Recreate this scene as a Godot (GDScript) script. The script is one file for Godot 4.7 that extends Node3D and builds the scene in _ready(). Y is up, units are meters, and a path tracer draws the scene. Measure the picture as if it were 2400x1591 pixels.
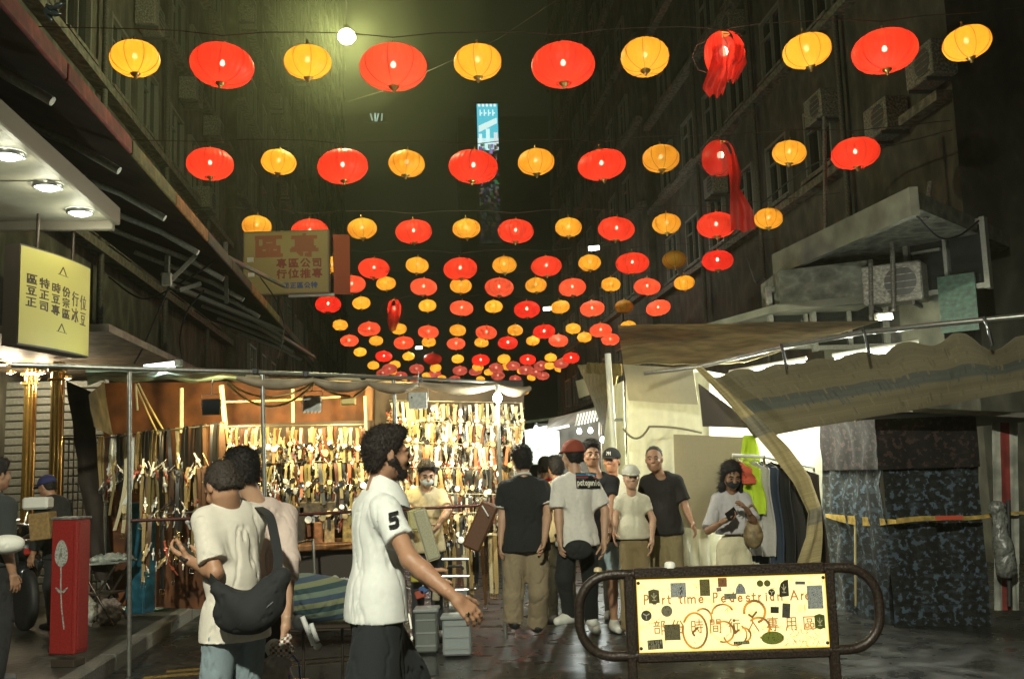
extends Node3D

var rng := RandomNumberGenerator.new()
var taken := {}
var mats := {}
var tex := {}

const STREET := deg_to_rad(6.0)


# ---------------------------------------------------------------- geometry
class Geo:
	var v := PackedVector3Array()
	var n := PackedVector3Array()
	var uv := PackedVector2Array()
	var ix := PackedInt32Array()

	func add(p: Vector3, nn: Vector3, t: Vector2) -> int:
		v.append(p)
		n.append(nn)
		uv.append(t)
		return v.size() - 1

	# corners run counter-clockwise as seen from outside
	func quad(a: Vector3, b: Vector3, c: Vector3, d: Vector3) -> void:
		var nn := (b - a).cross(c - a)
		if nn.length_squared() < 1e-16:
			nn = (c - a).cross(d - a)
		nn = nn.normalized()
		var i := add(a, nn, Vector2(0, 1))
		add(b, nn, Vector2(1, 1))
		add(c, nn, Vector2(1, 0))
		add(d, nn, Vector2(0, 0))
		ix.append_array(PackedInt32Array([i, i + 2, i + 1, i, i + 3, i + 2]))

	func tri(a: Vector3, b: Vector3, c: Vector3) -> void:
		var nn := (b - a).cross(c - a).normalized()
		var i := add(a, nn, Vector2(0, 1))
		add(b, nn, Vector2(1, 1))
		add(c, nn, Vector2(.5, 0))
		ix.append_array(PackedInt32Array([i, i + 2, i + 1]))

	func box(c: Vector3, size: Vector3, b := Basis(), bev := 0.0) -> Geo:
		var h := size / 2
		if bev <= 0.0:
			var q := func(x: float, y: float, z: float) -> Vector3: return c + b * Vector3(h.x * x, h.y * y, h.z * z)
			quad(q.call(-1, -1, 1), q.call(1, -1, 1), q.call(1, 1, 1), q.call(-1, 1, 1))
			quad(q.call(1, -1, -1), q.call(-1, -1, -1), q.call(-1, 1, -1), q.call(1, 1, -1))
			quad(q.call(1, -1, 1), q.call(1, -1, -1), q.call(1, 1, -1), q.call(1, 1, 1))
			quad(q.call(-1, -1, -1), q.call(-1, -1, 1), q.call(-1, 1, 1), q.call(-1, 1, -1))
			quad(q.call(-1, 1, 1), q.call(1, 1, 1), q.call(1, 1, -1), q.call(-1, 1, -1))
			quad(q.call(-1, -1, -1), q.call(1, -1, -1), q.call(1, -1, 1), q.call(-1, -1, 1))
			return self
		# k: which axis keeps its full reach at this corner point
		var w := func(s: Vector3, k: int) -> Vector3:
			var p := Vector3(s.x * (h.x - bev), s.y * (h.y - bev), s.z * (h.z - bev))
			p[k] = s[k] * h[k]
			return c + b * p
		for k in 3:
			var i := (k + 1) % 3
			var j := (k + 2) % 3
			for s in [1.0, -1.0]:
				var cs := []
				for m in [Vector2(-1, -1), Vector2(1, -1), Vector2(1, 1), Vector2(-1, 1)]:
					var sg := Vector3()
					sg[k] = s
					sg[i] = m.x
					sg[j] = m.y
					cs.append(w.call(sg, k))
				if s > 0:
					quad(cs[0], cs[1], cs[2], cs[3])
				else:
					quad(cs[3], cs[2], cs[1], cs[0])
				# the edges along axis k
				for s2 in [1.0, -1.0]:
					var sa := Vector3()
					sa[i] = s
					sa[j] = s2
					sa[k] = -1
					var sb := sa
					sb[k] = 1
					var e := [w.call(sa, i), w.call(sb, i), w.call(sb, j), w.call(sa, j)]
					if s * s2 > 0:
						quad(e[3], e[2], e[1], e[0])
					else:
						quad(e[0], e[1], e[2], e[3])
		for x in [1.0, -1.0]:
			for y in [1.0, -1.0]:
				for z in [1.0, -1.0]:
					var s := Vector3(x, y, z)
					if x * y * z > 0:
						tri(w.call(s, 0), w.call(s, 1), w.call(s, 2))
					else:
						tri(w.call(s, 2), w.call(s, 1), w.call(s, 0))
		return self

	# recompute smooth normals of everything added since vertex v0 and index i0
	func smooth(v0: int, i0: int) -> void:
		for i in range(v0, v.size()):
			n[i] = Vector3.ZERO
		for i in range(i0, ix.size(), 3):
			var a := ix[i]
			var b := ix[i + 1]
			var c := ix[i + 2]
			var f := (v[c] - v[a]).cross(v[b] - v[a])
			n[a] += f
			n[b] += f
			n[c] += f
		for i in range(v0, v.size()):
			n[i] = n[i].normalized() if n[i].length_squared() > 1e-20 else Vector3.UP

	# rings of equal length joined into a skin; outward when each ring runs counter-clockwise about its way forward
	func skin(rings: Array, closed := true, cap := true) -> void:
		var v0 := v.size()
		var i0 := ix.size()
		var m: int = rings[0].size()
		var cols := m + 1 if closed else m
		for r in rings.size():
			for k in cols:
				add(rings[r][k % m], Vector3.UP, Vector2(float(k) / (cols - 1), float(r) / (rings.size() - 1)))
		for r in rings.size() - 1:
			for k in cols - 1:
				var a := v0 + r * cols + k
				ix.append_array(PackedInt32Array([a, a + cols + 1, a + 1, a, a + cols, a + cols + 1]))
		smooth(v0, i0)
		if closed:
			for r in rings.size():
				var a := v0 + r * cols
				var s := (n[a] + n[a + m]).normalized()
				n[a] = s
				n[a + m] = s
		if cap and closed:
			for e in [0, rings.size() - 1]:
				var mid := Vector3.ZERO
				for p in rings[e]:
					mid += p
				mid /= m
				for k in m:
					if e == 0:
						tri(mid, rings[e][(k + 1) % m], rings[e][k])
					else:
						tri(mid, rings[e][k], rings[e][(k + 1) % m])

	func tube(pts: Array, radii, sides := 8, cap := true) -> Geo:
		var rings := []
		var up := Vector3.ZERO
		for i in pts.size():
			var dir: Vector3 = (pts[mini(i + 1, pts.size() - 1)] - pts[maxi(i - 1, 0)]).normalized()
			if up == Vector3.ZERO:
				up = (Vector3.UP if absf(dir.y) < .9 else Vector3.RIGHT)
			var x := up.cross(dir).normalized()
			up = dir.cross(x).normalized()
			var r: float = radii[i] if radii is Array else radii
			var ring := PackedVector3Array()
			for k in sides:
				var a := TAU * k / sides
				ring.append(pts[i] + (x * cos(a) + up * sin(a)) * r)
			rings.append(ring)
		skin(rings, true, cap)
		return self

	# profile of (radius, height), turned about y
	func lathe(c: Vector3, prof: Array, seg := 24, lobes := 0, amp := 0.0, b := Basis(), cap := true) -> Geo:
		var rings := []
		for p in prof:
			var ring := PackedVector3Array()
			for k in seg:
				var a := TAU * k / seg
				var r: float = p.x
				if lobes:
					r *= 1.0 - amp * (1.0 - absf(sin(a * lobes / 2.0)))
				ring.append(c + b * Vector3(cos(a) * r, p.y, -sin(a) * r))
			rings.append(ring)
		skin(rings, true, cap)
		return self

	# a thin cloth with two faces: f(u, v) gives the middle
	func sheet(nu: int, nv: int, f: Callable, thick := .004) -> Geo:
		var grid := []
		for j in nv + 1:
			var row := PackedVector3Array()
			for i in nu + 1:
				row.append(f.call(float(i) / nu, float(j) / nv))
			grid.append(row)
		var v0 := v.size()
		var i0 := ix.size()
		for j in nv + 1:
			for i in nu + 1:
				add(grid[j][i], Vector3.UP, Vector2(float(i) / nu, float(j) / nv))
		for j in nv:
			for i in nu:
				var a := v0 + j * (nu + 1) + i
				ix.append_array(PackedInt32Array([a, a + 1, a + nu + 2, a, a + nu + 2, a + nu + 1]))
		smooth(v0, i0)
		if thick <= 0.0:
			return self
		var count := v.size() - v0
		for i in count:
			var p := v[v0 + i]
			var nn := n[v0 + i]
			v[v0 + i] = p + nn * thick / 2
			add(p - nn * thick / 2, -nn, uv[v0 + i])
		for i in range(i0, v.size() * 0 + i0 + nu * nv * 6, 3):
			ix.append_array(PackedInt32Array([ix[i] + count, ix[i + 2] + count, ix[i + 1] + count]))
		var rim := []
		for i in nu:
			rim.append([i, i + 1])
			rim.append([nv * (nu + 1) + i + 1, nv * (nu + 1) + i])
		for j in nv:
			rim.append([(j + 1) * (nu + 1), j * (nu + 1)])
			rim.append([j * (nu + 1) + nu, (j + 1) * (nu + 1) + nu])
		for e in rim:
			quad(v[v0 + e[0]], v[v0 + e[1]], v[v0 + count + e[1]], v[v0 + count + e[0]])
		return self

	# outline in x, y (any turn), thickness along z
	func prism(poly: PackedVector2Array, depth: float, xf := Transform3D()) -> Geo:
		if Geometry2D.is_polygon_clockwise(poly):
			poly = poly.duplicate()
			poly.reverse()
		var t := Geometry2D.triangulate_polygon(poly)
		for i in range(0, t.size(), 3):
			var a := poly[t[i]]
			var b := poly[t[i + 1]]
			var c := poly[t[i + 2]]
			if (b - a).cross(c - a) < 0:
				var s := b
				b = c
				c = s
			tri(xf * Vector3(a.x, a.y, depth / 2), xf * Vector3(b.x, b.y, depth / 2), xf * Vector3(c.x, c.y, depth / 2))
			tri(xf * Vector3(a.x, a.y, -depth / 2), xf * Vector3(c.x, c.y, -depth / 2), xf * Vector3(b.x, b.y, -depth / 2))
		for i in poly.size():
			var a := poly[i]
			var b := poly[(i + 1) % poly.size()]
			quad(xf * Vector3(a.x, a.y, depth / 2), xf * Vector3(a.x, a.y, -depth / 2), xf * Vector3(b.x, b.y, -depth / 2), xf * Vector3(b.x, b.y, depth / 2))
		return self

	# a slab between a lower and an upper outline given as world points (counter-clockwise from above)
	func slab(pts: Array, up: Vector3) -> Geo:
		for i in range(1, pts.size() - 1):
			tri(pts[0] + up, pts[i] + up, pts[i + 1] + up)
			tri(pts[0], pts[i + 1], pts[i])
		for i in pts.size():
			var a: Vector3 = pts[i]
			var b: Vector3 = pts[(i + 1) % pts.size()]
			quad(a, b, b + up, a + up)
		return self

	func mesh() -> ArrayMesh:
		var arr := []
		arr.resize(Mesh.ARRAY_MAX)
		arr[Mesh.ARRAY_VERTEX] = v
		arr[Mesh.ARRAY_NORMAL] = n
		arr[Mesh.ARRAY_TEX_UV] = uv
		arr[Mesh.ARRAY_INDEX] = ix
		var m := ArrayMesh.new()
		m.add_surface_from_arrays(Mesh.PRIMITIVE_TRIANGLES, arr)
		return m


# ---------------------------------------------------------------- distance fields for bodies and clothes
class Field:
	var o: Vector3
	var h: float
	var nx: int
	var ny: int
	var nz: int
	var d := PackedFloat32Array()

	func _init(lo: Vector3, hi: Vector3, cell: float) -> void:
		o = lo
		h = cell
		nx = int((hi.x - lo.x) / cell) + 2
		ny = int((hi.y - lo.y) / cell) + 2
		nz = int((hi.z - lo.z) / cell) + 2
		d.resize(nx * ny * nz)
		d.fill(1.0)

	func span(lo: Vector3, hi: Vector3) -> PackedInt32Array:
		return PackedInt32Array([
			clampi(int(floor((lo.x - o.x) / h)), 0, nx), clampi(int(ceil((hi.x - o.x) / h)) + 1, 0, nx),
			clampi(int(floor((lo.y - o.y) / h)), 0, ny), clampi(int(ceil((hi.y - o.y) / h)) + 1, 0, ny),
			clampi(int(floor((lo.z - o.z) / h)), 0, nz), clampi(int(ceil((hi.z - o.z) / h)) + 1, 0, nz)])

	# tapered capsule; end: 1 cuts it flat at b
	func cap(a: Vector3, b: Vector3, ra: float, rb: float, k := .02, end := 0) -> Field:
		var ab := b - a
		var len := maxf(ab.length(), 1e-5)
		var l2 := len * len
		var dir := ab / len
		var m := maxf(ra, rb) + k + 2.5 * h
		var s := span(a.min(b) - Vector3(m, m, m), a.max(b) + Vector3(m, m, m))
		var dr := rb - ra
		for z in range(s[4], s[5]):
			for y in range(s[2], s[3]):
				var at := (z * ny + y) * nx + s[0]
				var ap := Vector3(o.x + s[0] * h, o.y + y * h, o.z + z * h) - a
				for x in range(s[0], s[1]):
					var t := clampf(ap.dot(ab) / l2, 0.0, 1.0)
					var q := (ap - ab * t).length() - ra - dr * t
					if end:
						q = maxf(q, ap.dot(dir) - len)
					var e := d[at]
					if q < e + k:
						if k > 0.0:
							var g := maxf(k - absf(q - e), 0.0)
							d[at] = minf(q, e) - g * g / (4.0 * k)
						else:
							d[at] = minf(q, e)
					ap.x += h
					at += 1
		return self

	# ellipsoid with its axes in b; cut: carve it away instead
	func ell(c: Vector3, r: Vector3, b := Basis(), k := .02, cut := false) -> Field:
		var m := maxf(r.x, maxf(r.y, r.z)) + k + 2.5 * h
		var s := span(c - Vector3(m, m, m), c + Vector3(m, m, m))
		var bi := b.inverse()
		var i1 := Vector3(1 / r.x, 1 / r.y, 1 / r.z)
		var step := bi * Vector3(h, 0, 0)
		for z in range(s[4], s[5]):
			for y in range(s[2], s[3]):
				var at := (z * ny + y) * nx + s[0]
				var p := bi * (Vector3(o.x + s[0] * h, o.y + y * h, o.z + z * h) - c)
				for x in range(s[0], s[1]):
					var u := p * i1
					var k0 := u.length()
					var q := k0 * (k0 - 1.0) / maxf((u * i1).length(), 1e-6)
					var e := d[at]
					if cut:
						if -q > e - k:
							var g := maxf(k - absf(-q - e), 0.0)
							d[at] = maxf(-q, e) + g * g / (4.0 * maxf(k, 1e-6))
					elif q < e + k:
						var g := maxf(k - absf(q - e), 0.0)
						d[at] = minf(q, e) - g * g / (4.0 * maxf(k, 1e-6))
					p += step
					at += 1
		return self

	# keep what lies behind the plane
	func keep(p0: Vector3, nn: Vector3) -> Field:
		nn = nn.normalized()
		for z in nz:
			for y in ny:
				var at := (z * ny + y) * nx
				var q := (Vector3(o.x, o.y + y * h, o.z + z * h) - p0).dot(nn)
				var st := nn.x * h
				for x in nx:
					if q > d[at]:
						d[at] = q
					q += st
					at += 1
		return self

	func sample(p: Vector3) -> float:
		var g := (p - o) / h
		var x := clampi(int(g.x), 0, nx - 2)
		var y := clampi(int(g.y), 0, ny - 2)
		var z := clampi(int(g.z), 0, nz - 2)
		var f := g - Vector3(x, y, z)
		var r := 0.0
		for i in 8:
			var a := i & 1
			var b := (i >> 1) & 1
			var c := i >> 2
			r += d[((z + c) * ny + y + b) * nx + x + a] * (f.x if a else 1 - f.x) * (f.y if b else 1 - f.y) * (f.z if c else 1 - f.z)
		return r

	# surface nets into g; fold(p, normal) -> push along the normal
	func into(g: Geo, fold: Variant = null) -> void:
		var cell := PackedInt32Array()
		cell.resize(d.size())
		cell.fill(-1)
		var v0 := g.v.size()
		var i0 := g.ix.size()
		var sx := 1
		var sy := nx
		var sz := nx * ny
		var lim := h * 2.2
		var corner := [0, sx, sy, sx + sy, sz, sz + sx, sz + sy, sz + sx + sy]
		var made := PackedInt32Array()
		for z in nz - 1:
			for y in ny - 1:
				var at := (z * ny + y) * nx
				for x in nx - 1:
					if absf(d[at]) < lim:
						var inside := 0
						for c in 8:
							if d[at + corner[c]] < 0.0:
								inside += 1
						if inside > 0 and inside < 8:
							var sum := Vector3.ZERO
							var cnt := 0
							for c in 8:
								for ax in 3:
									var bit := 1 << ax
									if c & bit:
										continue
									var da := d[at + corner[c]]
									var db := d[at + corner[c | bit]]
									if (da < 0.0) != (db < 0.0):
										var p := Vector3(c & 1, (c >> 1) & 1, c >> 2)
										p[ax] += da / (da - db)
										sum += p
										cnt += 1
							var at3 := o + (Vector3(x, y, z) + sum / cnt) * h
							cell[at] = g.add(at3, Vector3.UP, Vector2(at3.x, at3.y))
							made.append(at)
					at += 1
		for at in made:
			var e := d[at] < 0.0
			for ax in 3:
				var st: int = [sx, sy, sz][ax]
				if (d[at + st] < 0.0) == e:
					continue
				var su: int = [sy, sz, sx][ax]
				var sv: int = [sz, sx, sy][ax]
				if at - su - sv < 0:
					continue
				var a := cell[at]
				var b := cell[at - su]
				var c := cell[at - su - sv]
				var f := cell[at - sv]
				if b < 0 or c < 0 or f < 0:
					continue
				if e:
					g.ix.append_array(PackedInt32Array([a, c, b, a, f, c]))
				else:
					g.ix.append_array(PackedInt32Array([a, b, c, a, c, f]))
		g.smooth(v0, i0)
		if fold != null:
			for i in range(v0, g.v.size()):
				g.v[i] += g.n[i] * float(fold.call(g.v[i], g.n[i]))
			g.smooth(v0, i0)


# ---------------------------------------------------------------- naming
func numbered(called: String) -> String:
	var k: int = taken.get(called, 0)
	taken[called] = k + 1
	return called if k == 0 else "%s_%03d" % [called, k]


func tag(o: Node3D, label: String, category: String, group := "") -> Node3D:
	o.set_meta("label", label)
	o.set_meta("category", category)
	if group:
		o.set_meta("group", group)
	return o


func thing(called: String, label: String, category: String, at := Vector3.ZERO, turn := 0.0, group := "") -> Node3D:
	var o := Node3D.new()
	o.name = numbered(called)
	add_child(o)
	o.position = at
	o.rotation.y = turn
	tag(o, label, category, group)
	return o


func part(parent: Node3D, called: String, g, m: Material, at := Vector3.ZERO) -> MeshInstance3D:
	var o := MeshInstance3D.new()
	o.name = called
	var k := 1
	while parent.has_node(NodePath(o.name)):
		o.name = "%s_%03d" % [called, k]
		k += 1
	o.mesh = g.mesh() if g is Geo else g
	o.material_override = m
	o.position = at
	parent.add_child(o)
	return o


func solo(called: String, g, m: Material, label: String, category: String, group := "", at := Vector3.ZERO) -> MeshInstance3D:
	var o := part(self, numbered(called), g, m, at)
	tag(o, label, category, group)
	return o


func struct(called: String, g, m: Material) -> MeshInstance3D:
	var o := part(self, numbered(called), g, m)
	o.set_meta("kind", "structure")
	return o


func copy(src: Node3D, label: String, at: Vector3, turn := 0.0, group := "") -> Node3D:
	var o: Node3D = src.duplicate()
	var base := RegEx.create_from_string("_\\d+$").sub(String(src.name), "")
	o.name = numbered(base)
	add_child(o)
	o.position = at
	o.rotation.y = turn
	o.set_meta("label", label)
	if group:
		o.set_meta("group", group)
	return o


# metres along the street, to its right, and up
func st(s: float, t: float, y: float) -> Vector3:
	return Vector3(t * cos(STREET) - s * sin(STREET), y, -s * cos(STREET) - t * sin(STREET))


func ordinal(k: int) -> String:
	var names := ["first", "second", "third", "fourth", "fifth", "sixth", "seventh", "eighth", "ninth", "tenth", "eleventh", "twelfth", "thirteenth", "fourteenth", "fifteenth", "sixteenth", "seventeenth", "eighteenth", "nineteenth", "twentieth"]
	if k < 20:
		return names[k]
	var tens: String = {2: "twenty", 3: "thirty", 4: "forty", 5: "fifty", 6: "sixty"}[(k + 1) / 10]
	if (k + 1) % 10 == 0:
		return tens.trim_suffix("y") + "ieth"
	return tens + "-" + names[k % 10]


# ---------------------------------------------------------------- textures and materials
func noise_tex(key: String, freq: float, octaves: int, lo: float, hi: float, kind := FastNoiseLite.TYPE_SIMPLEX_SMOOTH, ridged := false, size := 256, power := 1.0) -> ImageTexture:
	var f := FastNoiseLite.new()
	f.noise_type = kind
	f.frequency = freq
	f.seed = key.hash() % 10000
	f.fractal_type = FastNoiseLite.FRACTAL_RIDGED if ridged else FastNoiseLite.FRACTAL_FBM
	f.fractal_octaves = octaves
	var im := f.get_seamless_image(size, size)
	im.convert(Image.FORMAT_L8)
	var data := im.get_data()
	for i in data.size():
		data[i] = int(clampf(lerpf(lo, hi, pow(data[i] / 255.0, power)), 0, 1) * 255)
	tex[key] = ImageTexture.create_from_image(Image.create_from_data(size, size, false, Image.FORMAT_L8, data))
	return tex[key]


func make_textures() -> void:
	noise_tex("blotch", .012, 4, .55, 1.0)
	noise_tex("grain", .09, 3, .78, 1.0)
	noise_tex("cloth", .05, 3, .94, 1.0)
	noise_tex("bump", .06, 4, 0, 1)
	noise_tex("grit", .25, 2, 0, 1)
	noise_tex("wet", .016, 4, .14, .60, FastNoiseLite.TYPE_SIMPLEX_SMOOTH, false, 512)
	noise_tex("stain", .02, 5, .35, 1.0, FastNoiseLite.TYPE_SIMPLEX_SMOOTH, true)
	noise_tex("rust", .05, 4, .3, 1.0)


# lin: real-world base colour, linear
func M(key: String, lin := Color(.5, .5, .5), rough := .8, o := {}) -> StandardMaterial3D:
	if mats.has(key):
		return mats[key]
	var m := StandardMaterial3D.new()
	m.resource_name = key
	var c := lin.linear_to_srgb()
	c.a = o.get("alpha", 1.0)
	m.albedo_color = c
	m.roughness = rough
	m.metallic = o.get("metal", 0.0)
	var s: Vector3 = o.get("scale", Vector3.ONE)
	if o.has("tex"):
		m.albedo_texture = tex[o.tex]
	if o.has("rough_tex"):
		m.roughness_texture = tex[o.rough_tex]
	if o.has("bump"):
		m.heightmap_enabled = true
		m.heightmap_texture = tex[o.bump]
		m.heightmap_scale = o.get("bump_cm", .4)
	if not o.get("uv", false):
		m.uv1_triplanar = true
		m.uv1_world_triplanar = o.get("world", true)
	m.uv1_scale = s
	if c.a < 1.0:
		m.transparency = BaseMaterial3D.TRANSPARENCY_ALPHA
	if o.has("backlight"):
		m.backlight_enabled = true
		m.backlight = Color(o.backlight, o.backlight, o.backlight)
	if o.has("glow"):
		m.emission_enabled = true
		m.emission = (o.glow as Color).linear_to_srgb()
		m.emission_energy_multiplier = o.get("power", 1.0)
	if o.has("coat"):
		m.clearcoat_enabled = true
		m.clearcoat = o.coat
		m.clearcoat_roughness = .1
	if o.has("rim"):
		m.rim_enabled = true
		m.rim = o.rim
	m.cull_mode = BaseMaterial3D.CULL_DISABLED
	mats[key] = m
	return m


func omni(called: String, at: Vector3, c: Color, energy: float, size := .03) -> OmniLight3D:
	var l := OmniLight3D.new()
	l.name = called
	l.position = at
	l.light_color = c.linear_to_srgb()
	l.light_energy = energy
	l.light_size = size
	l.omni_range = 60
	l.omni_attenuation = 2.0
	l.shadow_enabled = true
	return l


func spot(called: String, at: Vector3, aim: Vector3, c: Color, energy: float, angle: float, size := .05) -> SpotLight3D:
	var l := SpotLight3D.new()
	l.name = called
	l.light_color = c.linear_to_srgb()
	l.light_energy = energy
	l.light_size = size
	l.spot_angle = angle
	l.spot_angle_attenuation = .6
	l.spot_range = 60
	l.spot_attenuation = 2.0
	l.shadow_enabled = true
	l.look_at_from_position(at, at + (aim - at), Vector3.UP if absf((aim - at).normalized().y) < .95 else Vector3.FORWARD)
	return l


# ---------------------------------------------------------------- writing
const STROKES := {
	"部": "1 1.5 5 1.5;3 .3 3 1.5;1.8 2 2.2 3.6;4.2 2 3.7 3.6;.5 4 5.5 4;1.3 5.5 4.8 5.5;1.3 5.5 1.3 9;4.8 5.5 4.8 9;1.3 9 4.8 9;6.8 .8 6.8 10;6.8 .8 9.2 .8;9.2 .8 7.9 4;7.9 4 9.3 6;9.3 6 8.9 7.5;8.9 7.5 7.6 7.4",
	"份": "2.5 .3 .5 4.5;1.8 2.8 1.8 10;5.5 .8 3.5 4.5;7 .8 9.5 4.5;4.3 5 8.6 5;8.6 5 8.2 9.5;8.2 9.5 7.2 9;6 5 5.5 7.5;5.5 7.5 3.5 10",
	"時": ".8 1.5 .8 8.5;.8 1.5 3.6 1.5;3.6 1.5 3.6 8.5;.8 5 3.6 5;.8 8.5 3.6 8.5;4.8 2 9.5 2;7 .3 7 4;4.4 4 9.8 4;4.6 6 9.7 6;8.2 5 8.2 9.6;8.2 9.6 7 9.2;5.6 7 6.4 8.5",
	"間": "1 .8 1 10;1 .8 4 .8;4 .8 4 3.8;1 2.2 4 2.2;1 3.8 4 3.8;6 .8 9 .8;9 .8 9 10;6 .8 6 3.8;6 2.2 9 2.2;6 3.8 9 3.8;9 10 8.2 9.7;3.2 5.2 6.8 5.2;3.2 5.2 3.2 9;6.8 5.2 6.8 9;3.2 7.1 6.8 7.1;3.2 9 6.8 9",
	"行": "3 .5 1 3;3.2 3 .8 6;2.2 5 2.2 10;4.8 1.5 9.2 1.5;4.4 4 9.7 4;7.6 4 7.6 9.6;7.6 9.6 6.3 9",
	"人": "5 .5 4.6 4;4.6 4 .8 9.8;5 3.2 9.4 9.8",
	"專": "1 1.2 9 1.2;5 .2 5 6.5;2.2 2.2 7.8 2.2;2.2 2.2 2.2 5;7.8 2.2 7.8 5;2.2 3.6 7.8 3.6;2.2 5 7.8 5;1 6.5 8.6 6.2;.5 7.3 9.5 7.3;7 6.8 7 9.8;7 9.8 5.8 9.5;3 8 4 9.2",
	"用": "1.8 1 1.6 7;1.6 7 .6 9.8;1.8 1 8.6 1;8.6 1 8.6 9.8;8.6 9.8 7.6 9.5;1.8 3.8 8.6 3.8;1.8 6.6 8.6 6.6;5.2 1 5.2 9.6",
	"區": ".8 .8 9.4 .8;1 .8 1 9.4;1 9.4 9.6 9.4;3.6 2.2 7.2 2.2;3.6 2.2 3.6 4.4;7.2 2.2 7.2 4.4;3.6 4.4 7.2 4.4;2.2 5.6 4.8 5.6;2.2 5.6 2.2 8;4.8 5.6 4.8 8;2.2 8 4.8 8;6.2 5.6 8.8 5.6;6.2 5.6 6.2 8;8.8 5.6 8.8 8;6.2 8 8.8 8",
	"公": "4 .8 .8 5;6 .8 9.4 5;5 5 2.4 9;2.4 9 8 8.6;7 6.6 8.8 9.8",
	"司": "1 1.2 8.6 1.2;8.6 1.2 8.6 9.6;8.6 9.6 7.4 9.2;1 3.2 6.8 3.2;1.8 5 6.2 5;1.8 5 1.8 8.6;6.2 5 6.2 8.6;1.8 8.6 6.2 8.6",
	"位": "2.5 .3 .5 4.5;1.8 2.8 1.8 10;6.5 .5 6.8 1.8;4.2 2.6 9.4 2.6;5.2 3.8 5.9 8;8.4 3.8 7.6 8;3.8 9 9.8 9",
	"推": ".6 2.6 4 2.6;2.4 .5 2.4 9.6;2.4 9.6 1.2 9;.6 6.8 4 5.6;5.6 .5 4.4 4;5.2 2.6 5.2 10;5.2 2.6 9.6 2.6;7.4 .6 7.6 2.6;5.2 5 9.2 5;5.2 7.2 9.2 7.2;5.2 9.5 9.8 9.5;7.4 2.6 7.4 9.5",
	"豆": "1 1.2 9 1.2;2.6 3 7.4 3;2.6 3 2.6 5.4;7.4 3 7.4 5.4;2.6 5.4 7.4 5.4;3.4 6.4 4 8.6;6.6 6.4 6 8.6;.6 9.2 9.4 9.2",
	"正": "1 1.2 9 1.2;5 1.2 5 9.2;5 5 8.4 5;2.6 4.4 2.6 9.2;.6 9.2 9.4 9.2",
	"宗": "5 .2 5 1.2;1 1.4 9 1.4;1 1.4 .8 3;9 1.4 8.6 3;2.6 3.6 7.4 3.6;1 5.4 9 5.4;5 5.4 5 9.8;3 6.8 1.4 8.8;7 6.8 8.6 8.8",
	"特": ".6 1.6 .4 4;.5 3 4 3;2.2 .4 2.2 10;.4 6.6 4 5.6;5 2 9.4 2;7 .3 7 4;4.6 4 9.8 4;4.8 6 9.7 6;8.2 5 8.2 9.6;8.2 9.6 7 9.2;5.6 7 6.4 8.5",
	"冰": ".6 1.4 1.8 2.8;.6 8.8 2 5.4;6.4 .4 6.4 9.6;6.4 9.6 5.2 9;2.6 3 5.2 3;5.2 3 2.6 8;9 2 6.8 4.2;6.6 4 9.8 8.8",
	"a": "8 4 8 10;8 5.5 5 4;5 4 2.5 7;2.5 7 5 10;5 10 8 8.5", "p": "2 4 2 13;2 5 5.5 4;5.5 4 8 7;8 7 5.5 10;5.5 10 2 9",
	"t": "4.5 1.5 4.5 9;4.5 9 7 10;2 4 7.5 4", "g": "8 4 8 12;8 12 5 13;5 13 2.5 12;8 5.5 5 4;5 4 2.5 7;2.5 7 5 10;5 10 8 8.5",
	"o": "5 4 2 7;2 7 5 10;5 10 8 7;8 7 5 4", "n": "2 4 2 10;2 5.5 5.5 4;5.5 4 8 6;8 6 8 10", "i": "5 4 5 10;5 1.8 5 2.4",
	"5": "8 1 2.6 1;2.6 1 2.4 4.6;2.4 4.6 6.6 4.4;6.6 4.4 8 6;8 6 8 8.4;8 8.4 6.6 9.6;6.6 9.6 2 9.4",
	"P": "2 0 2 10;2 0 6 0;6 0 7.6 1.4;7.6 1.4 7.6 3.6;7.6 3.6 6 5;6 5 2 5", "r": "2.5 4 2.5 10;2.5 5.6 6 4",
	"m": "1 4 1 10;1 5 3.5 4;3.5 4 5 5;5 5 5 10;5 5 7.5 4;7.5 4 9 5;9 5 9 10", "e": "2 7 8 7;8 7 7 4.6;7 4.6 5 4;5 4 2 6;2 6 2 8;2 8 4.6 10;4.6 10 7.8 9",
	"d": "8 0 8 10;8 5.5 5 4;5 4 2.5 7;2.5 7 5 10;5 10 8 8.5", "s": "7.4 4.6 5 4;5 4 2.6 5;2.6 5 3 6.6;3 6.6 7 7.4;7 7.4 7.4 9;7.4 9 5 10;5 10 2.4 9.2",
	"A": "1 10 5 0;5 0 9 10;2.4 6.6 7.6 6.6", "N": "2 0 2 10;2 0 8 10;8 10 8 0", "Y": "1.6 0 5 5;8.4 0 5 5;5 5 5 10",
	"O": "5 0 2 2.6;2 2.6 2 7.4;2 7.4 5 10;5 10 8 7.4;8 7.4 8 2.6;8 2.6 5 0", "L": "2 0 2 10;2 10 8 10", "S": "8 1.4 5 0;5 0 2 2;2 2 3 4.4;3 4.4 7 5.6;7 5.6 8 8;8 8 5 10;5 10 2 8.6",
	"E": "2 0 2 10;2 0 8 0;2 5 7 5;2 10 8 10", "R": "2 0 2 10;2 0 7 0;7 0 8 2.4;8 2.4 7 5;7 5 2 5;5 5 8 10", "U": "2 0 2 8;2 8 5 10;5 10 8 8;8 8 8 0", "B": "2 0 2 10;2 0 7 .4;7 .4 7 4.6;7 4.6 2 5;7 5 8 7;8 7 7 10;7 10 2 10", "H": "2 0 2 10;8 0 8 10;2 5 8 5", "W": "1 0 3 10;3 10 5 3;5 3 7 10;7 10 9 0",
}


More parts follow.
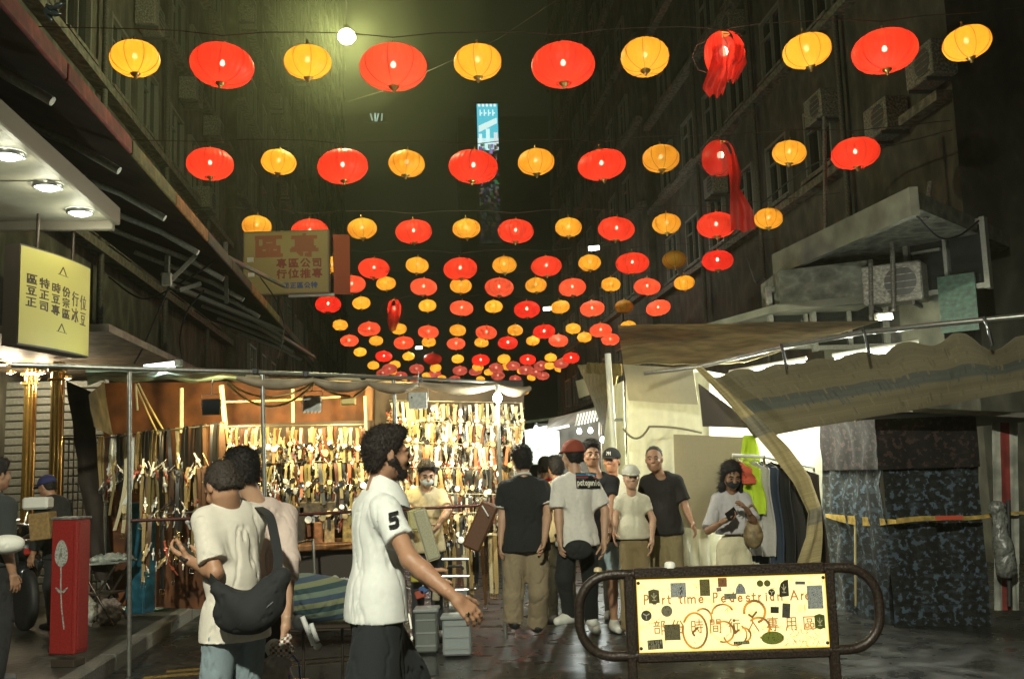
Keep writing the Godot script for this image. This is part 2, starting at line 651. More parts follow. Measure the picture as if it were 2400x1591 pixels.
func stroke(im: Image, a: Vector2, b: Vector2, w: float, c: Color) -> void:
	var steps := int(maxf(1, a.distance_to(b) / maxf(1, w * .4)))
	for k in steps + 1:
		var p := a.lerp(b, float(k) / steps)
		im.fill_rect(Rect2i(int(p.x - w / 2), int(p.y - w / 2), maxi(1, int(w)), maxi(1, int(w))), c)


func glyph(im: Image, ch: String, at: Vector2, size: Vector2, w: float, c: Color) -> void:
	if not STROKES.has(ch):
		return
	for part_ in (STROKES[ch] as String).split(";"):
		var f := part_.split(" ")
		stroke(im, at + Vector2(float(f[0]), float(f[1])) / 10 * size, at + Vector2(float(f[2]), float(f[3])) / 10 * size, w, c)


func write(im: Image, s: String, at: Vector2, size: Vector2, adv: float, w: float, c: Color) -> void:
	for ch in s:
		glyph(im, ch, at, size, w, c)
		at.x += adv


# ---------------------------------------------------------------- people
var folds := FastNoiseLite.new()
var fuzz := FastNoiseLite.new()


func cloth_fold(amp: float, seed_at: float, stretch := .35) -> Callable:
	return func(p: Vector3, nn: Vector3) -> float:
		var q := Vector3(p.x, p.y * stretch, p.z) * 11.0 + Vector3(seed_at, seed_at * .7, 0)
		var w := folds.get_noise_3dv(q + Vector3(p.y * 1.5, p.x * 2.0, 0))
		var broad := folds.get_noise_3dv(q * .45 + Vector3(31, 7, 3))
		var dent := w / .055
		return amp * (broad * 1.9 - .85 * exp(-dent * dent)) * (1.0 - .92 * absf(nn.y))


func hair_fuzz(amp: float, f := 60.0) -> Callable:
	return func(p: Vector3, _n: Vector3) -> float:
		return amp * fuzz.get_noise_3dv(p * f) + amp * .6 * fuzz.get_noise_3dv(p * f * .35)


func skin_mat(c: Color) -> StandardMaterial3D:
	var m := M("skin %s" % c.to_html(), c, .52, {"tex": "cloth", "scale": Vector3(3, 3, 3)})
	m.subsurf_scatter_enabled = true
	m.subsurf_scatter_strength = .08
	return m


func cloth_mat(key: String, c: Color, scale := 2.0) -> StandardMaterial3D:
	return M(key, c, .92, {"tex": "cloth", "scale": Vector3(scale, scale, scale), "rim": .15, "bump": "grit", "bump_cm": .02})


# loose hairs that stand out of the mass, each a thin sliver with a turn of its own
func strands(g: Geo, count: int, length: float, flow: Vector3, w: float) -> void:
	var m := g.v.size()
	if m == 0:
		return
	for k in count:
		var i := rng.randi_range(0, m - 1)
		var p := g.v[i]
		var nn := g.n[i]
		var rnd := Vector3(rng.randf_range(-1, 1), rng.randf_range(-1, 1), rng.randf_range(-1, 1))
		var d := (nn * .55 + flow * .8 + rnd * .55).normalized()
		var s := d.cross(nn + rnd * .3).normalized() * w
		p += rnd * .004
		g.tri(p - s, p + s, p + d * length * rng.randf_range(.5, 1.25))


# one hand: palm, five unequal fingers with bends, a thumb from the side of the palm near its base
func hand(g: Geo, wrist: Vector3, dir: Vector3, palm: Vector3, right: bool, s: float, curl: float, cell: float) -> void:
	dir = dir.normalized()
	palm = (palm - dir * palm.dot(dir)).normalized()
	var side := dir.cross(palm) * (1.0 if right else -1.0)
	var b := Field.new(wrist - Vector3(.22, .22, .22) * s, wrist + Vector3(.22, .22, .22) * s, cell)
	var kn := wrist + dir * .088 * s
	b.cap(wrist - dir * .03 * s, wrist + dir * .02 * s, .025 * s, .027 * s, .0)
	for i in 4:
		b.cap(wrist + dir * .018 * s + side * (.018 - .012 * i) * s, kn + side * (.031 - .021 * i) * s + dir * [0.0, .004, 0.0, -.009][i] * s, .0135 * s, .0115 * s, .016 * s)
	var bend := palm
	for i in 4:
		var p: Vector3 = kn + side * (.031 - .021 * i) * s + dir * [0.0, .004, 0.0, -.009][i] * s
		var spread := side * (.07 - .045 * i)
		var ang := curl * (.35 + .08 * i)
		var l: float = [.072, .080, .074, .058][i]
		for k in 3:
			var f := (dir * cos(ang) + bend * sin(ang) + spread * (1.0 - curl * .6)).normalized()
			var q: Vector3 = p + f * l * [.45, .31, .26][k] * s
			b.cap(p, q, [.0098, .0088, .0080][k] * s, [.0088, .0080, .0068][k] * s, .004 * s)
			p = q
			ang += curl * [.75, .6, 0][k]
	var tp := wrist + dir * .022 * s + side * .022 * s + palm * .006 * s
	var td := (dir * .62 + side * .72 + palm * .35).normalized()
	for k in 3:
		var q2: Vector3 = tp + td * [.042, .034, .026][k] * s
		b.cap(tp, q2, [.0145, .0112, .0098][k] * s, [.0112, .0098, .0080][k] * s, .008 * s)
		tp = q2
		td = (td + dir * .35 - side * .12 + palm * .2 * curl).normalized()
	b.into(g)


# o: see the calls. face is a heading: 0 away from the viewer down the street, 90 to the right, 180 towards the viewer
func person(o: Dictionary) -> Node3D:
	var base: Vector3 = o.at
	var t := thing("person", o.label, "person", base, 0.0, o.get("group", ""))
	var H: float = o.get("H", 1.72)
	var s := H / 1.75
	var w: float = s * o.get("w", 1.0)
	var near: bool = o.get("near", false)
	var face := deg_to_rad(o.get("face", 0.0))
	var f := Vector3(sin(face), 0, -cos(face))
	var r := f.cross(Vector3.UP)
	var u := Vector3.UP
	var lean: float = o.get("lean", 0.0)
	var tilt: float = o.get("tilt", 0.0)
	var up_at := func(x: float, y: float, z: float) -> Vector3:   # right, up, forward in a 1.75 m body
		var k := maxf(0.0, y - .92)
		return r * (x * w + tilt * k * s) + u * (y * s) + f * (z * w + lean * k * s)
	var loc := func(key: String, dflt: Vector3) -> Vector3: return (o[key] - base) if o.has(key) else dflt
	var bb := Basis(r, u, -f)
	var skin := skin_mat(o.get("skin", Color(.42, .23, .14)))

	# joints
	var sh := {}
	var el := {}
	var wr := {}
	var hip := {}
	var kn := {}
	var an := {}
	for k in [["r", 1.0], ["l", -1.0]]:
		var q: float = k[1]
		var id: String = k[0]
		sh[id] = loc.call("s" + id, up_at.call(q * .170, 1.395, -.005))
		el[id] = loc.call("e" + id, sh[id] + r * q * .05 * w - u * .285 * s - f * .03 * s)
		wr[id] = loc.call("w" + id, el[id] + r * q * .02 * w - u * .245 * s + f * .06 * s)
		hip[id] = up_at.call(q * .088, .92, 0)
		kn[id] = loc.call("k" + id, up_at.call(q * .105, .49, .03))
		an[id] = loc.call("a" + id, up_at.call(q * .11, .085, -.02))
	var cell: float = .011 if near else .016
	var lo := Vector3(INF, INF, INF)
	var hi := -lo
	for m in [sh, el, wr, hip, kn, an]:
		for id in ["r", "l"]:
			lo = lo.min(m[id])
			hi = hi.max(m[id])
	lo = lo.min(up_at.call(0, 1.6, 0)) - Vector3(.2, .12, .2)
	hi = hi.max(up_at.call(0, 1.6, 0)) + Vector3(.2, .1, .2)
	lo.y = -.02
	var legs_bare: bool = o.get("bare_legs", false)
	var g := Geo.new()
	var b := Field.new(lo, hi, cell)

	# body: torso inside the clothes, neck, arms, legs
	var neck0: Vector3 = up_at.call(0, 1.43, -.015)
	var turn: float = deg_to_rad(o.get("turn", 0.0))     # head to its right
	var nod: float = deg_to_rad(o.get("nod", 0.0))       # head down
	var hb := bb * Basis(Vector3.UP, -turn) * Basis(Vector3.RIGHT, -nod)
	var hf := -hb.z
	var hu := hb.y
	var hr := hb.x
	var head: Vector3 = loc.call("head", up_at.call(0, 1.475, .01) + u * .03 * s + hu * .135 * s + hf * .022 * s)
	var inner: float = .82 * minf(1.0, float((o.get("shirt", {}) as Dictionary).get("fit", 1.0)))
	b.ell(up_at.call(0, .97, 0), Vector3(.14, .13, .105) * w * inner, bb, .05)
	b.ell(up_at.call(0, 1.13, 0), Vector3(.125, .16, .09) * w * inner, bb, .05)
	b.ell(up_at.call(0, 1.30, 0), Vector3(.145, .15, .10) * w * inner, bb, .05)
	b.cap(up_at.call(.13, 1.405, -.01), up_at.call(-.13, 1.405, -.01), .05 * w, .05 * w, .05)
	b.cap(neck0, head - hu * .05 * s - hf * .02 * s, .058 * w, .052 * w, .03)
	for id in ["r", "l"]:
		b.cap(sh[id], el[id], .05 * w, .041 * w, .03)
		var mid: Vector3 = el[id].lerp(wr[id], .3)
		b.cap(el[id], mid, .041 * w, .043 * w, .02)
		b.cap(mid, wr[id], .043 * w, .027 * w, .015)
		if legs_bare:
			b.cap(hip[id], kn[id], .08 * w, .056 * w, .04)
			var calf: Vector3 = kn[id].lerp(an[id], .32) - f * .018
			b.cap(kn[id], calf, .053 * w, .055 * w, .02)
			b.cap(calf, an[id], .055 * w, .036 * w, .02)
			b.cap(an[id], an[id] - u * .05 * s + f * .12 * s, .038 * w, .028 * w, .02)
	b.into(g)

	# head
	var hs: float = s * o.get("head_size", 1.0)
	var hc: float = (.0065 if near else .009)
	var hd := Field.new(head - Vector3(.2, .2, .2) * hs, head + Vector3(.2, .2, .2) * hs, hc)
	var hp := func(x: float, y: float, z: float) -> Vector3: return head + (hr * x + hu * y + hf * z) * hs
	hd.ell(hp.call(0, .035, -.018), Vector3(.077, .088, .096) * hs, hb, .02)
	hd.ell(hp.call(0, -.03, .018), Vector3(.064, .085, .074) * hs, hb, .03)
	hd.ell(hp.call(0, -.088, .045), Vector3(.034, .026, .034) * hs, hb, .03)
	hd.cap(hp.call(.05, -.055, .0), hp.call(.018, -.09, .05), .024 * hs, .018 * hs, .02)
	hd.cap(hp.call(-.05, -.055, .0), hp.call(-.018, -.09, .05), .024 * hs, .018 * hs, .02)
	hd.cap(hp.call(0, -.05, -.025), hp.call(0, -.05, -.025).lerp(neck0, .75), .052 * hs, .055 * hs, .03)
	for q in [1.0, -1.0]:
		hd.ell(hp.call(.031 * q, .006, .094), Vector3(.018, .012, .014) * hs, hb, .012, true)
		hd.ell(hp.call(.031 * q, .004, .080), Vector3(.015, .011, .012) * hs, hb, .004)
		hd.cap(hp.call(.012 * q, .026, .088), hp.call(.05 * q, .026, .070), .009 * hs, .008 * hs, .012)
		hd.ell(hp.call(.045 * q, -.025, .062), Vector3(.022, .018, .02) * hs, hb, .02)
		hd.ell(hp.call(.079 * q, -.004, -.012), Vector3(.009, .032, .019) * hs, hb * Basis(Vector3.UP, -.35 * q), .006)
	hd.cap(hp.call(0, .014, .092), hp.call(0, -.022, .112), .009 * hs, .013 * hs, .012)
	hd.ell(hp.call(.012, -.025, .100), Vector3(.011, .009, .011) * hs, hb, .008)
	hd.ell(hp.call(-.012, -.025, .100), Vector3(.011, .009, .011) * hs, hb, .008)
	hd.cap(hp.call(-.02, -.056, .086), hp.call(.02, -.056, .086), .007 * hs, .007 * hs, .008)
	hd.cap(hp.call(-.017, -.067, .085), hp.call(.017, -.067, .085), .0075 * hs, .0075 * hs, .006)
	hd.into(g)
	for id in ["r", "l"]:
		var fore: Vector3 = (wr[id] - el[id]).normalized()
		var dir: Vector3 = o.get("hand_" + id, fore)
		var palm: Vector3 = o.get("palm_" + id, -r if id == "r" else r)
		hand(g, wr[id], dir, palm, id == "r", s * o.get("hand_size", 1.0), o.get("curl_" + id, .55), .0045 if near else .0075)
	part(t, "body", g, skin)

	# eyes and brows
	var dark := M("dark eye", Color(.015, .01, .008), .25)
	var hair_c: Color = o.get("hair_color", Color(.012, .009, .007))
	var hm := M("hair %s" % hair_c.to_html(), hair_c, .78, {"tex": "grain", "scale": Vector3(14, 14, 14)})
	if o.get("eyes", true):
		for q in [1.0, -1.0]:
			var e := Field.new(hp.call(.031 * q, .004, .088) - Vector3(.03, .03, .03), hp.call(.031 * q, .004, .088) + Vector3(.03, .03, .03), .004)
			e.ell(hp.call(.031 * q, .004, .0865), Vector3(.0125, .0065, .007) * hs, hb, 0)
			var eg := Geo.new()
			e.into(eg)
			part(t, "eye", eg, dark)
			part(t, "eyebrow", Geo.new().tube([hp.call(.012 * q, .029, .098), hp.call(.032 * q, .035, .095), hp.call(.052 * q, .028, .082)], [.004, .0045, .003], 6), hm)

	# hair
	var style: String = o.get("hair", "short")
	if style != "none":
		var hh := Field.new(head - Vector3(.24, .36, .24) * hs, head + Vector3(.24, .2, .24) * hs, hc * 1.1)
		var thick: float = {"short": .012, "fade": .0045, "long": .024, "thin": .006, "curly": .019}[style]
		hh.ell(hp.call(0, .037 + thick * .4, -.02), Vector3(.077 + thick * .75, .088 + thick, .096 + thick) * hs, hb, .01)
		if style != "thin":
			hh.cap(hp.call(.066, .02, -.03), hp.call(.045, -.06, -.07), .016 * hs, .016 * hs, .02)
			hh.cap(hp.call(-.066, .02, -.03), hp.call(-.045, -.06, -.07), .016 * hs, .016 * hs, .02)
			hh.ell(hp.call(0, -.02, -.075), Vector3(.06, .07, .035) * hs, hb, .03)
		if style == "curly" or style == "short":
			hh.ell(hp.call(0, .105, .035), Vector3(.065, .035, .06) * hs, hb, .03)
		hh.keep(hp.call(0, .105, .045) if style == "thin" else hp.call(0, .086, .076), hf * .88 - hu * .62)
		hh.keep(hp.call(0, -.062 if style != "fade" else -.048, -.05), -hu + hf * .25)
		if style == "long":
			for q in [1.0, -1.0]:
				hh.cap(hp.call(.072 * q, .05, -.03), hp.call(.086 * q, -.12, -.02), .020 * hs, .030 * hs, .03)
				hh.cap(hp.call(.086 * q, -.12, -.02), hp.call(.092 * q, -.27, .05), .034 * hs, .012 * hs, .03)
			hh.cap(hp.call(0, .02, -.08), hp.call(0, -.24, -.07), .07 * hs, .05 * hs, .04)
		var hg := Geo.new()
		hh.into(hg, hair_fuzz(.009 if style == "curly" else .0055, 60.0 if near else 42.0))
		strands(hg, 9000 if near else 1500, (.011 if style == "curly" else (.007 if style in ["fade", "thin"] else (.05 if style == "long" else .016))) * hs, -hf * .5 - hu * (.9 if style == "long" else .25) if style != "curly" else hu * .2 - hf * .2, .0012 if near else .0026)
		part(t, "hair", hg, hm)
	if o.has("beard"):
		var bf := Field.new(head - Vector3(.16, .2, .16), head + Vector3(.16, .1, .16), .006)
		bf.cap(hp.call(.066, -.03, .0), hp.call(.025, -.092, .05), .024 * hs, .024 * hs, .01)
		bf.cap(hp.call(-.066, -.03, .0), hp.call(-.025, -.092, .05), .024 * hs, .024 * hs, .01)
		bf.ell(hp.call(0, -.086, .052), Vector3(.038, .034, .038) * hs, hb, .02)
		bf.cap(hp.call(-.03, -.045, .085), hp.call(.03, -.045, .085), .009 * hs, .009 * hs, .01)
		var bg := Geo.new()
		bf.into(bg, hair_fuzz(.005, 70.0))
		strands(bg, 2500, .009, -hu * .6 + hf * .3, .0010)
		part(t, "beard", bg, hm)
	if o.has("cap"):
		var cf := Field.new(head - Vector3(.26, .1, .26), head + Vector3(.26, .24, .26), .008)
		cf.ell(hp.call(0, .042, -.016), Vector3(.098, .102, .116) * hs, hb, 0)
		cf.keep(hp.call(0, .028, 0), -hu)
		var cg := Geo.new()
		cf.into(cg)
		var brim := Field.new(head - Vector3(.3, .2, .3), head + Vector3(.3, .2, .3), .007)
		brim.ell(hp.call(0, .032, .10), Vector3(.074, .009, .088) * hs, hb * Basis(Vector3.RIGHT, -.12), 0)
		var cm := cloth_mat("cap %s" % (o.cap as Color).to_html(), o.cap, 4.0)
		var cp := part(t, "cap", cg, cm)
		var brg := Geo.new()
		brim.into(brg)
		part(cp, "brim", brg, cm)
		if o.has("cap_mark"):
			var face_b := Basis(hr, hu, -hf)
			var mk := Geo.new()
			var q0: Vector3 = hp.call(0, .078, .096)
			for e in [[-.017, -.016, -.017, .016], [-.017, .016, .0, -.016], [.0, -.016, .0, .016], [.0, .016, .017, -.004], [.017, -.004, .017, -.016], [.0, .002, .017, .016]]:
				mk.tube([q0 + (hr * e[0] + hu * e[1]) * 1.2, q0 + (hr * e[2] + hu * e[3]) * 1.2 - hf * .003], .0035, 5)
			part(cp, "emblem", mk, cloth_mat("cap emblem", Color(.75, .72, .65), 4.0))
	if o.has("mask"):
		var mf := Field.new(head - Vector3(.17, .2, .17), head + Vector3(.17, .1, .17), .007)
		mf.ell(hp.call(0, -.05, .03), Vector3(.068, .056, .088) * hs, hb, 0)
		mf.keep(hp.call(0, -.012, .06), hu)
		mf.keep(hp.call(0, 0, .015), -hf)
		var mg := Geo.new()
		mf.into(mg)
		part(t, "face_mask", mg, cloth_mat("mask %s" % (o.mask as Color).to_html(), o.mask, 5.0))

	# trousers or shorts
	if o.has("pants"):
		var pd: Dictionary = o.pants
		var fit: float = pd.get("fit", 1.0)
		var hem: float = pd.get("hem", .06) * s
		var pf := Field.new(lo - Vector3(.06, 0, .06), Vector3(hi.x, 1.15 * s, hi.z) + Vector3(.06, 0, .06), cell)
		pf.ell(up_at.call(0, .96, 0), Vector3(.162, .13, .128) * w, bb, .04)
		for id in ["r", "l"]:
			var a: Vector3 = hip[id]
			var kk: Vector3 = kn[id]
			var aa: Vector3 = an[id]
			if hem > kk.y:
				var e: Vector3 = a.lerp(kk, clampf((a.y - hem) / (a.y - kk.y), 0, 1))
				pf.cap(a, e, .098 * w * fit, .088 * w * fit * pd.get("flare", 1.0), .035, 1)
			else:
				pf.cap(a, kk, .098 * w * fit, .074 * w * fit, .035)
				var e: Vector3 = kk.lerp(aa, clampf((kk.y - hem) / maxf(kk.y - aa.y, .01), 0, 1.1))
				pf.cap(kk, e, .074 * w * fit, .064 * w * fit * pd.get("flare", 1.0), .03, 1)
		if pd.has("join"):
			var m2: Vector3 = (kn.r + kn.l) / 2
			pf.cap(up_at.call(0, .86, 0), Vector3(m2.x, hem, m2.z), .10 * w, .115 * w, .08, 1)
		pf.keep(Vector3(0, (pd.get("waist", 1.06) * s if not o.has("shirt") else (o.shirt as Dictionary).get("hem", .88) * s + .035), 0), u)
		var pg := Geo.new()
		pf.into(pg, cloth_fold(.011 * pd.get("fold", 1.0), base.x * 3.0 + 5.0, .5))
		part(t, pd.get("name", "trousers"), pg, cloth_mat("pants %s" % (pd.color as Color).to_html(), pd.color, pd.get("grain", 2.0)))

	# shirt
	if o.has("shirt"):
		var sd: Dictionary = o.shirt
		var fit: float = sd.get("fit", 1.0)
		var hem: float = sd.get("hem", .88) * s
		var sc := cell * .92
		var sf := Field.new(lo - Vector3(.08, 0, .08) + Vector3(0, hem - lo.y - .05, 0), hi + Vector3(.1, .1, .1), sc)
		sf.ell(up_at.call(0, 1.31, -.005), Vector3(.172, .17, .122) * w * fit, bb, .05)
		sf.ell(up_at.call(0, 1.12, sd.get("belly", 0.0)), Vector3(.160, .2, .122) * w * fit, bb, .06)
		var skirt := maxf(.114 * fit, .101 * float((o.get("pants", {}) as Dictionary).get("fit", 1.0)) + .014)
		sf.ell(up_at.call(0, hem / s + .02, 0), Vector3(skirt + .066, .26, skirt + .028) * w, bb, .05)
		for q in [1.0, -1.0]:
			sf.cap(up_at.call(.066 * q, (hem / s) + .12, 0), up_at.call(.077 * q, hem / s - .1, .008), skirt * .97 * w, (skirt + .004) * w, .05)
		sf.cap(up_at.call(.14, 1.40, -.01), up_at.call(-.14, 1.40, -.01), .068 * w, .068 * w, .06)
		sf.cap(up_at.call(.055, 1.455, -.015), up_at.call(-.055, 1.455, -.015), .052 * w, .052 * w, .05)
		for id in ["r", "l"]:
			var sl: float = sd.get("sleeve", .66)
			if sl <= 1.0:
				var e: Vector3 = sh[id].lerp(el[id], sl)
				sf.cap(sh[id], e, .064 * w * fit, .066 * w * fit * sd.get("sleeve_wide", 1.0), .05, 1)
			else:
				sf.cap(sh[id], el[id], .068 * w * fit, .060 * w * fit, .04)
				sf.cap(el[id], el[id].lerp(wr[id], sl - 1.0), .060 * w * fit, .050 * w * fit, .02, 1)
		if sd.get("even_hem", true):
			var lowest := hem
			for z in sf.nz:
				for y in sf.ny:
					var yy := sf.o.y + y * sf.h
					if yy > lowest + .06:
						break
					var row := (z * sf.ny + y) * sf.nx
					for x in sf.nx:
						var p := Vector3(sf.o.x + x * sf.h, yy, sf.o.z + z * sf.h)
						# sleeves may hang below the hem
						if absf((p - up_at.call(0, .92, 0)).dot(r)) < .26 * w and lowest - yy > sf.d[row + x]:
							sf.d[row + x] = lowest - yy
		sf.ell(up_at.call(0, 1.50 + sd.get("neck_up", 0.0), .05), Vector3(.062, .075 * sd.get("neck_deep", 1.0), .062) * w, bb, .01, true)
		var sg := Geo.new()
		sf.into(sg, cloth_fold(.012 * sd.get("fold", 1.0), base.x * 2.0 + base.z, .3))
		var m := cloth_mat("shirt %s" % (sd.color as Color).to_html(), sd.color, 2.0)
		var sp := part(t, sd.get("name", "shirt"), sg, m)
		t.set_meta("field", sf)
		if sd.has("trim"):
			var tm := cloth_mat("trim", Color(.72, .7, .64))
			for id in ["r", "l"]:
				var e: Vector3 = sh[id].lerp(el[id], sd.get("sleeve", .66))
				var dv: Vector3 = (el[id] - sh[id]).normalized()
				part(sp, "sleeve_trim", Geo.new().tube([e - dv * .012, e + dv * .006], .078 * w * fit, 16), tm)
			var ring := []
			for k in 17:
				var a := TAU * k / 16
				ring.append(up_at.call(cos(a) * .062, 1.507 - sin(a) * .022, -.012 + sin(a) * .06))
			part(sp, "collar_trim", Geo.new().tube(ring, .011, 6), tm)

	# shoes
	if o.has("shoes"):
		for id in ["r", "l"]:
			var a: Vector3 = an[id]
			var toe: Vector3 = o.get("toe_" + id, f)
			var q := Field.new(a - Vector3(.3, .16, .3), a + Vector3(.3, .1, .3), .011 if near else .014)
			var heel := a - u * .04 * s - toe * .035
			q.cap(heel, heel + toe * .10 * s, .045 * s, .045 * s, .02)
			q.cap(heel + toe * .10 * s, heel + toe * .20 * s - u * .008, .044 * s, .036 * s, .02)
			q.cap(a, a - u * .03, .046 * s, .046 * s, .03)
			q.keep(heel - u * .042 * s, -u + toe * .0)
			var qg := Geo.new()
			q.into(qg)
			part(t, "shoe", qg, M("shoe %s" % (o.shoes as Color).to_html(), o.shoes, .6, {"tex": "cloth"}))
	return t


# a print that lies on the shirt of p: centre and axes in world metres, pressed onto the cloth along `into`
func printed(p: Node3D, called: String, c: Vector3, ax: Vector3, ay: Vector3, into: Vector3, im: Image) -> void:
	var sf: Field = p.get_meta("field")
	var fold := cloth_fold(.012, p.position.x * 2.0 + p.position.z, .3)
	var g := Geo.new()
	g.sheet(24, 14, func(a: float, b: float) -> Vector3:
		var q := c + ax * (a - .5) + ay * (.5 - b) - p.position - into * .12
		for k in 60:
			var d := sf.sample(q)
			if d < .001:
				break
			q += into * clampf(d * .6, .002, .010)
		return q - into * .017, .0)
	var m := StandardMaterial3D.new()
	m.albedo_texture = ImageTexture.create_from_image(im)
	if im.get_format() == Image.FORMAT_RGBA8:
		m.transparency = BaseMaterial3D.TRANSPARENCY_ALPHA_SCISSOR
	m.roughness = .85
	m.cull_mode = BaseMaterial3D.CULL_DISABLED
	part(p, called, g, m)


func _ready() -> void:
	rng.seed = 7
	folds.seed = 3
	folds.frequency = .5
	folds.fractal_octaves = 3
	fuzz.seed = 5
	fuzz.frequency = 1.0
	fuzz.fractal_octaves = 2

	# ------------------------------------------------ camera, sky, exposure
	var cam := Camera3D.new()
	cam.name = "camera"
	cam.position = Vector3(0, 1.57, 0)
	cam.rotation = Vector3(deg_to_rad(7.39), 0, deg_to_rad(-1.8))
	cam.fov = 37.34
	cam.near = .05
	cam.far = 500.0
	add_child(cam)
	cam.current = true
	var env := Environment.new()
	var sky := ProceduralSkyMaterial.new()
	sky.sky_top_color = Color(.0035, .0038, .0025).linear_to_srgb()
	sky.sky_horizon_color = Color(.006, .006, .0035).linear_to_srgb()
	sky.ground_bottom_color = Color(.003, .003, .002).linear_to_srgb()
	sky.ground_horizon_color = Color(.006, .006, .0035).linear_to_srgb()
	env.background_mode = Environment.BG_SKY
	env.sky = Sky.new()
	env.sky.sky_material = sky
	env.tonemap_mode = Environment.TONE_MAPPER_LINEAR
	env.tonemap_exposure = 1.0
	env.fog_enabled = true
	env.fog_density = .0007
	env.volumetric_fog_enabled = true
	env.volumetric_fog_density = 0.0
	env.fog_light_color = Color(1, .97, .82)
	env.sdfgi_enabled = true
	env.ssao_enabled = true
	env.ssil_enabled = true
	var we := WorldEnvironment.new()
	we.name = "world"
	we.environment = env
	add_child(we)

	make_textures()
	ground()
	left_buildings()
	right_buildings()
	far_tower()
	canopy()
	street_lamps()
	lanterns()
	watch_stall()
	right_stall()
	far_stalls()
	kerbside()
	barrier()
	people()


# ---------------------------------------------------------------- ground
func ground() -> void:
	var asphalt := M("wet asphalt", Color(.030, .029, .026), 1.0, {"tex": "grain", "rough_tex": "wet", "scale": Vector3(.30, .30, .30), "bump": "grit", "bump_cm": .25})
	struct("road", Geo.new().box(Vector3(0, -.05, -70), Vector3(160, .1, 180)), asphalt)
	var paving := M("paving", Color(.055, .054, .044), .55, {"tex": "blotch", "scale": Vector3(.7, .7, .7), "bump": "bump", "bump_cm": .5})
	var b := Basis(Vector3.UP, STREET)
	var pv := struct("pavement", Geo.new().box(st(38, -4.32, .065), Vector3(3.4, .13, 92), b), paving)
	var kerb := M("kerb stone", Color(.17, .165, .145), .6, {"tex": "grain", "scale": Vector3(1.5, 1.5, 1.5), "bump": "bump", "bump_cm": .4})
	for k in 26:
		part(pv, "kerb_stone", Geo.new().box(st(2.5 + k, -2.56, .063), Vector3(.15, .15 + .004 * (k % 3), .985), b, .015), kerb)
	struct("right_pavement", Geo.new().box(st(45, 7.9, .062), Vector3(3.4, .13, 60), b), paving)
	var yellow := M("yellow paint", Color(.42, .27, .05), .5, {"tex": "stain", "scale": Vector3(2.5, 2.5, 2.5)})
	var a := Vector3(-2.707, 0.069, -8)
	var line := Vector3(-3.052, -0, -8.351).lerp(Vector3(-1.28, -0, -8.871), .5)
	var way: Vector3 = Vector3(-1.28, -0, -8.871) - Vector3(-3.052, -0, -8.351)
	struct("road_marking", Geo.new().box(line + Vector3(0, .004, 0), Vector3(way.length(), .004, .09), Basis(Vector3.UP, atan2(-way.z, way.x))), yellow)
	struct("road_marking", Geo.new().box(line + Vector3(.1, .004, -.24), Vector3(way.length(), .004, .08), Basis(Vector3.UP, atan2(-way.z, way.x))), yellow)
	# covers and patches in the tarmac
	var patch := M("tarmac patch", Color(.022, .022, .021), .5, {"tex": "blotch", "rough_tex": "wet", "scale": Vector3(.8, .8, .8)})
	struct("road_patch", Geo.new().box(st(9.2, -.6, .004), Vector3(1.6, .004, 2.2), b), patch)
	var cover := thing("manhole_cover", "round iron manhole cover in the wet road", "manhole cover", st(7.6, .3, .0))
	part(cover, "plate", Geo.new().lathe(Vector3.ZERO, [Vector2(.33, 0), Vector2(.33, .01), Vector2(.30, .012), Vector2(.001, .012)], 32), M("iron", Color(.06, .058, .055), .4, {"metal": .8, "tex": "grain"}))


# ---------------------------------------------------------------- buildings
func window_meshes(w: float, h: float) -> Array:
	var f := Geo.new()
	for q in [1.0, -1.0]:
		f.box(Vector3(.05, 0, q * (w / 2)), Vector3(.12, h + .1, .07))
		f.box(Vector3(.05, q * (h / 2), 0), Vector3(.119, .07, w - .072))
	f.box(Vector3(.045, 0, 0), Vector3(.08, h - .074, .05))
	f.box(Vector3(.043, h * .18, w * .25), Vector3(.07, .04, w * .5 - .13))
	return [f.mesh(), Geo.new().box(Vector3(.012, 0, 0), Vector3(.02, h - .05, w - .05)).mesh(), Geo.new().box(Vector3(.10, -h / 2 - .09, 0), Vector3(.22, .07, w + .24)).mesh()]


func facade(called: String, label: String, s0: float, s1: float, t: float, side: float, height: float, depth: float, y0: float, storey: float, pitch: float, wall: Material, seed_at: int) -> Node3D:
	var mid := (s0 + s1) / 2
	var o := thing(called, label, "building", st(mid, t, 0), STREET + (0.0 if side < 0 else PI))
	part(o, "wall", Geo.new().box(Vector3(-depth / 2, height / 2, 0), Vector3(depth, height, s1 - s0)), wall)
	var fr := M("window frame", Color(.16, .165, .14), .5, {"tex": "grain"})
	var glass := M("dark window glass", Color(.012, .014, .013), .12)
	var ledge := M("concrete ledge", Color(.20, .19, .15), .85, {"tex": "stain", "scale": Vector3(.6, .6, .6)})
	var pipe := M("drain pipe", Color(.13, .125, .10), .7, {"tex": "rust", "scale": Vector3(2, 2, 2)})
	var wm := window_meshes(1.25, 1.35)
	var r := RandomNumberGenerator.new()
	r.seed = seed_at
	var n := int((s1 - s0 - 1.0) / pitch)
	var y := y0
	var k := 0
	while y + 1.6 < height:
		part(o, "ledge", Geo.new().box(Vector3(.11, y - .95, 0), Vector3(.26, .16, s1 - s0 - .1)), ledge)
		for c in n:
			if r.randf() < .12:
				continue
			var wn := part(o, "window", wm[0], fr, Vector3(0, y, -((c + .5 - n / 2.0) * pitch) + r.randf_range(-.15, .15)))
			part(wn, "pane", wm[1], glass)
			part(wn, "sill", wm[2], ledge)
		y += storey
		k += 1
	for c in n / 2:
		var z := (c * 2 - n / 2.0 + 1) * pitch
		var py := Geo.new().tube([Vector3(.16, 3.0, z), Vector3(.16, height - .5, z)], .06, 8)
		part(o, "drain_pipe", py, pipe)
	return o


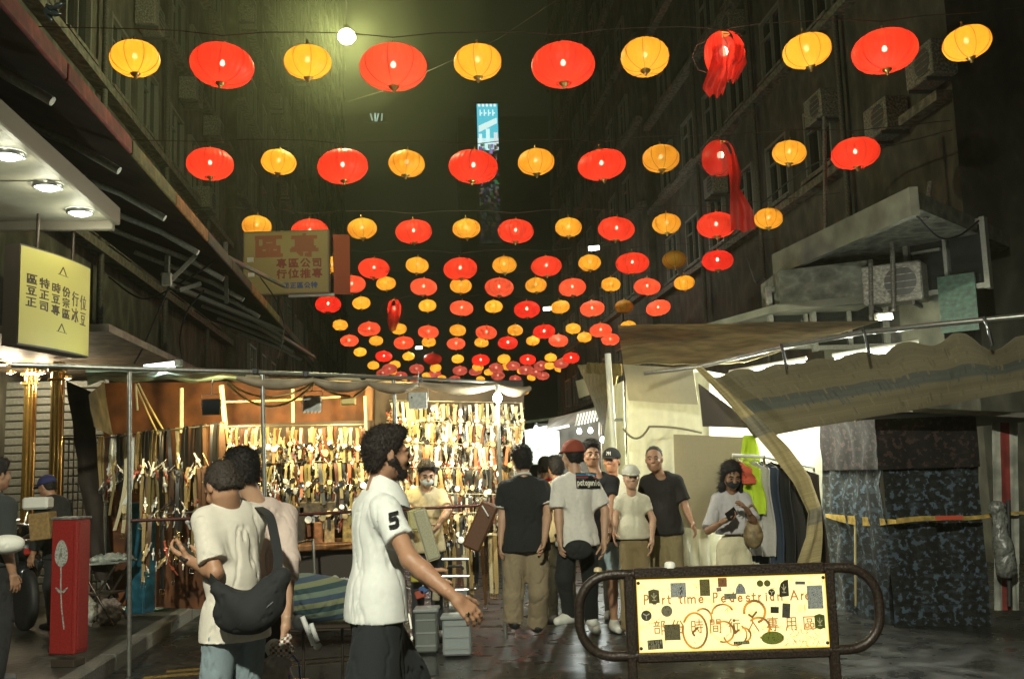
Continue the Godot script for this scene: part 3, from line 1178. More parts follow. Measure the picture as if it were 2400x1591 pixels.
var ac0: Node3D

func aircon(at: Vector3, turn: float, label: String) -> void:
	if ac0:
		copy(ac0, label, at, turn, "window air conditioners on the facades")
		return
	ac0 = thing("air_conditioner", label, "air conditioner", at, turn, "window air conditioners on the facades")
	var shell := M("ac casing", Color(.34, .33, .27), .5, {"tex": "rust", "scale": Vector3(1.5, 1.5, 1.5)})
	var dark := M("ac grille", Color(.035, .035, .033), .6)
	part(ac0, "casing", Geo.new().box(Vector3(.22, 0, 0), Vector3(.42, .56, .82), Basis(), .02), shell)
	part(ac0, "fan_opening", Geo.new().lathe(Vector3(.432, 0, -.12), [Vector2(.22, -.005), Vector2(.22, .008), Vector2(.001, .008)], 24, 0, 0, Basis(Vector3.FORWARD, PI / 2)), dark)
	var gr := Geo.new()
	for k in 5:
		gr.box(Vector3(.445, -.2 + k * .1, -.12), Vector3(.012, .012, .44))
	part(ac0, "grille", gr, shell)
	for q in [.28, -.28]:
		part(ac0, "bracket", Geo.new().box(Vector3(.22, -.32, q), Vector3(.5, .05, .04)), dark)


func left_buildings() -> void:
	var w1 := M("stained render", Color(.125, .12, .085), .9, {"tex": "stain", "scale": Vector3(.22, .12, .22), "bump": "bump", "bump_cm": .8})
	var w2 := M("old grey render", Color(.12, .117, .085), .9, {"tex": "stain", "scale": Vector3(.16, .1, .16), "bump": "bump", "bump_cm": .8})
	var w3 := M("brown render", Color(.11, .10, .07), .9, {"tex": "blotch", "scale": Vector3(.2, .12, .2)})
	facade("tenement_block", "nearest dark tenement on the left, above the shop canopy", 9.6, 31, -5.5, -1, 26, 9, 6.6, 3.0, 2.35, w1, 1)
	facade("tenement_block", "olive grey tenement on the left behind the street lamp glow", 31.05, 54, -5.2, -1, 38, 9, 5.2, 3.05, 2.5, w2, 2)
	facade("tenement_block", "farthest tenement on the left, above the distant lanterns", 54.05, 96, -5.8, -1, 46, 10, 5.0, 3.1, 2.7, w3, 3)
	var names := ["beside the first yellow lantern of the nearest row", "above the nearest red lantern on the left", "under the nearest red lantern on the left", "left of the street lamp", "below the street lamp", "above the yellow lantern of the second row", "low on the second tenement, behind the sign", "high on the second tenement", "right of the street lamp glow", "at mid height on the far tenement"]
	var spots := [Vector3(-7.388, 11.194, -20), Vector3(-7.486, 11.11, -24), Vector3(-6.127, 8.877, -26), Vector3(-7.326, 11.198, -27), Vector3(-8.098, 16.108, -38), Vector3(-7.727, 15.176, -40), Vector3(-7.335, 7.604, -30), Vector3(-7.861, 16.399, -31), Vector3(-8.53, 20.823, -47), Vector3(-8.272, 13.175, -40)]
	for k in spots.size():
		var p: Vector3 = spots[k]
		var s := -p.x * sin(STREET) - p.z * cos(STREET)
		var wall := -5.5 if s < 31 else (-5.2 if s < 54 else -5.8)
		aircon(st(s, wall + .02, p.y), STREET, "grey air conditioner, left facade, " + names[k])
	# the roofed shop front under the canopy
	var bronze := M("bronze mirror cladding", Color(.62, .33, .10), .16, {"metal": .9, "tex": "cloth"})
	var gold := M("brass cladding", Color(.70, .48, .14), .22, {"metal": .9, "tex": "cloth"})
	for q in [[66, "brass clad shop front column at the left edge, behind the motorbikes"], [128, "brass clad shop front column right of the shutter, above the blue capped rider"]]:
		var c: Vector3 = Vector3(-6.085, 2.216, -12.6) if q[0] == 66 else Vector3(-5.56, 2.185, -12.2)
		var col := thing("shop_column", q[1], "column", Vector3(c.x, .13, c.z), STREET)
		part(col, "brass_face", Geo.new().tube([Vector3(-.03, 0, .02), Vector3(-.03, 2.92, .02)], .042, 20), gold)
		part(col, "brass_rib", Geo.new().tube([Vector3(.025, 0, .03), Vector3(.025, 2.92, .03)], .026, 14), gold)
		part(col, "bronze_edge", Geo.new().box(Vector3(.072, 1.46, .03), Vector3(.03, 2.92, .05), Basis(), .012), bronze)
		part(col, "capital", Geo.new().box(Vector3(0, 2.82, .03), Vector3(.19, .05, .15), Basis(), .01).box(Vector3(0, 2.70, .03), Vector3(.18, .03, .14), Basis(), .008), gold)
	var sh := thing("roller_shutter", "pale roller shutter of the shop behind the brass columns", "shutter", Vector3(-6.68, 2.042, -13.8) * Vector3(1, 0, 1) + Vector3(0, .13, 0), .12)
	var slat := M("shutter slat", Color(.22, .24, .21), .45, {"tex": "grain"})
	for k in 26:
		part(sh, "slat", Geo.new().box(Vector3(0, .055 + k * .11, 0), Vector3(2.0, .095, .025), Basis(), .01), slat)
	part(sh, "guide_rail", Geo.new().box(Vector3(1.03, 1.43, 0), Vector3(.05, 2.86, .06)), slat)
	part(sh, "guide_rail", Geo.new().box(Vector3(-1.03, 1.43, 0), Vector3(.05, 2.86, .06)), slat)
	solo("shop_soffit", Geo.new().box(st(13.6, -4.3, 3.12), Vector3(2.6, .08, 6.4), Basis(Vector3.UP, STREET)), M("soffit board", Color(.22, .17, .11), .6, {"tex": "blotch"}), "brown soffit over the brass columns of the shop front", "soffit")
	var bulb := M("downlight bulb", Color(.9, .85, .7), .4, {"glow": Color(1, .9, .7), "power": 9.0})
	var k := 0
	for q in [Vector3(-6.091, 3.02, -12.2), Vector3(-6.348, 2.976, -12.6), Vector3(-5.949, 2.963, -12.6), Vector3(-6.304, 2.951, -13.2), Vector3(-5.535, 2.866, -12.4), Vector3(-6.143, 3.016, -12)]:
		var d := thing("shop_downlight", "tiny round downlight in the brown shop soffit, " + ["beside the left brass column", "left of the left brass column, lower", "between the brass columns, upper", "between the brass columns, lower", "right of the right brass column", "at the left edge of the photo"][k], "downlight", q, 0.0, "small shop front downlights")
		part(d, "bezel", Geo.new().lathe(Vector3.ZERO, [Vector2(.045, 0), Vector2(.06, .01), Vector2(.06, .03)], 16), gold)
		part(d, "bulb", Geo.new().lathe(Vector3(0, -.012, 0), [Vector2(.001, 0), Vector2(.035, .006), Vector2(.042, .018)], 14), bulb)
		d.add_child(omni("downlight_light", Vector3(0, -.03, 0), Color(1, .82, .55), .55, .04))
		k += 1
	# railings right of the columns
	var fence := thing("security_fence", "dark vertical bar fence right of the brass columns", "fence", Vector3(-5.311, 1.865, -12.2) * Vector3(1, 0, 1) + Vector3(0, .13, 0), 0.0)
	var bar := M("dark fence bar", Color(.09, .07, .055), .35, {"metal": .6})
	for q in 9:
		part(fence, "bar", Geo.new().tube([Vector3(-.22 + q * .062, 0, 0), Vector3(-.22 + q * .062, 2.0, 0)], .009, 6), bar)
	part(fence, "rail", Geo.new().box(Vector3(.03, 1.98, 0), Vector3(.56, .03, .03)), bar)
	part(fence, "rail", Geo.new().box(Vector3(.03, .1, 0), Vector3(.56, .03, .03)), bar)
	solo("grey_pole", Geo.new().tube([Vector3(0, 0, 0), Vector3(0, 2.1, 0)], .03, 10), M("grey pole", Color(.3, .29, .26), .4, {"metal": .5}), "thin grey pole right of the dark bar fence", "pole", "", Vector3(-4.982, 2.153, -11.8) * Vector3(1, 0, 1) + Vector3(0, .13, 0))
	light_box()
	wall_sign()


func light_box() -> void:
	var c := Vector3(-4.154, 3.178, -8.9)
	var t := thing("shop_lightbox_sign", "curved yellow lightbox with columns of dark characters, hung at the left edge", "sign", c, deg_to_rad(82))
	var im := Image.create(512, 700, false, Image.FORMAT_RGB8)
	im.fill(Color(.80, .76, .42))
	for y in 700:
		if y % 2 == 0:
			im.fill_rect(Rect2i(0, y, 512, 1), Color(.79, .745, .41))
	var ink := Color(.24, .19, .12)
	var cols := ["區豆正", "特正司", "時豆專", "份宗區", "行冰", "位豆"]
	for k in 6:
		var x := 34 + k * 76
		var tall: float = 250.0 / cols[k].length()
		for j in cols[k].length():
			glyph(im, cols[k][j], Vector2(x, 190 + k * 10 + j * tall), Vector2(58, tall - 12), 9, ink)
	for k in 2:
		var m := Vector2(262, 110 + k * 430)
		stroke(im, m + Vector2(-24, 22), m + Vector2(0, -34), 7, ink)
		stroke(im, m + Vector2(0, -34), m + Vector2(24, 22), 7, ink)
		stroke(im, m + Vector2(-36, 26), m + Vector2(38, 30), 4, ink)
	var mat := StandardMaterial3D.new()
	mat.albedo_texture = ImageTexture.create_from_image(im)
	mat.roughness = .4
	mat.emission_enabled = true
	mat.emission_texture = mat.albedo_texture
	mat.emission_energy_multiplier = .15
	mat.emission = Color.BLACK
	mat.cull_mode = BaseMaterial3D.CULL_DISABLED
	var bow := func(u: float) -> float: return .05 * (1.0 - pow(2 * u - 1, 2))
	part(t, "lit_face", Geo.new().sheet(16, 2, func(u: float, v: float) -> Vector3: return Vector3((u - .5) * 1.06, (.5 - v) * .84, .07 + bow.call(u)), 0.0), mat)
	var body := PackedVector2Array([Vector2(-.535, -.08), Vector2(.535, -.08)])
	for k in 17:
		var u := 1.0 - k / 16.0
		body.append(Vector2((u - .5) * 1.07, .062 + bow.call(u)))
	part(t, "housing", Geo.new().prism(body, .87, Transform3D(Basis(Vector3.RIGHT, PI / 2) * Basis.from_scale(Vector3(1, 1, 1)), Vector3.ZERO)), M("sign housing", Color(.10, .08, .06), .5))
	part(t, "hanger", Geo.new().tube([Vector3(-.2, .43, 0), Vector3(-.2, .78, 0)], .015, 8).tube([Vector3(.35, .43, 0), Vector3(.35, .78, 0)], .015, 8), M("dark fence bar"))


func wall_sign() -> void:
	var a := Vector3(-4.83, 6.003, -18)
	var b := Vector3(-3.313, 5.995, -18)
	var h := .0 + (Vector3(-3.313, 5.995, -18).y - Vector3(-3.322, 4.868, -18).y)
	var c := (a + b) / 2 - Vector3(0, h / 2, 0)
	var t := thing("projecting_sign", "dim cream signboard with red characters over the stall roofs", "sign", c, 0.0)
	var w := b.x - a.x
	var im := Image.create(900, 660, false, Image.FORMAT_RGB8)
	im.fill(Color(.42, .37, .24))
	var red := Color(.34, .09, .07)
	var faint := Color(.40, .21, .13)
	for k in 2:
		glyph(im, "區專"[k], Vector2(110 + k * 390, 34), Vector2(300, 230), 40, faint)
	for k in 4:
		glyph(im, "專區公司"[k], Vector2(350 + k * 128, 290), Vector2(108, 96), 15, red)
		glyph(im, "行位推專"[k], Vector2(350 + k * 128, 405), Vector2(108, 96), 15, red)
	for k in 5:
		glyph(im, "司正區公特"[k], Vector2(420 + k * 76, 550), Vector2(64, 62), 11, Color(.12, .18, .36))
	var m := StandardMaterial3D.new()
	m.albedo_texture = ImageTexture.create_from_image(im)
	m.roughness = .7
	m.cull_mode = BaseMaterial3D.CULL_DISABLED
	var frame := M("sign frame", Color(.10, .07, .05), .5)
	part(t, "printed_face", Geo.new().box(Vector3(0, 0, .083), Vector3(w, h, .006)), m)
	part(t, "housing", Geo.new().box(Vector3.ZERO, Vector3(w + .05, h + .06, .16), Basis(), .01), frame)
	part(t, "end_panel", Geo.new().box(Vector3(w / 2 + .20, 0, -.25), Vector3(.30, h, .05), Basis(Vector3.UP, .3)), M("red sign end", Color(.16, .035, .02), .25))
	part(t, "bottom_rail", Geo.new().box(Vector3(w * .3, -h / 2 - .05, .02), Vector3(w * .55, .05, .06)), M("grey pole"))


func right_buildings() -> void:
	var w1 := M("dark render", Color(.075, .074, .054), .9, {"tex": "stain", "scale": Vector3(.2, .12, .2), "bump": "bump", "bump_cm": .8})
	var w2 := M("old grey render")
	facade("corner_tenement", "dark corner tenement on the right above the projecting slabs", 14.2, 33, 8.5, 1, 24, 9, 8.1, 3.0, 2.35, w1, 4)
	facade("tenement_block", "farther dark tenement on the right, behind the torn lanterns", 33.05, 54, 8.3, 1, 40, 9, 5.4, 3.05, 2.6, w2, 5)
	var names := ["above the yellow lantern of the second row", "right of the torn red lantern", "left of the last red lantern of the nearest row", "high beside the torn lantern of the nearest row", "under the upper concrete slab", "beside the green drain pipe"]
	var spots := [Vector3(4.924, 7.338, -16.5), Vector3(4.709, 8.464, -19), Vector3(5.546, 7.655, -15), Vector3(5.212, 12.448, -24), Vector3(5.653, 4.033, -14.4), Vector3(4.933, 8.898, -26)]
	for k in spots.size():
		var p: Vector3 = spots[k]
		var s := -p.x * sin(STREET) - p.z * cos(STREET)
		aircon(st(s, 8.48 if s < 33 else 8.28, p.y) if k != 4 else p, STREET + PI if k != 4 else -PI / 2 - .6, "grey air conditioner, right facade, " + names[k])
	# the corner house with its concrete slabs
	var conc := M("pale painted concrete", Color(.15, .16, .125), .85, {"tex": "stain", "scale": Vector3(.5, .5, .5), "bump": "bump", "bump_cm": .5})
	var grey := M("grey painted concrete", Color(.18, .185, .14), .85, {"tex": "blotch", "scale": Vector3(.4, .4, .4)})
	var t := thing("corner_house", "low corner house on the right with two projecting concrete slabs", "building", Vector3.ZERO)
	var y1 := Vector3(4.961, 4.615, -12).y
	var fl := func(v: Vector3, y: float) -> Vector3: return Vector3(v.x, y, v.z)
	var A: Vector3 = fl.call(Vector3(4.235, 4.595, -15.8), y1)
	var B: Vector3 = fl.call(Vector3(4.961, 4.615, -12), y1)
	var C: Vector3 = fl.call(Vector3(6.509, 4.611, -13.65), y1)
	var D := A + (C - B) * 2.4
	part(t, "upper_slab", Geo.new().slab([D, A, B, C, B + (C - B) * 1.6], Vector3(0, .22, 0)), conc)
	part(t, "slab_rim", Geo.new().slab([A + Vector3(-.03, -.12, 0), B + Vector3(-.03, -.12, 0), B + Vector3(.07, -.12, .02), A + Vector3(.07, -.12, .02)], Vector3(0, .36, 0)), grey)
	var inn := func(p: Vector3, q: float, v: float) -> Vector3: return A + (B - A) * q + (D - A) * v + Vector3(p)
	# walls below and above, set back from the slab's edge
	var yb := 3.0
	part(t, "first_floor_wall", Geo.new().slab([fl.call(inn.call(Vector3.ZERO, -.1, 1.0), yb), fl.call(inn.call(Vector3.ZERO, -.1, .36), yb), fl.call(inn.call(Vector3.ZERO, .80, .36), yb), fl.call(inn.call(Vector3.ZERO, .80, 1.0), yb)], Vector3(0, y1 - yb - .004, 0)), grey)
	# the boxed balcony that faces the viewer
	var e := Vector3(4.08, 4.34, -15)
	var g := Vector3(5.217, 4.091, -14.4)
	var y2 := Vector3(4.053, 3.928, -15).y
	part(t, "balcony_front", Geo.new().slab([fl.call(e, y2) + Vector3(.02, 0, -1.2), fl.call(e, y2), fl.call(g, y2), fl.call(g, y2) + Vector3(.1, 0, -1.2)], Vector3(0, e.y - y2 + .1, 0)), conc)
	part(t, "balcony_slab", Geo.new().slab([fl.call(e, y2 - .12) + Vector3(-.9, 0, -2.2), fl.call(e, y2 - .12) + Vector3(-.06, 0, .06), fl.call(g, y2 - .12) + Vector3(.05, 0, .06), fl.call(g, y2 - .12) + Vector3(.1, 0, -1.6)], Vector3(0, .115, 0)), grey)
	var wm := window_meshes(1.1, .9)
	var fr := M("window frame")
	for q in [Vector3(4.548, 3.755, -15.4), Vector3(5.149, 3.705, -15.2)]:
		var wn := part(t, "window", wm[0], fr, q)
		wn.rotation.y = -PI / 2
		part(wn, "pane", wm[1], M("dark window glass"))
	var wn2 := part(t, "window", wm[0], fr, Vector3(6.213, 4.328, -14))
	wn2.rotation.y = -PI / 2 - .8
	part(wn2, "pane", wm[1], M("dark window glass"))
	part(t, "shutter_panel", Geo.new().box(Vector3(6.221, 3.672, -13.8), Vector3(.5, .8, .05), Basis(Vector3.UP, -.7)), M("green metal panel", Color(.03, .11, .07), .5, {"tex": "rust"}))
	for q in [[Vector3(5.294, 4.516, -13.6), Vector3(5.24, 3.55, -13.6)], [Vector3(5.196, 4.402, -14.2), Vector3(5.141, 3.523, -14.2)], [Vector3(5.112, 7.009, -15.5), Vector3(4.987, 4.961, -15.5)], [Vector3(5.458, 5.08, -12.6), Vector3(5.361, 4.597, -12.6)]]:
		part(t, "drain_pipe", Geo.new().tube([q[0], q[1]], .035, 8), M("drain pipe"))
	# slack cables
	var cab := M("black cable", Color(.012, .012, .012), .6)
	var runs := [["slack black cable under the upper slab on the right", Vector3(4.919, 4.435, -11.8), Vector3(5.419, 4.304, -12.4), Vector3(5.894, 4.423, -12.9), Vector3(6.418, 4.736, -13.4)], ["thin cable sagging down the right facade", Vector3(4.09, 5.105, -17), Vector3(4.211, 4.646, -17), Vector3(4.364, 4.717, -17), Vector3(4.392, 4.254, -16.5)], ["cable running up the right facade beside the yellow lanterns", Vector3(4.668, 6.276, -18), Vector3(5.357, 6.681, -17), Vector3(5.909, 6.573, -16), Vector3(6.441, 6.229, -14)]]
	for q in runs:
		solo("cable", Geo.new().tube(curve(q.slice(1)), .014, 6), cab, q[0], "cable")
	var neon := solo("neon_sign", Geo.new().tube([Vector3(8.334, 4.59, -17), Vector3(8.328, 4.214, -17)], .02, 6).tube([Vector3(8.443, 4.572, -17), Vector3(8.436, 4.255, -17)], .02, 6).tube([Vector3(8.344, 4.379, -17), Vector3(8.467, 4.586, -17)], .02, 6).tube([Vector3(8.562, 4.176, -17), Vector3(8.586, 4.115, -17)], .02, 6), M("red neon", Color(.4, .05, .02), .4, {"glow": Color(.5, .06, .03), "power": .5}), "small dim red neon strokes in the dark at the right edge", "neon sign")
	neon.add_child(omni("neon_light", Vector3(8.303, 4.329, -16.8), Color(1, .15, .08), .02, .03))


func curve(pts: Array, steps := 10) -> Array:
	var out := []
	for i in pts.size() - 1:
		var a: Vector3 = pts[maxi(i - 1, 0)]
		var b: Vector3 = pts[i]
		var c: Vector3 = pts[i + 1]
		var d: Vector3 = pts[mini(i + 2, pts.size() - 1)]
		for k in steps:
			out.append(b.cubic_interpolate(c, a, d, float(k) / steps))
	out.append(pts[-1])
	return out


func far_tower() -> void:
	var o := Vector3(-3.602, 33.363, -150)
	var t := thing("tower_with_screen", "dark distant tower carrying a tall bright blue screen", "tower", Vector3(o.x, 0, o.z), deg_to_rad(4))
	var top := Vector3(-2.912, 58.148, -150).y
	part(t, "tower_wall", Geo.new().box(Vector3(3.3, top / 2 - 1, -6), Vector3(14, top - 2, 11)), M("tower wall", Color(.05, .05, .045), .6, {"tex": "blotch", "scale": Vector3(.05, .05, .05)}))
	var im := Image.create(64, 384, false, Image.FORMAT_RGB8)
	im.fill(Color(.02, .03, .03))
	var r := RandomNumberGenerator.new()
	r.seed = 11
	im.fill_rect(Rect2i(0, 0, 64, 130), Color(.35, .78, .85))
	for k in 5:
		im.fill_rect(Rect2i(4 + k * 12, 0, 7, 8), Color(.95, 1, 1))
	for k in 4:
		im.fill_rect(Rect2i(8 + k * 13, 16, 4, 18), Color(.9, 1, 1))
		im.fill_rect(Rect2i(12 + k * 13, 24, 5, 4), Color(.9, 1, 1))
	for k in 26:
		stroke(im, Vector2(6, 78 - k * .6), Vector2(60, 54 - k * .5), 3, Color(.85, .97, .95))
	im.fill_rect(Rect2i(0, 96, 64, 30), Color(.8, .95, .95))
	im.fill_rect(Rect2i(4, 84, 10, 46), Color(.9, 1, 1))
	im.fill_rect(Rect2i(26, 70, 12, 60), Color(.85, 1, 1))
	im.fill_rect(Rect2i(50, 80, 12, 50), Color(.85, .9, .9))
	for k in 240:
		var y := r.randi_range(108, 376)
		var fade := clampf(1.0 - (y - 108) / 260.0, .25, 1)
		var c := Color.from_hsv(r.randf(), r.randf_range(.2, .6), r.randf_range(.2, .75) * fade)
		im.fill_rect(Rect2i(r.randi_range(0, 58), y, r.randi_range(3, 10), r.randi_range(3, 12)), c)
	var m := StandardMaterial3D.new()
	m.albedo_color = Color(.02, .02, .02)
	m.roughness = .4
	m.emission_enabled = true
	m.emission = Color.BLACK
	m.emission_texture = ImageTexture.create_from_image(im)
	m.emission_energy_multiplier = 1.1
	m.cull_mode = BaseMaterial3D.CULL_DISABLED
	var a := Vector3(-4.374, 57.793, -149.3)
	var b := Vector3(-1.164, 57.688, -149.3)
	var yb := Vector3(-3.379, 35.887, -149.3).y
	part(t, "led_screen", Geo.new().sheet(1, 1, func(u: float, v: float) -> Vector3: return Vector3(a.x - o.x + (b.x - a.x) * u, lerpf(a.y, yb, v), .7), 0.0), m)
	part(t, "screen_frame", Geo.new().box(Vector3(a.x - o.x + (b.x - a.x) / 2, (a.y + yb) / 2, .3), Vector3(b.x - a.x + .5, a.y - yb + .5, .6)), M("tower wall"))
	var lit := M("distant lit letters", Color(.1, .1, .1), .5, {"glow": Color(.35, .5, .4), "power": .6})
	var g := thing("rooftop_sign", "tiny pale green lit letters high on the far left", "sign", Vector3(-12.091, 34.597, -90))
	part(g, "frame", Geo.new().box(Vector3(.1, -.6, -.1), Vector3(2.2, .1, .1)), M("tower wall"))
	for q in [[-.35, .7, .12], [.0, .8, .0], [.22, .8, -.12], [.62, .7, -.05]]:
		part(g, "lit_letter", Geo.new().box(Vector3(q[0], -.1 + q[2] * .2, 0), Vector3(.14, q[1], .06), Basis(Vector3.BACK, q[2] * 2)), lit)
	g.add_child(omni("sign_light", Vector3(0, 0, .3), Color(.7, 1, .8), .3, .2))


# ---------------------------------------------------------------- canopy over the left pavement
func canopy() -> void:
	var b := Basis(Vector3.UP, STREET)
	var pale := M("canopy ceiling", Color(.50, .48, .38), .6, {"tex": "cloth", "scale": Vector3(.5, .5, .5)})
	var t := thing("shop_canopy", "pale flat canopy ceiling with round downlights at the upper left", "canopy", Vector3.ZERO)
	part(t, "ceiling", Geo.new().box(st(3.4, -4.11, 4.06), Vector3(2.78, .12, 12.2), b), pale)
	part(t, "edge_trim", Geo.new().box(st(3.4, -2.70, 4.05), Vector3(.06, .17, 12.3), b, .01), M("canopy trim", Color(.28, .25, .2), .5, {"metal": .3}))
	part(t, "end_trim", Geo.new().box(st(9.53, -4.11, 4.02), Vector3(2.78, .22, .06), b, .01), M("canopy trim"))
	# joints of the ceiling panels
	for k in 5:
		part(t, "joint_strip", Geo.new().box(st(8.2 - k * 1.2, -4.11, 3.997), Vector3(2.78, .008, .02), b), M("canopy trim"))
	# downlights, from the end of the canopy back along it past the viewer
	var bez := M("downlight bezel", Color(.55, .55, .52), .3, {"metal": .6})
	var lens := M("downlight lens", Color(.9, .95, .9), .3, {"glow": Color(.90, 1, .93), "power": 7.0})
	var seen := ["second round downlight from the end of the canopy", "third round downlight from the end of the canopy, at the left edge"]
	for k in 11:
		var p := st(9.12 - k * .82, -2.90, 3.995)
		var lab: String = "last round downlight at the far end of the canopy ceiling" if k == 0 else (seen[k - 1] if k < 3 else "round downlight in the canopy ceiling on the viewer's left")
		var d := thing("canopy_downlight", lab, "downlight", p, STREET, "canopy downlights")
		part(d, "bezel", Geo.new().lathe(Vector3.ZERO, [Vector2(.10, -.03), Vector2(.115, -.028), Vector2(.12, 0)], 24, 0, 0, Basis(), false), bez)
		part(d, "lens", Geo.new().lathe(Vector3.ZERO, [Vector2(.001, -.055), Vector2(.06, -.045), Vector2(.10, -.022)], 24), lens)
		d.add_child(omni("downlight_light", Vector3(0, -.11, 0), Color(1, 1, .76), .13, .07))
	# the sloping awning above it
	var awn := M("brown awning cloth", Color(.10, .065, .04), .8, {"tex": "blotch", "scale": Vector3(.5, .5, .5)})
	var a := thing("street_awning", "long dark brown awning sloping out over the kerb on the left", "awning", Vector3.ZERO)
	part(a, "awning_sheet", Geo.new().sheet(6, 30, func(u: float, v: float) -> Vector3: return st(lerpf(3.5, 24, v), lerpf(-4.6, -2.25, u), lerpf(5.28, 4.35, u) + .02 * sin(v * 60) * u), .02), awn)
	for k in 13:
		var q := Color(.10, .065, .04)
		if k in [1, 2]:
			q = Color(.35, .06, .04)
		elif k in [4, 7]:
			q = Color(.42, .17, .04)
		elif k in [3, 8]:
			q = Color(.22, .18, .05)
		part(a, "valance", Geo.new().box(st(4.3 + k * 1.58, -2.235, 4.30), Vector3(.03, .13, 1.55), b, .008), M("valance %d" % (q.to_rgba32() % 9973), q, .8, {"tex": "blotch", "scale": Vector3(2, 2, 2)}))
	var rod := M("white awning strut", Color(.72, .70, .60), .5, {"tex": "grain"})
	for k in 12:
		var s := 5.35 + k * 1.62
		part(a, "strut", Geo.new().tube([st(s, -4.0, 4.94), st(s, -2.85, 4.46), st(s, -2.42, 4.20)], .035, 8), rod)
	# the frame hung further along below the awning
	var steel := M("grey steel", Color(.26, .25, .2), .5, {"metal": .3, "tex": "grain"})
	var f := thing("steel_framework", "grey steel frame hung under the far end of the brown awning", "frame", Vector3.ZERO)
	for q in [[Vector3(-4.315, 4.022, -12.4), Vector3(-4.273, 4.287, -19)], [Vector3(-4.315, 4.022, -12.4), Vector3(-4.309, 4.382, -12.4)], [Vector3(-4.315, 4.022, -12.4), Vector3(-4.023, 4.416, -12.6)], [Vector3(-4.24, 3.973, -12.6), Vector3(-4.09, 4.127, -13)], [Vector3(-4.305, 4.203, -17), Vector3(-4.376, 4.167, -22)], [Vector3(-4.04, 4.907, -14), Vector3(-4.167, 4.12, -14.5)], [Vector3(-4.061, 4.633, -12.8), Vector3(-3.896, 4.83, -17)]]:
		part(f, "beam", Geo.new().box((q[0] + q[1]) / 2, Vector3(.06, .06, (q[1] - q[0]).length()), Basis.looking_at((q[1] - q[0]).normalized(), Vector3.UP if absf((q[1] - q[0]).normalized().y) < .95 else Vector3.RIGHT), .006), steel)
	part(f, "junction_box", Geo.new().box(Vector3(-4.281, 4.057, -12.3), Vector3(.12, .16, .06), Basis(), .008), M("junction box", Color(.45, .42, .33), .5))
	var cab := M("black cable", Color(.012, .012, .012), .6)
	for q in [["dark cable hanging from the steel frame to the stall roof", Vector3(-4.282, 3.994, -12.4), Vector3(-4.296, 3.548, -12), Vector3(-4.262, 3.116, -11.5), Vector3(-4.17, 2.869, -11)], ["dark cable looping behind the stall roof left of the signboard", Vector3(-4.033, 4.038, -13), Vector3(-4.257, 3.757, -13), Vector3(-4.172, 3.345, -12.5), Vector3(-3.976, 2.985, -12)], ["dark cable strung below the brown awning", Vector3(-4.052, 4.793, -16), Vector3(-4.008, 4.531, -17), Vector3(-4.127, 4.225, -18), Vector3(-4.009, 3.56, -17)], ["cable sagging across the wall left of the frame", Vector3(-5.697, 4.459, -14), Vector3(-5.014, 4.04, -13.5), Vector3(-4.319, 4.163, -13), Vector3(-3.865, 4.439, -13)]]:
		solo("cable", Geo.new().tube(curve(q.slice(1)), .012, 6), cab, q[0], "cable")
	var w := thing("white_clips", "two small white plates on the edge of the dark awning beside the signboard", "clips", Vector3.ZERO)
	part(w, "plate", Geo.new().box(Vector3(-3.951, 4.864, -15), Vector3(.09, .07, .03)), M("white plate", Color(.6, .6, .5), .5))
	part(w, "plate", Geo.new().box(Vector3(-3.937, 4.629, -15), Vector3(.09, .06, .03)), M("white plate"))
	var tl := thing("hanging_ornament", "dark ornament with coloured glints at the top left corner", "ornament", Vector3(-3.287, 5.019, -7))
	var orn := M("dark glass", Color(.02, .03, .03), .06, {"coat": 1.0})
	for k in 5:
		part(tl, "glass_piece", Geo.new().lathe(Vector3(-.06 + .03 * k, -.05 * (k % 2), .02 * k), [Vector2(.004, -.05), Vector2(.025, 0), Vector2(.004, .06)], 8, 0, 0, Basis(Vector3.BACK, .5 * k)), orn)
	part(tl, "cord", Geo.new().tube([Vector3(0, .02, 0), Vector3(0, .5, 0)], .004, 5), cab)


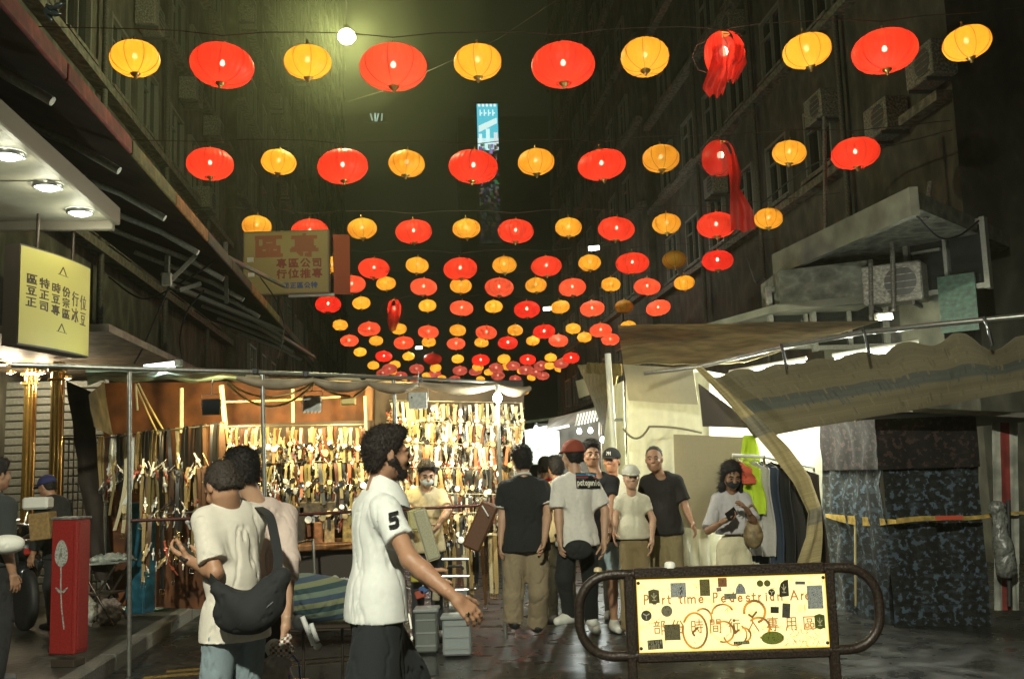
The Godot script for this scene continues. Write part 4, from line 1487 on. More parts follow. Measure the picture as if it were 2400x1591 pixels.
func street_lamps() -> void:
	var steel := M("grey steel")
	var lens := M("lamp glass", Color(.9, .95, .85), .3, {"glow": Color(.95, 1, .72), "power": 40.0})
	var pos := [Vector3(-2.609, 8.825, -16), Vector3(-1.2, 6.4, 2.6)]
	var lab := ["bright street lamp hung above the nearest lantern row", "added unseen lamp behind the viewer, standing in for a camera flash"]
	for k in 2:
		var o := thing("street_or_added_lamp", lab[k], "street lamp", pos[k])
		part(o, "hood", Geo.new().lathe(Vector3(0, .02, 0), [Vector2(.085, .10), Vector2(.08, .14), Vector2(.04, .18), Vector2(.02, .2)], 20), steel)
		part(o, "lens", Geo.new().lathe(Vector3(0, 0, 0), [Vector2(.001, -.11), Vector2(.09, -.085), Vector2(.15, -.01), Vector2(.13, .07), Vector2(.075, .125)], 20), lens)
		part(o, "rod", Geo.new().tube([Vector3(0, .2, 0), Vector3(0, 1.6, 0)], .014, 8), steel)
		if k == 0:
			o.add_child(omni("lamp_light", Vector3(0, 0, 0), Color(1, 1, .50), 17.0, .12))
		else:
			o.add_child(spot("lamp_light", Vector3(0, 0, 0), Vector3(1.6, -5.9, -10.2), Color(1, 1, .80), 110.0, 37, .14))  # added lamp out of view, throws flash-like frontal light
	for q in [[13.0, .0020, "widest faint shell of added bloom mist round the nearest street lamp"], [8.0, .0028, "second shell of added bloom mist round the nearest street lamp"], [4.8, .0042, "third shell of added bloom mist round the nearest street lamp"], [2.6, .0080, "densest added bloom mist close round the nearest street lamp"]]:
		var fm := FogMaterial.new()  # mist added to imitate the lens bloom round the lamp
		fm.density = q[1]
		fm.albedo = Color(.97, 1.0, .80)
		var fv := FogVolume.new()
		fv.name = numbered("added_bloom_mist")
		fv.shape = RenderingServer.FOG_VOLUME_SHAPE_ELLIPSOID
		fv.size = Vector3.ONE * float(q[0])
		fv.material = fm
		fv.position = pos[0]
		add_child(fv)
		fv.set_meta("kind", "stuff")
		tag(fv, q[2], "mist")
	# white lamps down the street and on the right
	var white := M("white lamp", Color(.9, .95, .9), .3, {"glow": Color(1, 1, .88), "power": 6.0})
	var spots := [Vector3(2.585, 8.186, -30), Vector3(1.387, 7.642, -38), Vector3(-4.126, 7.041, -44), Vector3(4.584, 3.286, -12.2)]
	var names := ["white lamp between lantern rows, above the fourth row", "white lamp beside a dark red lantern", "small white lamp low among the distant lanterns", "white floodlight above the tarpaulin roof on the right"]
	for k in 4:
		var q: float = [.30, .28, .26, .17][k]
		var o := thing("street_floodlight", names[k], "floodlight", spots[k], 0.0, "")
		part(o, "lens", Geo.new().box(Vector3(0, 0, .012), Vector3(q * 1.1, q * .42, .03), Basis(Vector3.BACK, .06), .01), white)
		part(o, "housing", Geo.new().box(Vector3(0, .02, -.05), Vector3(q * 1.2, q * .5, .09), Basis(Vector3.BACK, .06), .01), steel)
		part(o, "bracket", Geo.new().tube([Vector3(q * .3, q * .2, -.05), Vector3(q * .9, q * .6, -.1)], .015, 6), steel)
		o.add_child(omni("floodlight_light", Vector3(0, -.12, .12), Color(1, 1, .88), [3.0, 3.0, 3.0, 1.4][k], .1))
	var wire := solo("overhead_wire", Geo.new().tube([Vector3(1.102, 8.582, -14), Vector3(-0.072, 8.265, -15), Vector3(-1.958, 8.102, -16.5), Vector3(-2.947, 8.47, -18)], .0035, 5), M("worn wire", Color(.10, .08, .05), .6), "thin wire crossing the sky from the top edge to the left", "wire")


# ---------------------------------------------------------------- lanterns
var lantern := {}

func lantern_parts(kind: String) -> Dictionary:
	var big: bool = kind != "Y" and kind != "y"
	var R := .375 if big else .275
	var Hh := .228 if big else .182
	var prof := []
	for k in 15:
		var a := lerpf(-1.38, 1.38, k / 14.0)
		prof.append(Vector2(R * pow(cos(a), .82), Hh * sin(a) / sin(1.38)))
	var lob := 28 if big else 22
	return {
		"shell": Geo.new().lathe(Vector3.ZERO, prof, lob * 4, lob, .032, Basis(), false).mesh(),
		"bottom": Geo.new().lathe(Vector3(0, -Hh, 0), [Vector2(.010, -.062), Vector2(.022, -.05), Vector2(.016, -.036), Vector2(.036, -.022), Vector2(.055, -.006), Vector2(.058, .008)], 18).mesh(),
		"top": Geo.new().lathe(Vector3(0, Hh, 0), [Vector2(.085, -.006), Vector2(.085, .012), Vector2(.03, .03), Vector2(.012, .05), Vector2(.012, .085)], 16).mesh(),
		"bulb": Geo.new().lathe(Vector3(0, .03, 0), [Vector2(.003, -.036), Vector2(.022, -.028), Vector2(.031, -.008), Vector2(.027, .015), Vector2(.014, .036)], 14).mesh(),
		"rib": Geo.new().tube(prof.map(func(p: Vector2) -> Vector3: return Vector3(0, p.y, p.x * 1.004)), .0032, 5).mesh(),
		"H": Hh,
	}


func shell_mat(kind: String) -> StandardMaterial3D:
	var c: Color = {"R": Color(.80, .060, .034), "F": Color(.80, .125, .070), "M": Color(.40, .085, .085), "Y": Color(.88, .50, .060), "D": Color(.80, .060, .034), "B": Color(.70, .028, .020), "y": Color(.88, .50, .060)}[kind]  # F: the red silk paled, haze and flash painted into it
	return M("lantern silk " + kind, c, .45, {"backlight": 1.0, "alpha": {"B": .82, "D": .9, "Y": .985}.get(kind, .945), "tex": "cloth", "scale": Vector3(2, 5, 2), "world": false})  # M: cool outside light painted as a mauve version of the red silk


func make_lantern(kind: String, at: Vector3, label: String, tilt: float, far: bool) -> void:
	var big: bool = kind != "Y" and kind != "y"
	var key := "big" if big else "small"
	if not lantern.has(key):
		lantern[key] = lantern_parts(kind)
	var p: Dictionary = lantern[key]
	var lit: bool = not kind in ["y", "D"]
	var o := thing("lantern", label, "lantern", at, rng.randf_range(0, 6.0), ("large red" if big else "small yellow") + " silk lanterns strung over the street")
	o.rotation.z = tilt
	o.rotation.x = rng.randf_range(-.08, .08)
	o.scale = Vector3.ONE * rng.randf_range(.94, 1.05)
	var brass := M("lantern brass", Color(.55, .38, .13), .28, {"metal": .8})
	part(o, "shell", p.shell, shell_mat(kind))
	part(o, "bottom_cap", p.bottom, brass)
	part(o, "top_cap", p.top, brass)
	part(o, "bulb", p.bulb, M("lantern bulb", Color(.95, .9, .8), .3, {"glow": Color(1, .80, .50), "power": 34.0 if true else 0.0}) if lit else M("dead bulb", Color(.4, .35, .25), .2))
	if not far:
		var rm := M("red rib wire", Color(.34, .03, .018), .6) if big else M("yellow rib wire", Color(.36, .17, .03), .6)
		for k in 8:
			var rb := part(o, "rib", p.rib, rm)
			rb.rotation.y = TAU * k / 8 + .4
	if lit:
		o.add_child(omni("bulb_light", Vector3(0, .03, 0), Color(1, .74, .42) if big else Color(1, .80, .46), .25 if big else .125, .04))


# a burst lantern: part of its skin between two angles, and cloth that hangs from it
func torn_lantern(at: Vector3, label: String, arcs: Array, strips: Array, s := 1.0) -> void:
	var o := thing("torn_lantern", label, "lantern", at, 0.0, "")
	var silk := M("torn lantern silk", Color(.74, .035, .022), .45, {"backlight": 1.0, "alpha": .86, "tex": "cloth", "scale": Vector3(2, 5, 2)})
	for a in arcs:
		part(o, "torn_shell", Geo.new().sheet(18, 12, func(u: float, v: float) -> Vector3:
			var q := lerpf(a[0], a[1], u)
			var e := lerpf(1.35, a[2], v)
			var rr: float = .36 * pow(cos(e), .8) * a[3] * (1.0 + .03 * sin(q * 28))
			return Vector3(sin(q) * rr, .28 * sin(e), cos(q) * rr) * s, .0), silk)
	for q in strips:
		var pts: Array = q.pts
		part(o, "hanging_cloth", Geo.new().sheet(10, 16, func(u: float, v: float) -> Vector3:
			var i := v * (pts.size() - 1)
			var k := mini(int(i), pts.size() - 2)
			var m: Vector3 = (pts[k] as Vector3).lerp(pts[k + 1], i - k)
			var wd: float = lerpf(q.w[k], q.w[k + 1], i - k)
			return (m + Vector3((u - .5) * wd, .02 * sin(u * 9) * v, .035 * sin(u * 11 + v * 5))) * s, .0), silk)
	var brass := M("lantern brass")
	part(o, "top_cap", Geo.new().lathe(Vector3(0, .26 * s, 0), [Vector2(.085, -.006), Vector2(.085, .012), Vector2(.03, .03), Vector2(.012, .085)], 16), brass)
	part(o, "bulb", Geo.new().lathe(Vector3(0, .05, 0), [Vector2(.003, -.055), Vector2(.04, -.04), Vector2(.055, -.01), Vector2(.045, .03), Vector2(.02, .055)], 14), M("bare bulb", Color(.95, .9, .8), .3, {"glow": Color(1, .82, .5), "power": 5.0}))
	for k in 3:
		var a := TAU * k / 3 + .5
		part(o, "rib", Geo.new().tube([Vector3(0, .26, 0) * s, Vector3(sin(a) * .3, .14, cos(a) * .3) * s, Vector3(sin(a) * .36, 0, cos(a) * .36) * s, Vector3(sin(a) * .3, -.16, cos(a) * .3) * s, Vector3(0, -.27, 0) * s], .004, 5), M("lantern wire", Color(.10, .02, .01), .6))
	o.add_child(omni("bulb_light", Vector3(0, .05, 0), Color(1, .74, .42), .26, .05))


func lanterns() -> void:
	# rows from the nearest: depth in metres, then kind and place of each one
	var rows := [
		["Y", Vector3(-4.23, 6.383, -11), "R", Vector3(-3.226, 6.267, -11), "Y", Vector3(-2.243, 6.276, -11), "F", Vector3(-1.262, 6.181, -11), "Y", Vector3(-0.294, 6.212, -11), "R", Vector3(0.685, 6.143, -11), "Y", Vector3(1.625, 6.206, -11), "", Vector3(2.525, 6.161, -11), "Y", Vector3(3.486, 6.222, -11), "R", Vector3(4.376, 6.188, -11), "Y", Vector3(5.324, 6.255, -11)],
		["R", Vector3(-4.576, 6.388, -15), "Y", Vector3(-3.514, 6.388, -15), "R", Vector3(-2.526, 6.287, -15), "Y", Vector3(-1.539, 6.297, -15), "R", Vector3(-0.513, 6.215, -15), "Y", Vector3(0.456, 6.26, -15), "R", Vector3(1.467, 6.185, -15), "Y", Vector3(2.384, 6.252, -15), "", Vector3(3.302, 6.209, -15), "Y", Vector3(4.367, 6.277, -15), "R", Vector3(5.385, 6.237, -15)],
		["Y", Vector3(-4.932, 6.457, -19.2), "R", Vector3(-3.89, 6.31, -19.2), "Y", Vector3(-2.865, 6.338, -19.2), "R", Vector3(-1.858, 6.245, -19.2), "Y", Vector3(-0.824, 6.272, -19.2), "R", Vector3(0.138, 6.19, -19.2), "Y", Vector3(1.173, 6.234, -19.2), "R", Vector3(2.109, 6.169, -19.2), "Y", Vector3(3.095, 6.242, -19.2), "R", Vector3(4.065, 6.184, -19.2), "Y", Vector3(5.095, 6.281, -19.2)],
		["Y", Vector3(-4.057, 6.351, -22.6), "R", Vector3(-3.115, 6.24, -22.6), "Y", Vector3(-2.123, 6.279, -22.6), "R", Vector3(-1.133, 6.167, -22.6), "Y", Vector3(-0.12, 6.225, -22.6), "R", Vector3(0.84, 6.164, -22.6), "Y", Vector3(1.834, 6.213, -22.6), "R", Vector3(2.814, 6.172, -22.6), "y", Vector3(3.778, 6.222, -22.6), "B", Vector3(4.767, 6.17, -22.6)],
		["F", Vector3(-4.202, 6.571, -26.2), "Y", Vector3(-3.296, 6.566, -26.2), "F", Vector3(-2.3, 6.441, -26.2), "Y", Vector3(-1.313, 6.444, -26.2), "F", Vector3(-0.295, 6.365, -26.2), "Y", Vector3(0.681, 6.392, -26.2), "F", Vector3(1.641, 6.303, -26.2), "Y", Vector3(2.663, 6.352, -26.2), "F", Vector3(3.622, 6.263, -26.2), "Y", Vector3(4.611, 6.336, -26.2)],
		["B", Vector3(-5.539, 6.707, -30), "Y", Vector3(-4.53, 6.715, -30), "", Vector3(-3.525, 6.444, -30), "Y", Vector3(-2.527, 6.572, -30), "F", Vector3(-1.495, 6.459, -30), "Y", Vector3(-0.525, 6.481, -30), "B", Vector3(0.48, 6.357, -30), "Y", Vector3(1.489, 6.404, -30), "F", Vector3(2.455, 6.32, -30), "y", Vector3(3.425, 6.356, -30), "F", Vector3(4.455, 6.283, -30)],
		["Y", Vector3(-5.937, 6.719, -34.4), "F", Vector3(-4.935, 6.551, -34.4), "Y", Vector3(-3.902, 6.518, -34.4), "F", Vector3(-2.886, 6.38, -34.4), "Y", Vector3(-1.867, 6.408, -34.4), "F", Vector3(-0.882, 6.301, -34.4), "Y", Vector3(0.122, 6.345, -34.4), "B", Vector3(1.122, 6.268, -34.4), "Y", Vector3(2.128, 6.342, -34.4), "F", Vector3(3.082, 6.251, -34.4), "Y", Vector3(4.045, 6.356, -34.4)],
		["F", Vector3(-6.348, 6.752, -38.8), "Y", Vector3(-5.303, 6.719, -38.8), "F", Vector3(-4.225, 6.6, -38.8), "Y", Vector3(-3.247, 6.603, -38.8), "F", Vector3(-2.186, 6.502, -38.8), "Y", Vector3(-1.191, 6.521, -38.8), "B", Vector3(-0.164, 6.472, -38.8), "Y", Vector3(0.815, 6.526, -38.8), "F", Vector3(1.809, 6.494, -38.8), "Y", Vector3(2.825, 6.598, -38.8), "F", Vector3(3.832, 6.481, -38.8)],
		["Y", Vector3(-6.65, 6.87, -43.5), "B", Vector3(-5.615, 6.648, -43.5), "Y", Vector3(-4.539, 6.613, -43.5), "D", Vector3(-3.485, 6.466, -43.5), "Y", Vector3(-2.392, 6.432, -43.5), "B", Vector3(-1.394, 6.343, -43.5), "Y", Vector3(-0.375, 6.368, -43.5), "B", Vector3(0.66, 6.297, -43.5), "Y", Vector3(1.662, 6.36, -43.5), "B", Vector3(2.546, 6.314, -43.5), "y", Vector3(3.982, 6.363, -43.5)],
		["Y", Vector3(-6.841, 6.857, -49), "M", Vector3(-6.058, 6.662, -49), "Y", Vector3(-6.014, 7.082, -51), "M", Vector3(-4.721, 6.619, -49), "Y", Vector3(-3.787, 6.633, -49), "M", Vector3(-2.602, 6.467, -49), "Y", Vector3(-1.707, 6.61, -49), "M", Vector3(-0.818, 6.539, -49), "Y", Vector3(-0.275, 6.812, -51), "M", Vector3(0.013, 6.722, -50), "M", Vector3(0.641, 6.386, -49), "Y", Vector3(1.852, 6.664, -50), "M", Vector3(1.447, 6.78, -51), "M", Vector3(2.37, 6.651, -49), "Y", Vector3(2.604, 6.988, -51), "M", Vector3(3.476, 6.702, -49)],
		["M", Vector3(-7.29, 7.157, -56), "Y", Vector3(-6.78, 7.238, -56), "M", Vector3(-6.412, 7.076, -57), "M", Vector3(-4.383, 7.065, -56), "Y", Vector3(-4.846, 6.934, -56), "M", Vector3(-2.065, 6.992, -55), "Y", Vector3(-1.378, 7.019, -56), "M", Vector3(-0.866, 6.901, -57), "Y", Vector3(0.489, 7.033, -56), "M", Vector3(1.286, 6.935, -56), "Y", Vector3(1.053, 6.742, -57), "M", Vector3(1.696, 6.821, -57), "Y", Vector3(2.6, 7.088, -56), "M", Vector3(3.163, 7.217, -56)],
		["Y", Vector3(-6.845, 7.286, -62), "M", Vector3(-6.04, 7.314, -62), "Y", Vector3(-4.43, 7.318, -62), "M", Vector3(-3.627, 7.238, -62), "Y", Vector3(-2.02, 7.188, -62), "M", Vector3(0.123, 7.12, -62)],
	]
	var row_names := ["nearest lantern row", "second lantern row", "third lantern row", "fourth lantern row", "fifth lantern row", "sixth lantern row", "seventh lantern row", "eighth lantern row", "ninth lantern row", "tenth lantern row above the stall roof", "eleventh lantern row", "last lantern row"]
	var look := {"R": "red oval silk lantern", "F": "light-paled red oval silk lantern", "M": "light-tinted mauve oval lantern", "Y": "yellow round lantern", "y": "unlit brownish yellow lantern", "D": "unlit dark red lantern", "B": "thin red lantern with visible bulb"}
	var wire := M("lantern cable", Color(.03, .022, .016), .6)
	for r in rows.size():
		var row: Array = rows[r]
		var n := row.size() / 2
		var pts := []
		for k in n:
			var kind: String = row[k * 2]
			var at: Vector3 = row[k * 2 + 1]
			pts.append(at + Vector3(0, .36 if r < 9 else .33, 0))
			if kind == "":
				continue
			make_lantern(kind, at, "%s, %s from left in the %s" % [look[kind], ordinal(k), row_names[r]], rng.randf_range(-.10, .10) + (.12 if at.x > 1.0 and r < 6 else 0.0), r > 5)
		if r < 9:
			var line := [pts[0] + Vector3(-1.8, .1, 0)]
			for k in n:
				line.append(pts[k])
				if k < n - 1:
					line.append((pts[k] + pts[k + 1]) / 2 + Vector3(0, .02, 0))
			line.append(pts[-1] + Vector3(1.5, .12, 0))
			solo("lantern_cable", Geo.new().tube(line, .006, 5), wire, "dark cable that carries the " + row_names[r], "cable", "cables of the lantern rows")
	torn_lantern(Vector3(2.527, 6.197, -11), "burst red lantern with bare bulb and hanging rags in the nearest row", [[-1.5, -.25, -.9, .62], [.35, 1.5, -1.1, .66], [2.0, 4.2, -1.0, .6]], [
		{"pts": [Vector3(-.06, .05, .12), Vector3(-.10, -.2, .16), Vector3(-.16, -.42, .12), Vector3(-.13, -.52, .1)], "w": [.14, .22, .26, .14]},
		{"pts": [Vector3(.12, .05, .14), Vector3(.09, -.18, .18), Vector3(.06, -.36, .12)], "w": [.16, .24, .10]}])
	torn_lantern(Vector3(3.303, 6.229, -15), "torn red lantern with a long rag hanging to the row behind", [[-2.2, -.15, -1.2, .78], [.75, 1.7, -1.0, .6], [2.2, 3.6, -1.2, .7]], [
		{"pts": [Vector3(.12, .0, .2), Vector3(.16, -.3, .2), Vector3(.14, -.55, .2), Vector3(.22, -.9, .2), Vector3(.24, -1.2, .2)], "w": [.16, .2, .14, .34, .36]}])
	torn_lantern(Vector3(-3.524, 6.471, -30), "narrow torn red lantern hanging empty in the sixth row", [[-1.4, -.3, -1.3, .5], [.2, 1.2, -1.3, .5]], [
		{"pts": [Vector3(-.02, .1, .1), Vector3(-.02, -.3, .15), Vector3(-.05, -.55, .1)], "w": [.2, .3, .14]}], 1.2)
	make_lantern("R", Vector3(-0.01, 5.711, -55), "small red lantern with a tassel beside the watch display", .05, true)
	make_lantern("Y", Vector3(0.732, 6.63, -66), "yellow lantern hanging alone under the end of the stall roof", .0, true)
	solo("lantern_tassel", Geo.new().tube([Vector3(0.007, 5.497, -55), Vector3(-0.075, 5.167, -55), Vector3(-0.135, 4.743, -55)], [.05, .10, .04], 8), M("red tassel", Color(.5, .04, .02), .9), "red tassel under the small lantern beside the watch display", "tassel")


# ---------------------------------------------------------------- the watch and belt stall
func hang(a: Vector3, b: Vector3, sag: float, n := 8) -> Array:
	var out := []
	for k in n + 1:
		var u := float(k) / n
		out.append(a.lerp(b, u) - Vector3(0, sag * 4 * u * (1 - u), 0))
	return out


func cloth_sheet(a: Vector3, b: Vector3, c: Vector3, d: Vector3, wave: float, nu := 24, nv := 16, thick := .005, waves := 7.0, push := Vector3(0, 0, 1)) -> Geo:
	# corners: a top left, b top right, c bottom right, d bottom left
	return Geo.new().sheet(nu, nv, func(u: float, v: float) -> Vector3:
		var p := a.lerp(b, u).lerp(d.lerp(c, u), v)
		var n := folds.get_noise_3dv(p * 2.2) * 2.0
		return p + push * wave * (sin(u * waves * TAU * .5 + n * 2.0) * (.35 + .65 * v) + n * .8), thick)


func watch_stall() -> void:
	var steel := M("galvanised pipe", Color(.42, .42, .38), .32, {"metal": .75, "tex": "grain"})
	var rusty := M("red painted pipe", Color(.17, .03, .02), .5, {"tex": "rust", "scale": Vector3(3, 3, 3)})
	var fr := thing("pipe_framework", "galvanised pipe frame of the watch and belt stall", "stall frame", Vector3.ZERO)
	var tops := [Vector3(-3.265, 2.519, -8.5), Vector3(-2.234, 2.515, -8.9), Vector3(-1.115, 2.471, -9.3), Vector3(-0.158, 2.402, -9.7)]
	var feet := [Vector3(-3.209, -0, -8.46), Vector3(-2.17, 0, -8.95), Vector3(-1.05, 0, -9.35), Vector3(-0.149, 0, -9.848)]
	for k in 4:
		var foot: Vector3 = feet[k]
		foot.z = tops[k].z + (.06 if k else 0.0)
		if k == 0:
			foot = Vector3(-3.224, -0.007, -8.5) * Vector3(1, 0, 1)
		if k == 3:
			foot = Vector3(-0.147, -0.016, -9.7) * Vector3(1, 0, 1)
		part(fr, "post", Geo.new().tube([foot, foot.lerp(tops[k], .35), tops[k]], .019, 10), steel)
	part(fr, "top_pipe", Geo.new().tube([Vector3(-4.101, 2.547, -8.15), Vector3(-3.25, 2.524, -8.48), Vector3(-2.229, 2.498, -8.88), Vector3(-0.712, 2.435, -9.4), Vector3(-0.149, 2.408, -9.68)], [.024, .022, .018, .017, .017], 10), steel)
	part(fr, "lower_bar", Geo.new().tube([Vector3(-3.228, 1.248, -8.48), Vector3(-2.036, 1.237, -8.95), Vector3(-0.134, 1.247, -9.68)], .014, 8), rusty)
	for q in [Vector3(-2.279, 2.504, -8.85), Vector3(-1.865, 2.482, -9), Vector3(-1.381, 2.462, -9.2), Vector3(-0.871, 2.436, -9.36)]:
		part(fr, "clamp", Geo.new().box(q, Vector3(.05, .06, .06), Basis(), .01), M("black clamp", Color(.02, .02, .02), .5))
	# roof
	var green := M("green white tarpaulin", Color(.40, .56, .44), .55, {"tex": "blotch", "backlight": .5, "scale": Vector3(1.2, 1.2, 1.2)})
	var tan_ := M("beige tarpaulin", Color(.50, .40, .27), .6, {"tex": "blotch", "backlight": .4, "scale": Vector3(1.2, 1.2, 1.2)})
	solo("roof_tarpaulin", cloth_sheet(Vector3(-3.642, 2.531, -8.5), Vector3(-2.384, 2.497, -8.9), Vector3(-3.029, 2.64, -11.2), Vector3(-4.818, 2.715, -11.3), .03, 20, 14, .006, 5.0, Vector3.UP), green, "pale green tarpaulin roof over the left of the belt stall", "tarpaulin")
	solo("roof_tarpaulin", cloth_sheet(Vector3(-2.384, 2.481, -8.9), Vector3(0.165, 2.366, -9.8), Vector3(0.067, 2.446, -11.4), Vector3(-3.029, 2.63, -11.2), .02, 26, 14, .006, 5.0, Vector3.UP), tan_, "beige tarpaulin roof over the right of the watch stall", "tarpaulin")
	var roll := thing("rolled_valance", "rolled beige cloth along the front edge of the watch stall roof", "valance", Vector3.ZERO)
	var knots := [Vector3(-2.451, 2.455, -8.85), Vector3(-1.813, 2.43, -9.05), Vector3(-1.334, 2.404, -9.2), Vector3(-0.879, 2.395, -9.35), Vector3(-0.158, 2.382, -9.66), Vector3(0.165, 2.358, -9.8)]
	for k in 5:
		var pts := hang(knots[k], knots[k + 1], .05, 12)
		var rad := []
		for i in 13:
			rad.append(.022 + .03 * sin(PI * i / 12.0))
		part(roll, "swag", Geo.new().tube(pts, rad, 10), tan_)
	var lampm := M("white lamp")
	var lp := thing("tube_lamp", "bright lamp shining through the green roof of the belt stall", "lamp", Vector3(-3.31, 2.635, -9.4))
	part(lp, "lens", Geo.new().tube([Vector3(-.16, -.01, 0), Vector3(.12, .015, 0)], .035, 10), M("cool lamp", Color(.9, .95, .95), .3, {"glow": Color(.85, 1, .98), "power": 4.0}))
	part(lp, "socket", Geo.new().box(Vector3(.16, .03, 0), Vector3(.07, .07, .07), Basis(), .01), steel)
	lp.add_child(omni("lamp_light", Vector3(0, -.05, 0), Color(.85, 1, .95), 1.0, .05))
	# walls of cloth
	var rust := M("rust brown tarpaulin", Color(.24, .085, .028), .7, {"tex": "blotch", "scale": Vector3(.9, .9, .9)})
	solo("back_tarpaulin", cloth_sheet(Vector3(-4.62, 2.68, -11.2), Vector3(-1.496, 2.575, -10.9), Vector3(-1.53, 0.096, -10.9), Vector3(-4.426, 0.235, -11.2), .012, 30, 10, .006, 5.0), rust, "rust brown tarpaulin wall behind the hanging belts", "tarpaulin")
	solo("side_flap", cloth_sheet(Vector3(-4.324, 2.461, -10.2), Vector3(-4.5, 2.669, -11), Vector3(-4.383, 2.058, -11), Vector3(-4.268, 2.138, -10.2), .03, 8, 8, .006, 2.0), M("tan flap", Color(.42, .36, .22), .7, {"tex": "blotch", "backlight": .6}), "pale tarpaulin flap tied back at the left end of the belt stall", "tarpaulin")
	solo("dark_side_sheet", cloth_sheet(Vector3(-4.75, 2.651, -10.6), Vector3(-4.378, 2.509, -10.4), Vector3(-4.248, 0.57, -10.6), Vector3(-4.405, 0.575, -10.6), .03, 8, 10, .006, 2.0), M("dark brown cloth", Color(.05, .035, .025), .8, {"tex": "blotch"}), "dark brown cloth hanging at the left end of the belt stall", "tarpaulin")
	solo("display_board", Geo.new().box((Vector3(-1.458, 2.467, -10.75) + Vector3(0.049, 0.823, -10.75)) / 2, Vector3(1.62, 1.75, .04)), M("display board", Color(.055, .030, .015), .6, {"tex": "blotch"}), "brown board behind the right hand watch display", "board")
	solo("display_board", Geo.new().box((Vector3(-3.005, 2.154, -10.45) + Vector3(-1.466, 1.092, -10.35)) / 2, Vector3(1.56, 1.0, .03)), M("display board"), "brown board behind the middle watch display", "board")
	solo("wooden_post", Geo.new().box((Vector3(-1.561, 2.513, -10.7) + Vector3(-1.59, 0.214, -10.7)) / 2, Vector3(.09, 2.3, .06), Basis(Vector3.BACK, -.03), .008), M("orange wood", Color(.36, .16, .05), .55, {"tex": "blotch", "scale": Vector3(4, .6, 4)}), "orange brown wooden post between belts and watch display", "post")
	# yellow cords and uprights
	var cord := M("yellow cord", Color(.62, .47, .18), .8)
	var cw := [["yellow cords swagged from the post to the middle of the stall roof", [Vector3(-2.697, 2.473, -9.4), Vector3(-1.864, 2.43, -9.3)], .14], ["second yellow cord below the long swag", [Vector3(-2.683, 2.46, -9.35), Vector3(-1.837, 2.424, -9.25)], .22], ["yellow cord from the roof knot to the yellow box", [Vector3(-1.828, 2.42, -9.2), Vector3(-1.519, 2.294, -9.3)], .03], ["yellow cord from the right knot to the yellow box", [Vector3(-1.334, 2.396, -9.2), Vector3(-1.479, 2.293, -9.3)], .01], ["yellow cord slanting down at the left of the brown tarpaulin", [Vector3(-3.703, 2.514, -9.8), Vector3(-3.74, 2.025, -10.6)], .02], ["twin yellow cord beside the slanting one", [Vector3(-3.677, 2.521, -9.8), Vector3(-3.667, 2.041, -10.6)], .02], ["pale cord stretched across the brown tarpaulin", [Vector3(-2.943, 2.347, -10.2), Vector3(-1.767, 2.363, -10.2)], .01], ["short yellow cord at the far left of the tarpaulin", [Vector3(-3.703, 2.514, -9.8), Vector3(-3.681, 2.259, -9.8)], .01]]
	for q in cw:
		solo("cord", Geo.new().tube(hang(q[1][0], q[1][1], q[2], 12), .011, 6), cord, q[0], "cord")
	var pale := M("pale batten", Color(.72, .62, .36), .6, {"tex": "cloth"})
	for q in [["pale batten left of the black floodlight", Vector3(-3.485, 2.529, -10.5), Vector3(-3.479, 2.059, -10.5), .022], ["yellow batten right of the black floodlight", Vector3(-3.038, 2.534, -10.4), Vector3(-2.99, 2.084, -10.4), .028], ["pale batten left of the grey floodlight", Vector3(-2.318, 2.483, -10.5), Vector3(-2.314, 2.09, -10.5), .018], ["thin yellow pole beside the wooden post", Vector3(-1.531, 2.367, -10.3), Vector3(-1.52, 1.814, -10.3), .015]]:
		solo("batten", Geo.new().tube([q[1], q[2]], q[3], 8), pale, q[0], "batten")
	# floodlights, seen from behind, turned to the goods
	var back := M("floodlight back", Color(.52, .53, .49), .6, {"tex": "grain"})
	var face := M("floodlight face", Color(1, .9, .7), .3, {"glow": Color(1, .80, .46), "power": 6.0})
	var n := 0
	for q in [[Vector3(-2.928, 2.263, -9.7), "black square floodlight with its back to the viewer, at the left of the belts", 2.4], [Vector3(-1.913, 2.247, -9.5), "grey square floodlight with leaking light painted at its edge, over the middle watch rows", 2.6], [Vector3(-0.89, 2.234, -9.3), "grey square floodlight at the left of the right hand watch display", 3.6]]:
		var o := thing("stall_floodlight", q[1], "floodlight", q[0], 0.0, "")
		var hm := M("black clamp") if n == 0 else back
		part(o, "housing", Geo.new().box(Vector3.ZERO, Vector3(.175, .155, .03), Basis(), .008), hm)
		part(o, "lit_face", Geo.new().box(Vector3(0, 0, -.018), Vector3(.155, .135, .006)), face)
		if n:
			for k in 5:
				part(o, "painted_light_leak", Geo.new().box(Vector3(-.07 + k * .035, -.076, .004), Vector3(.022, .012, .03), Basis(Vector3.BACK, .4)), M("white plastic", Color(.75, .74, .66), .5))  # white bits paint in the light leaking past the edge
			part(o, "screw", Geo.new().lathe(Vector3(-.055, .03, .016), [Vector2(.008, -.002), Vector2(.008, .003), Vector2(.001, .003)], 10, 0, 0, Basis(Vector3.RIGHT, PI / 2)), M("black clamp"))
		part(o, "bracket", Geo.new().tube([Vector3(-.095, .0, 0), Vector3(-.095, .12, 0), Vector3(.095, .12, 0), Vector3(.095, 0, 0)], .005, 6).tube([Vector3(0, .12, 0), Vector3(.01, .27, 0)], .005, 6), steel)
		o.add_child(spot("floodlight_light", Vector3(0, 0, -.05), Vector3(0, -.28, -1.2), Color(1, .80, .36), q[2], 78, .07))
		n += 1
	var box := thing("junction_box", "small yellow box hung on cords under the stall roof", "box", Vector3(-1.535, 2.246, -9.3))
	part(box, "case", Geo.new().box(Vector3.ZERO, Vector3(.14, .075, .06), Basis(), .01), M("yellow plastic", Color(.68, .52, .16), .45))
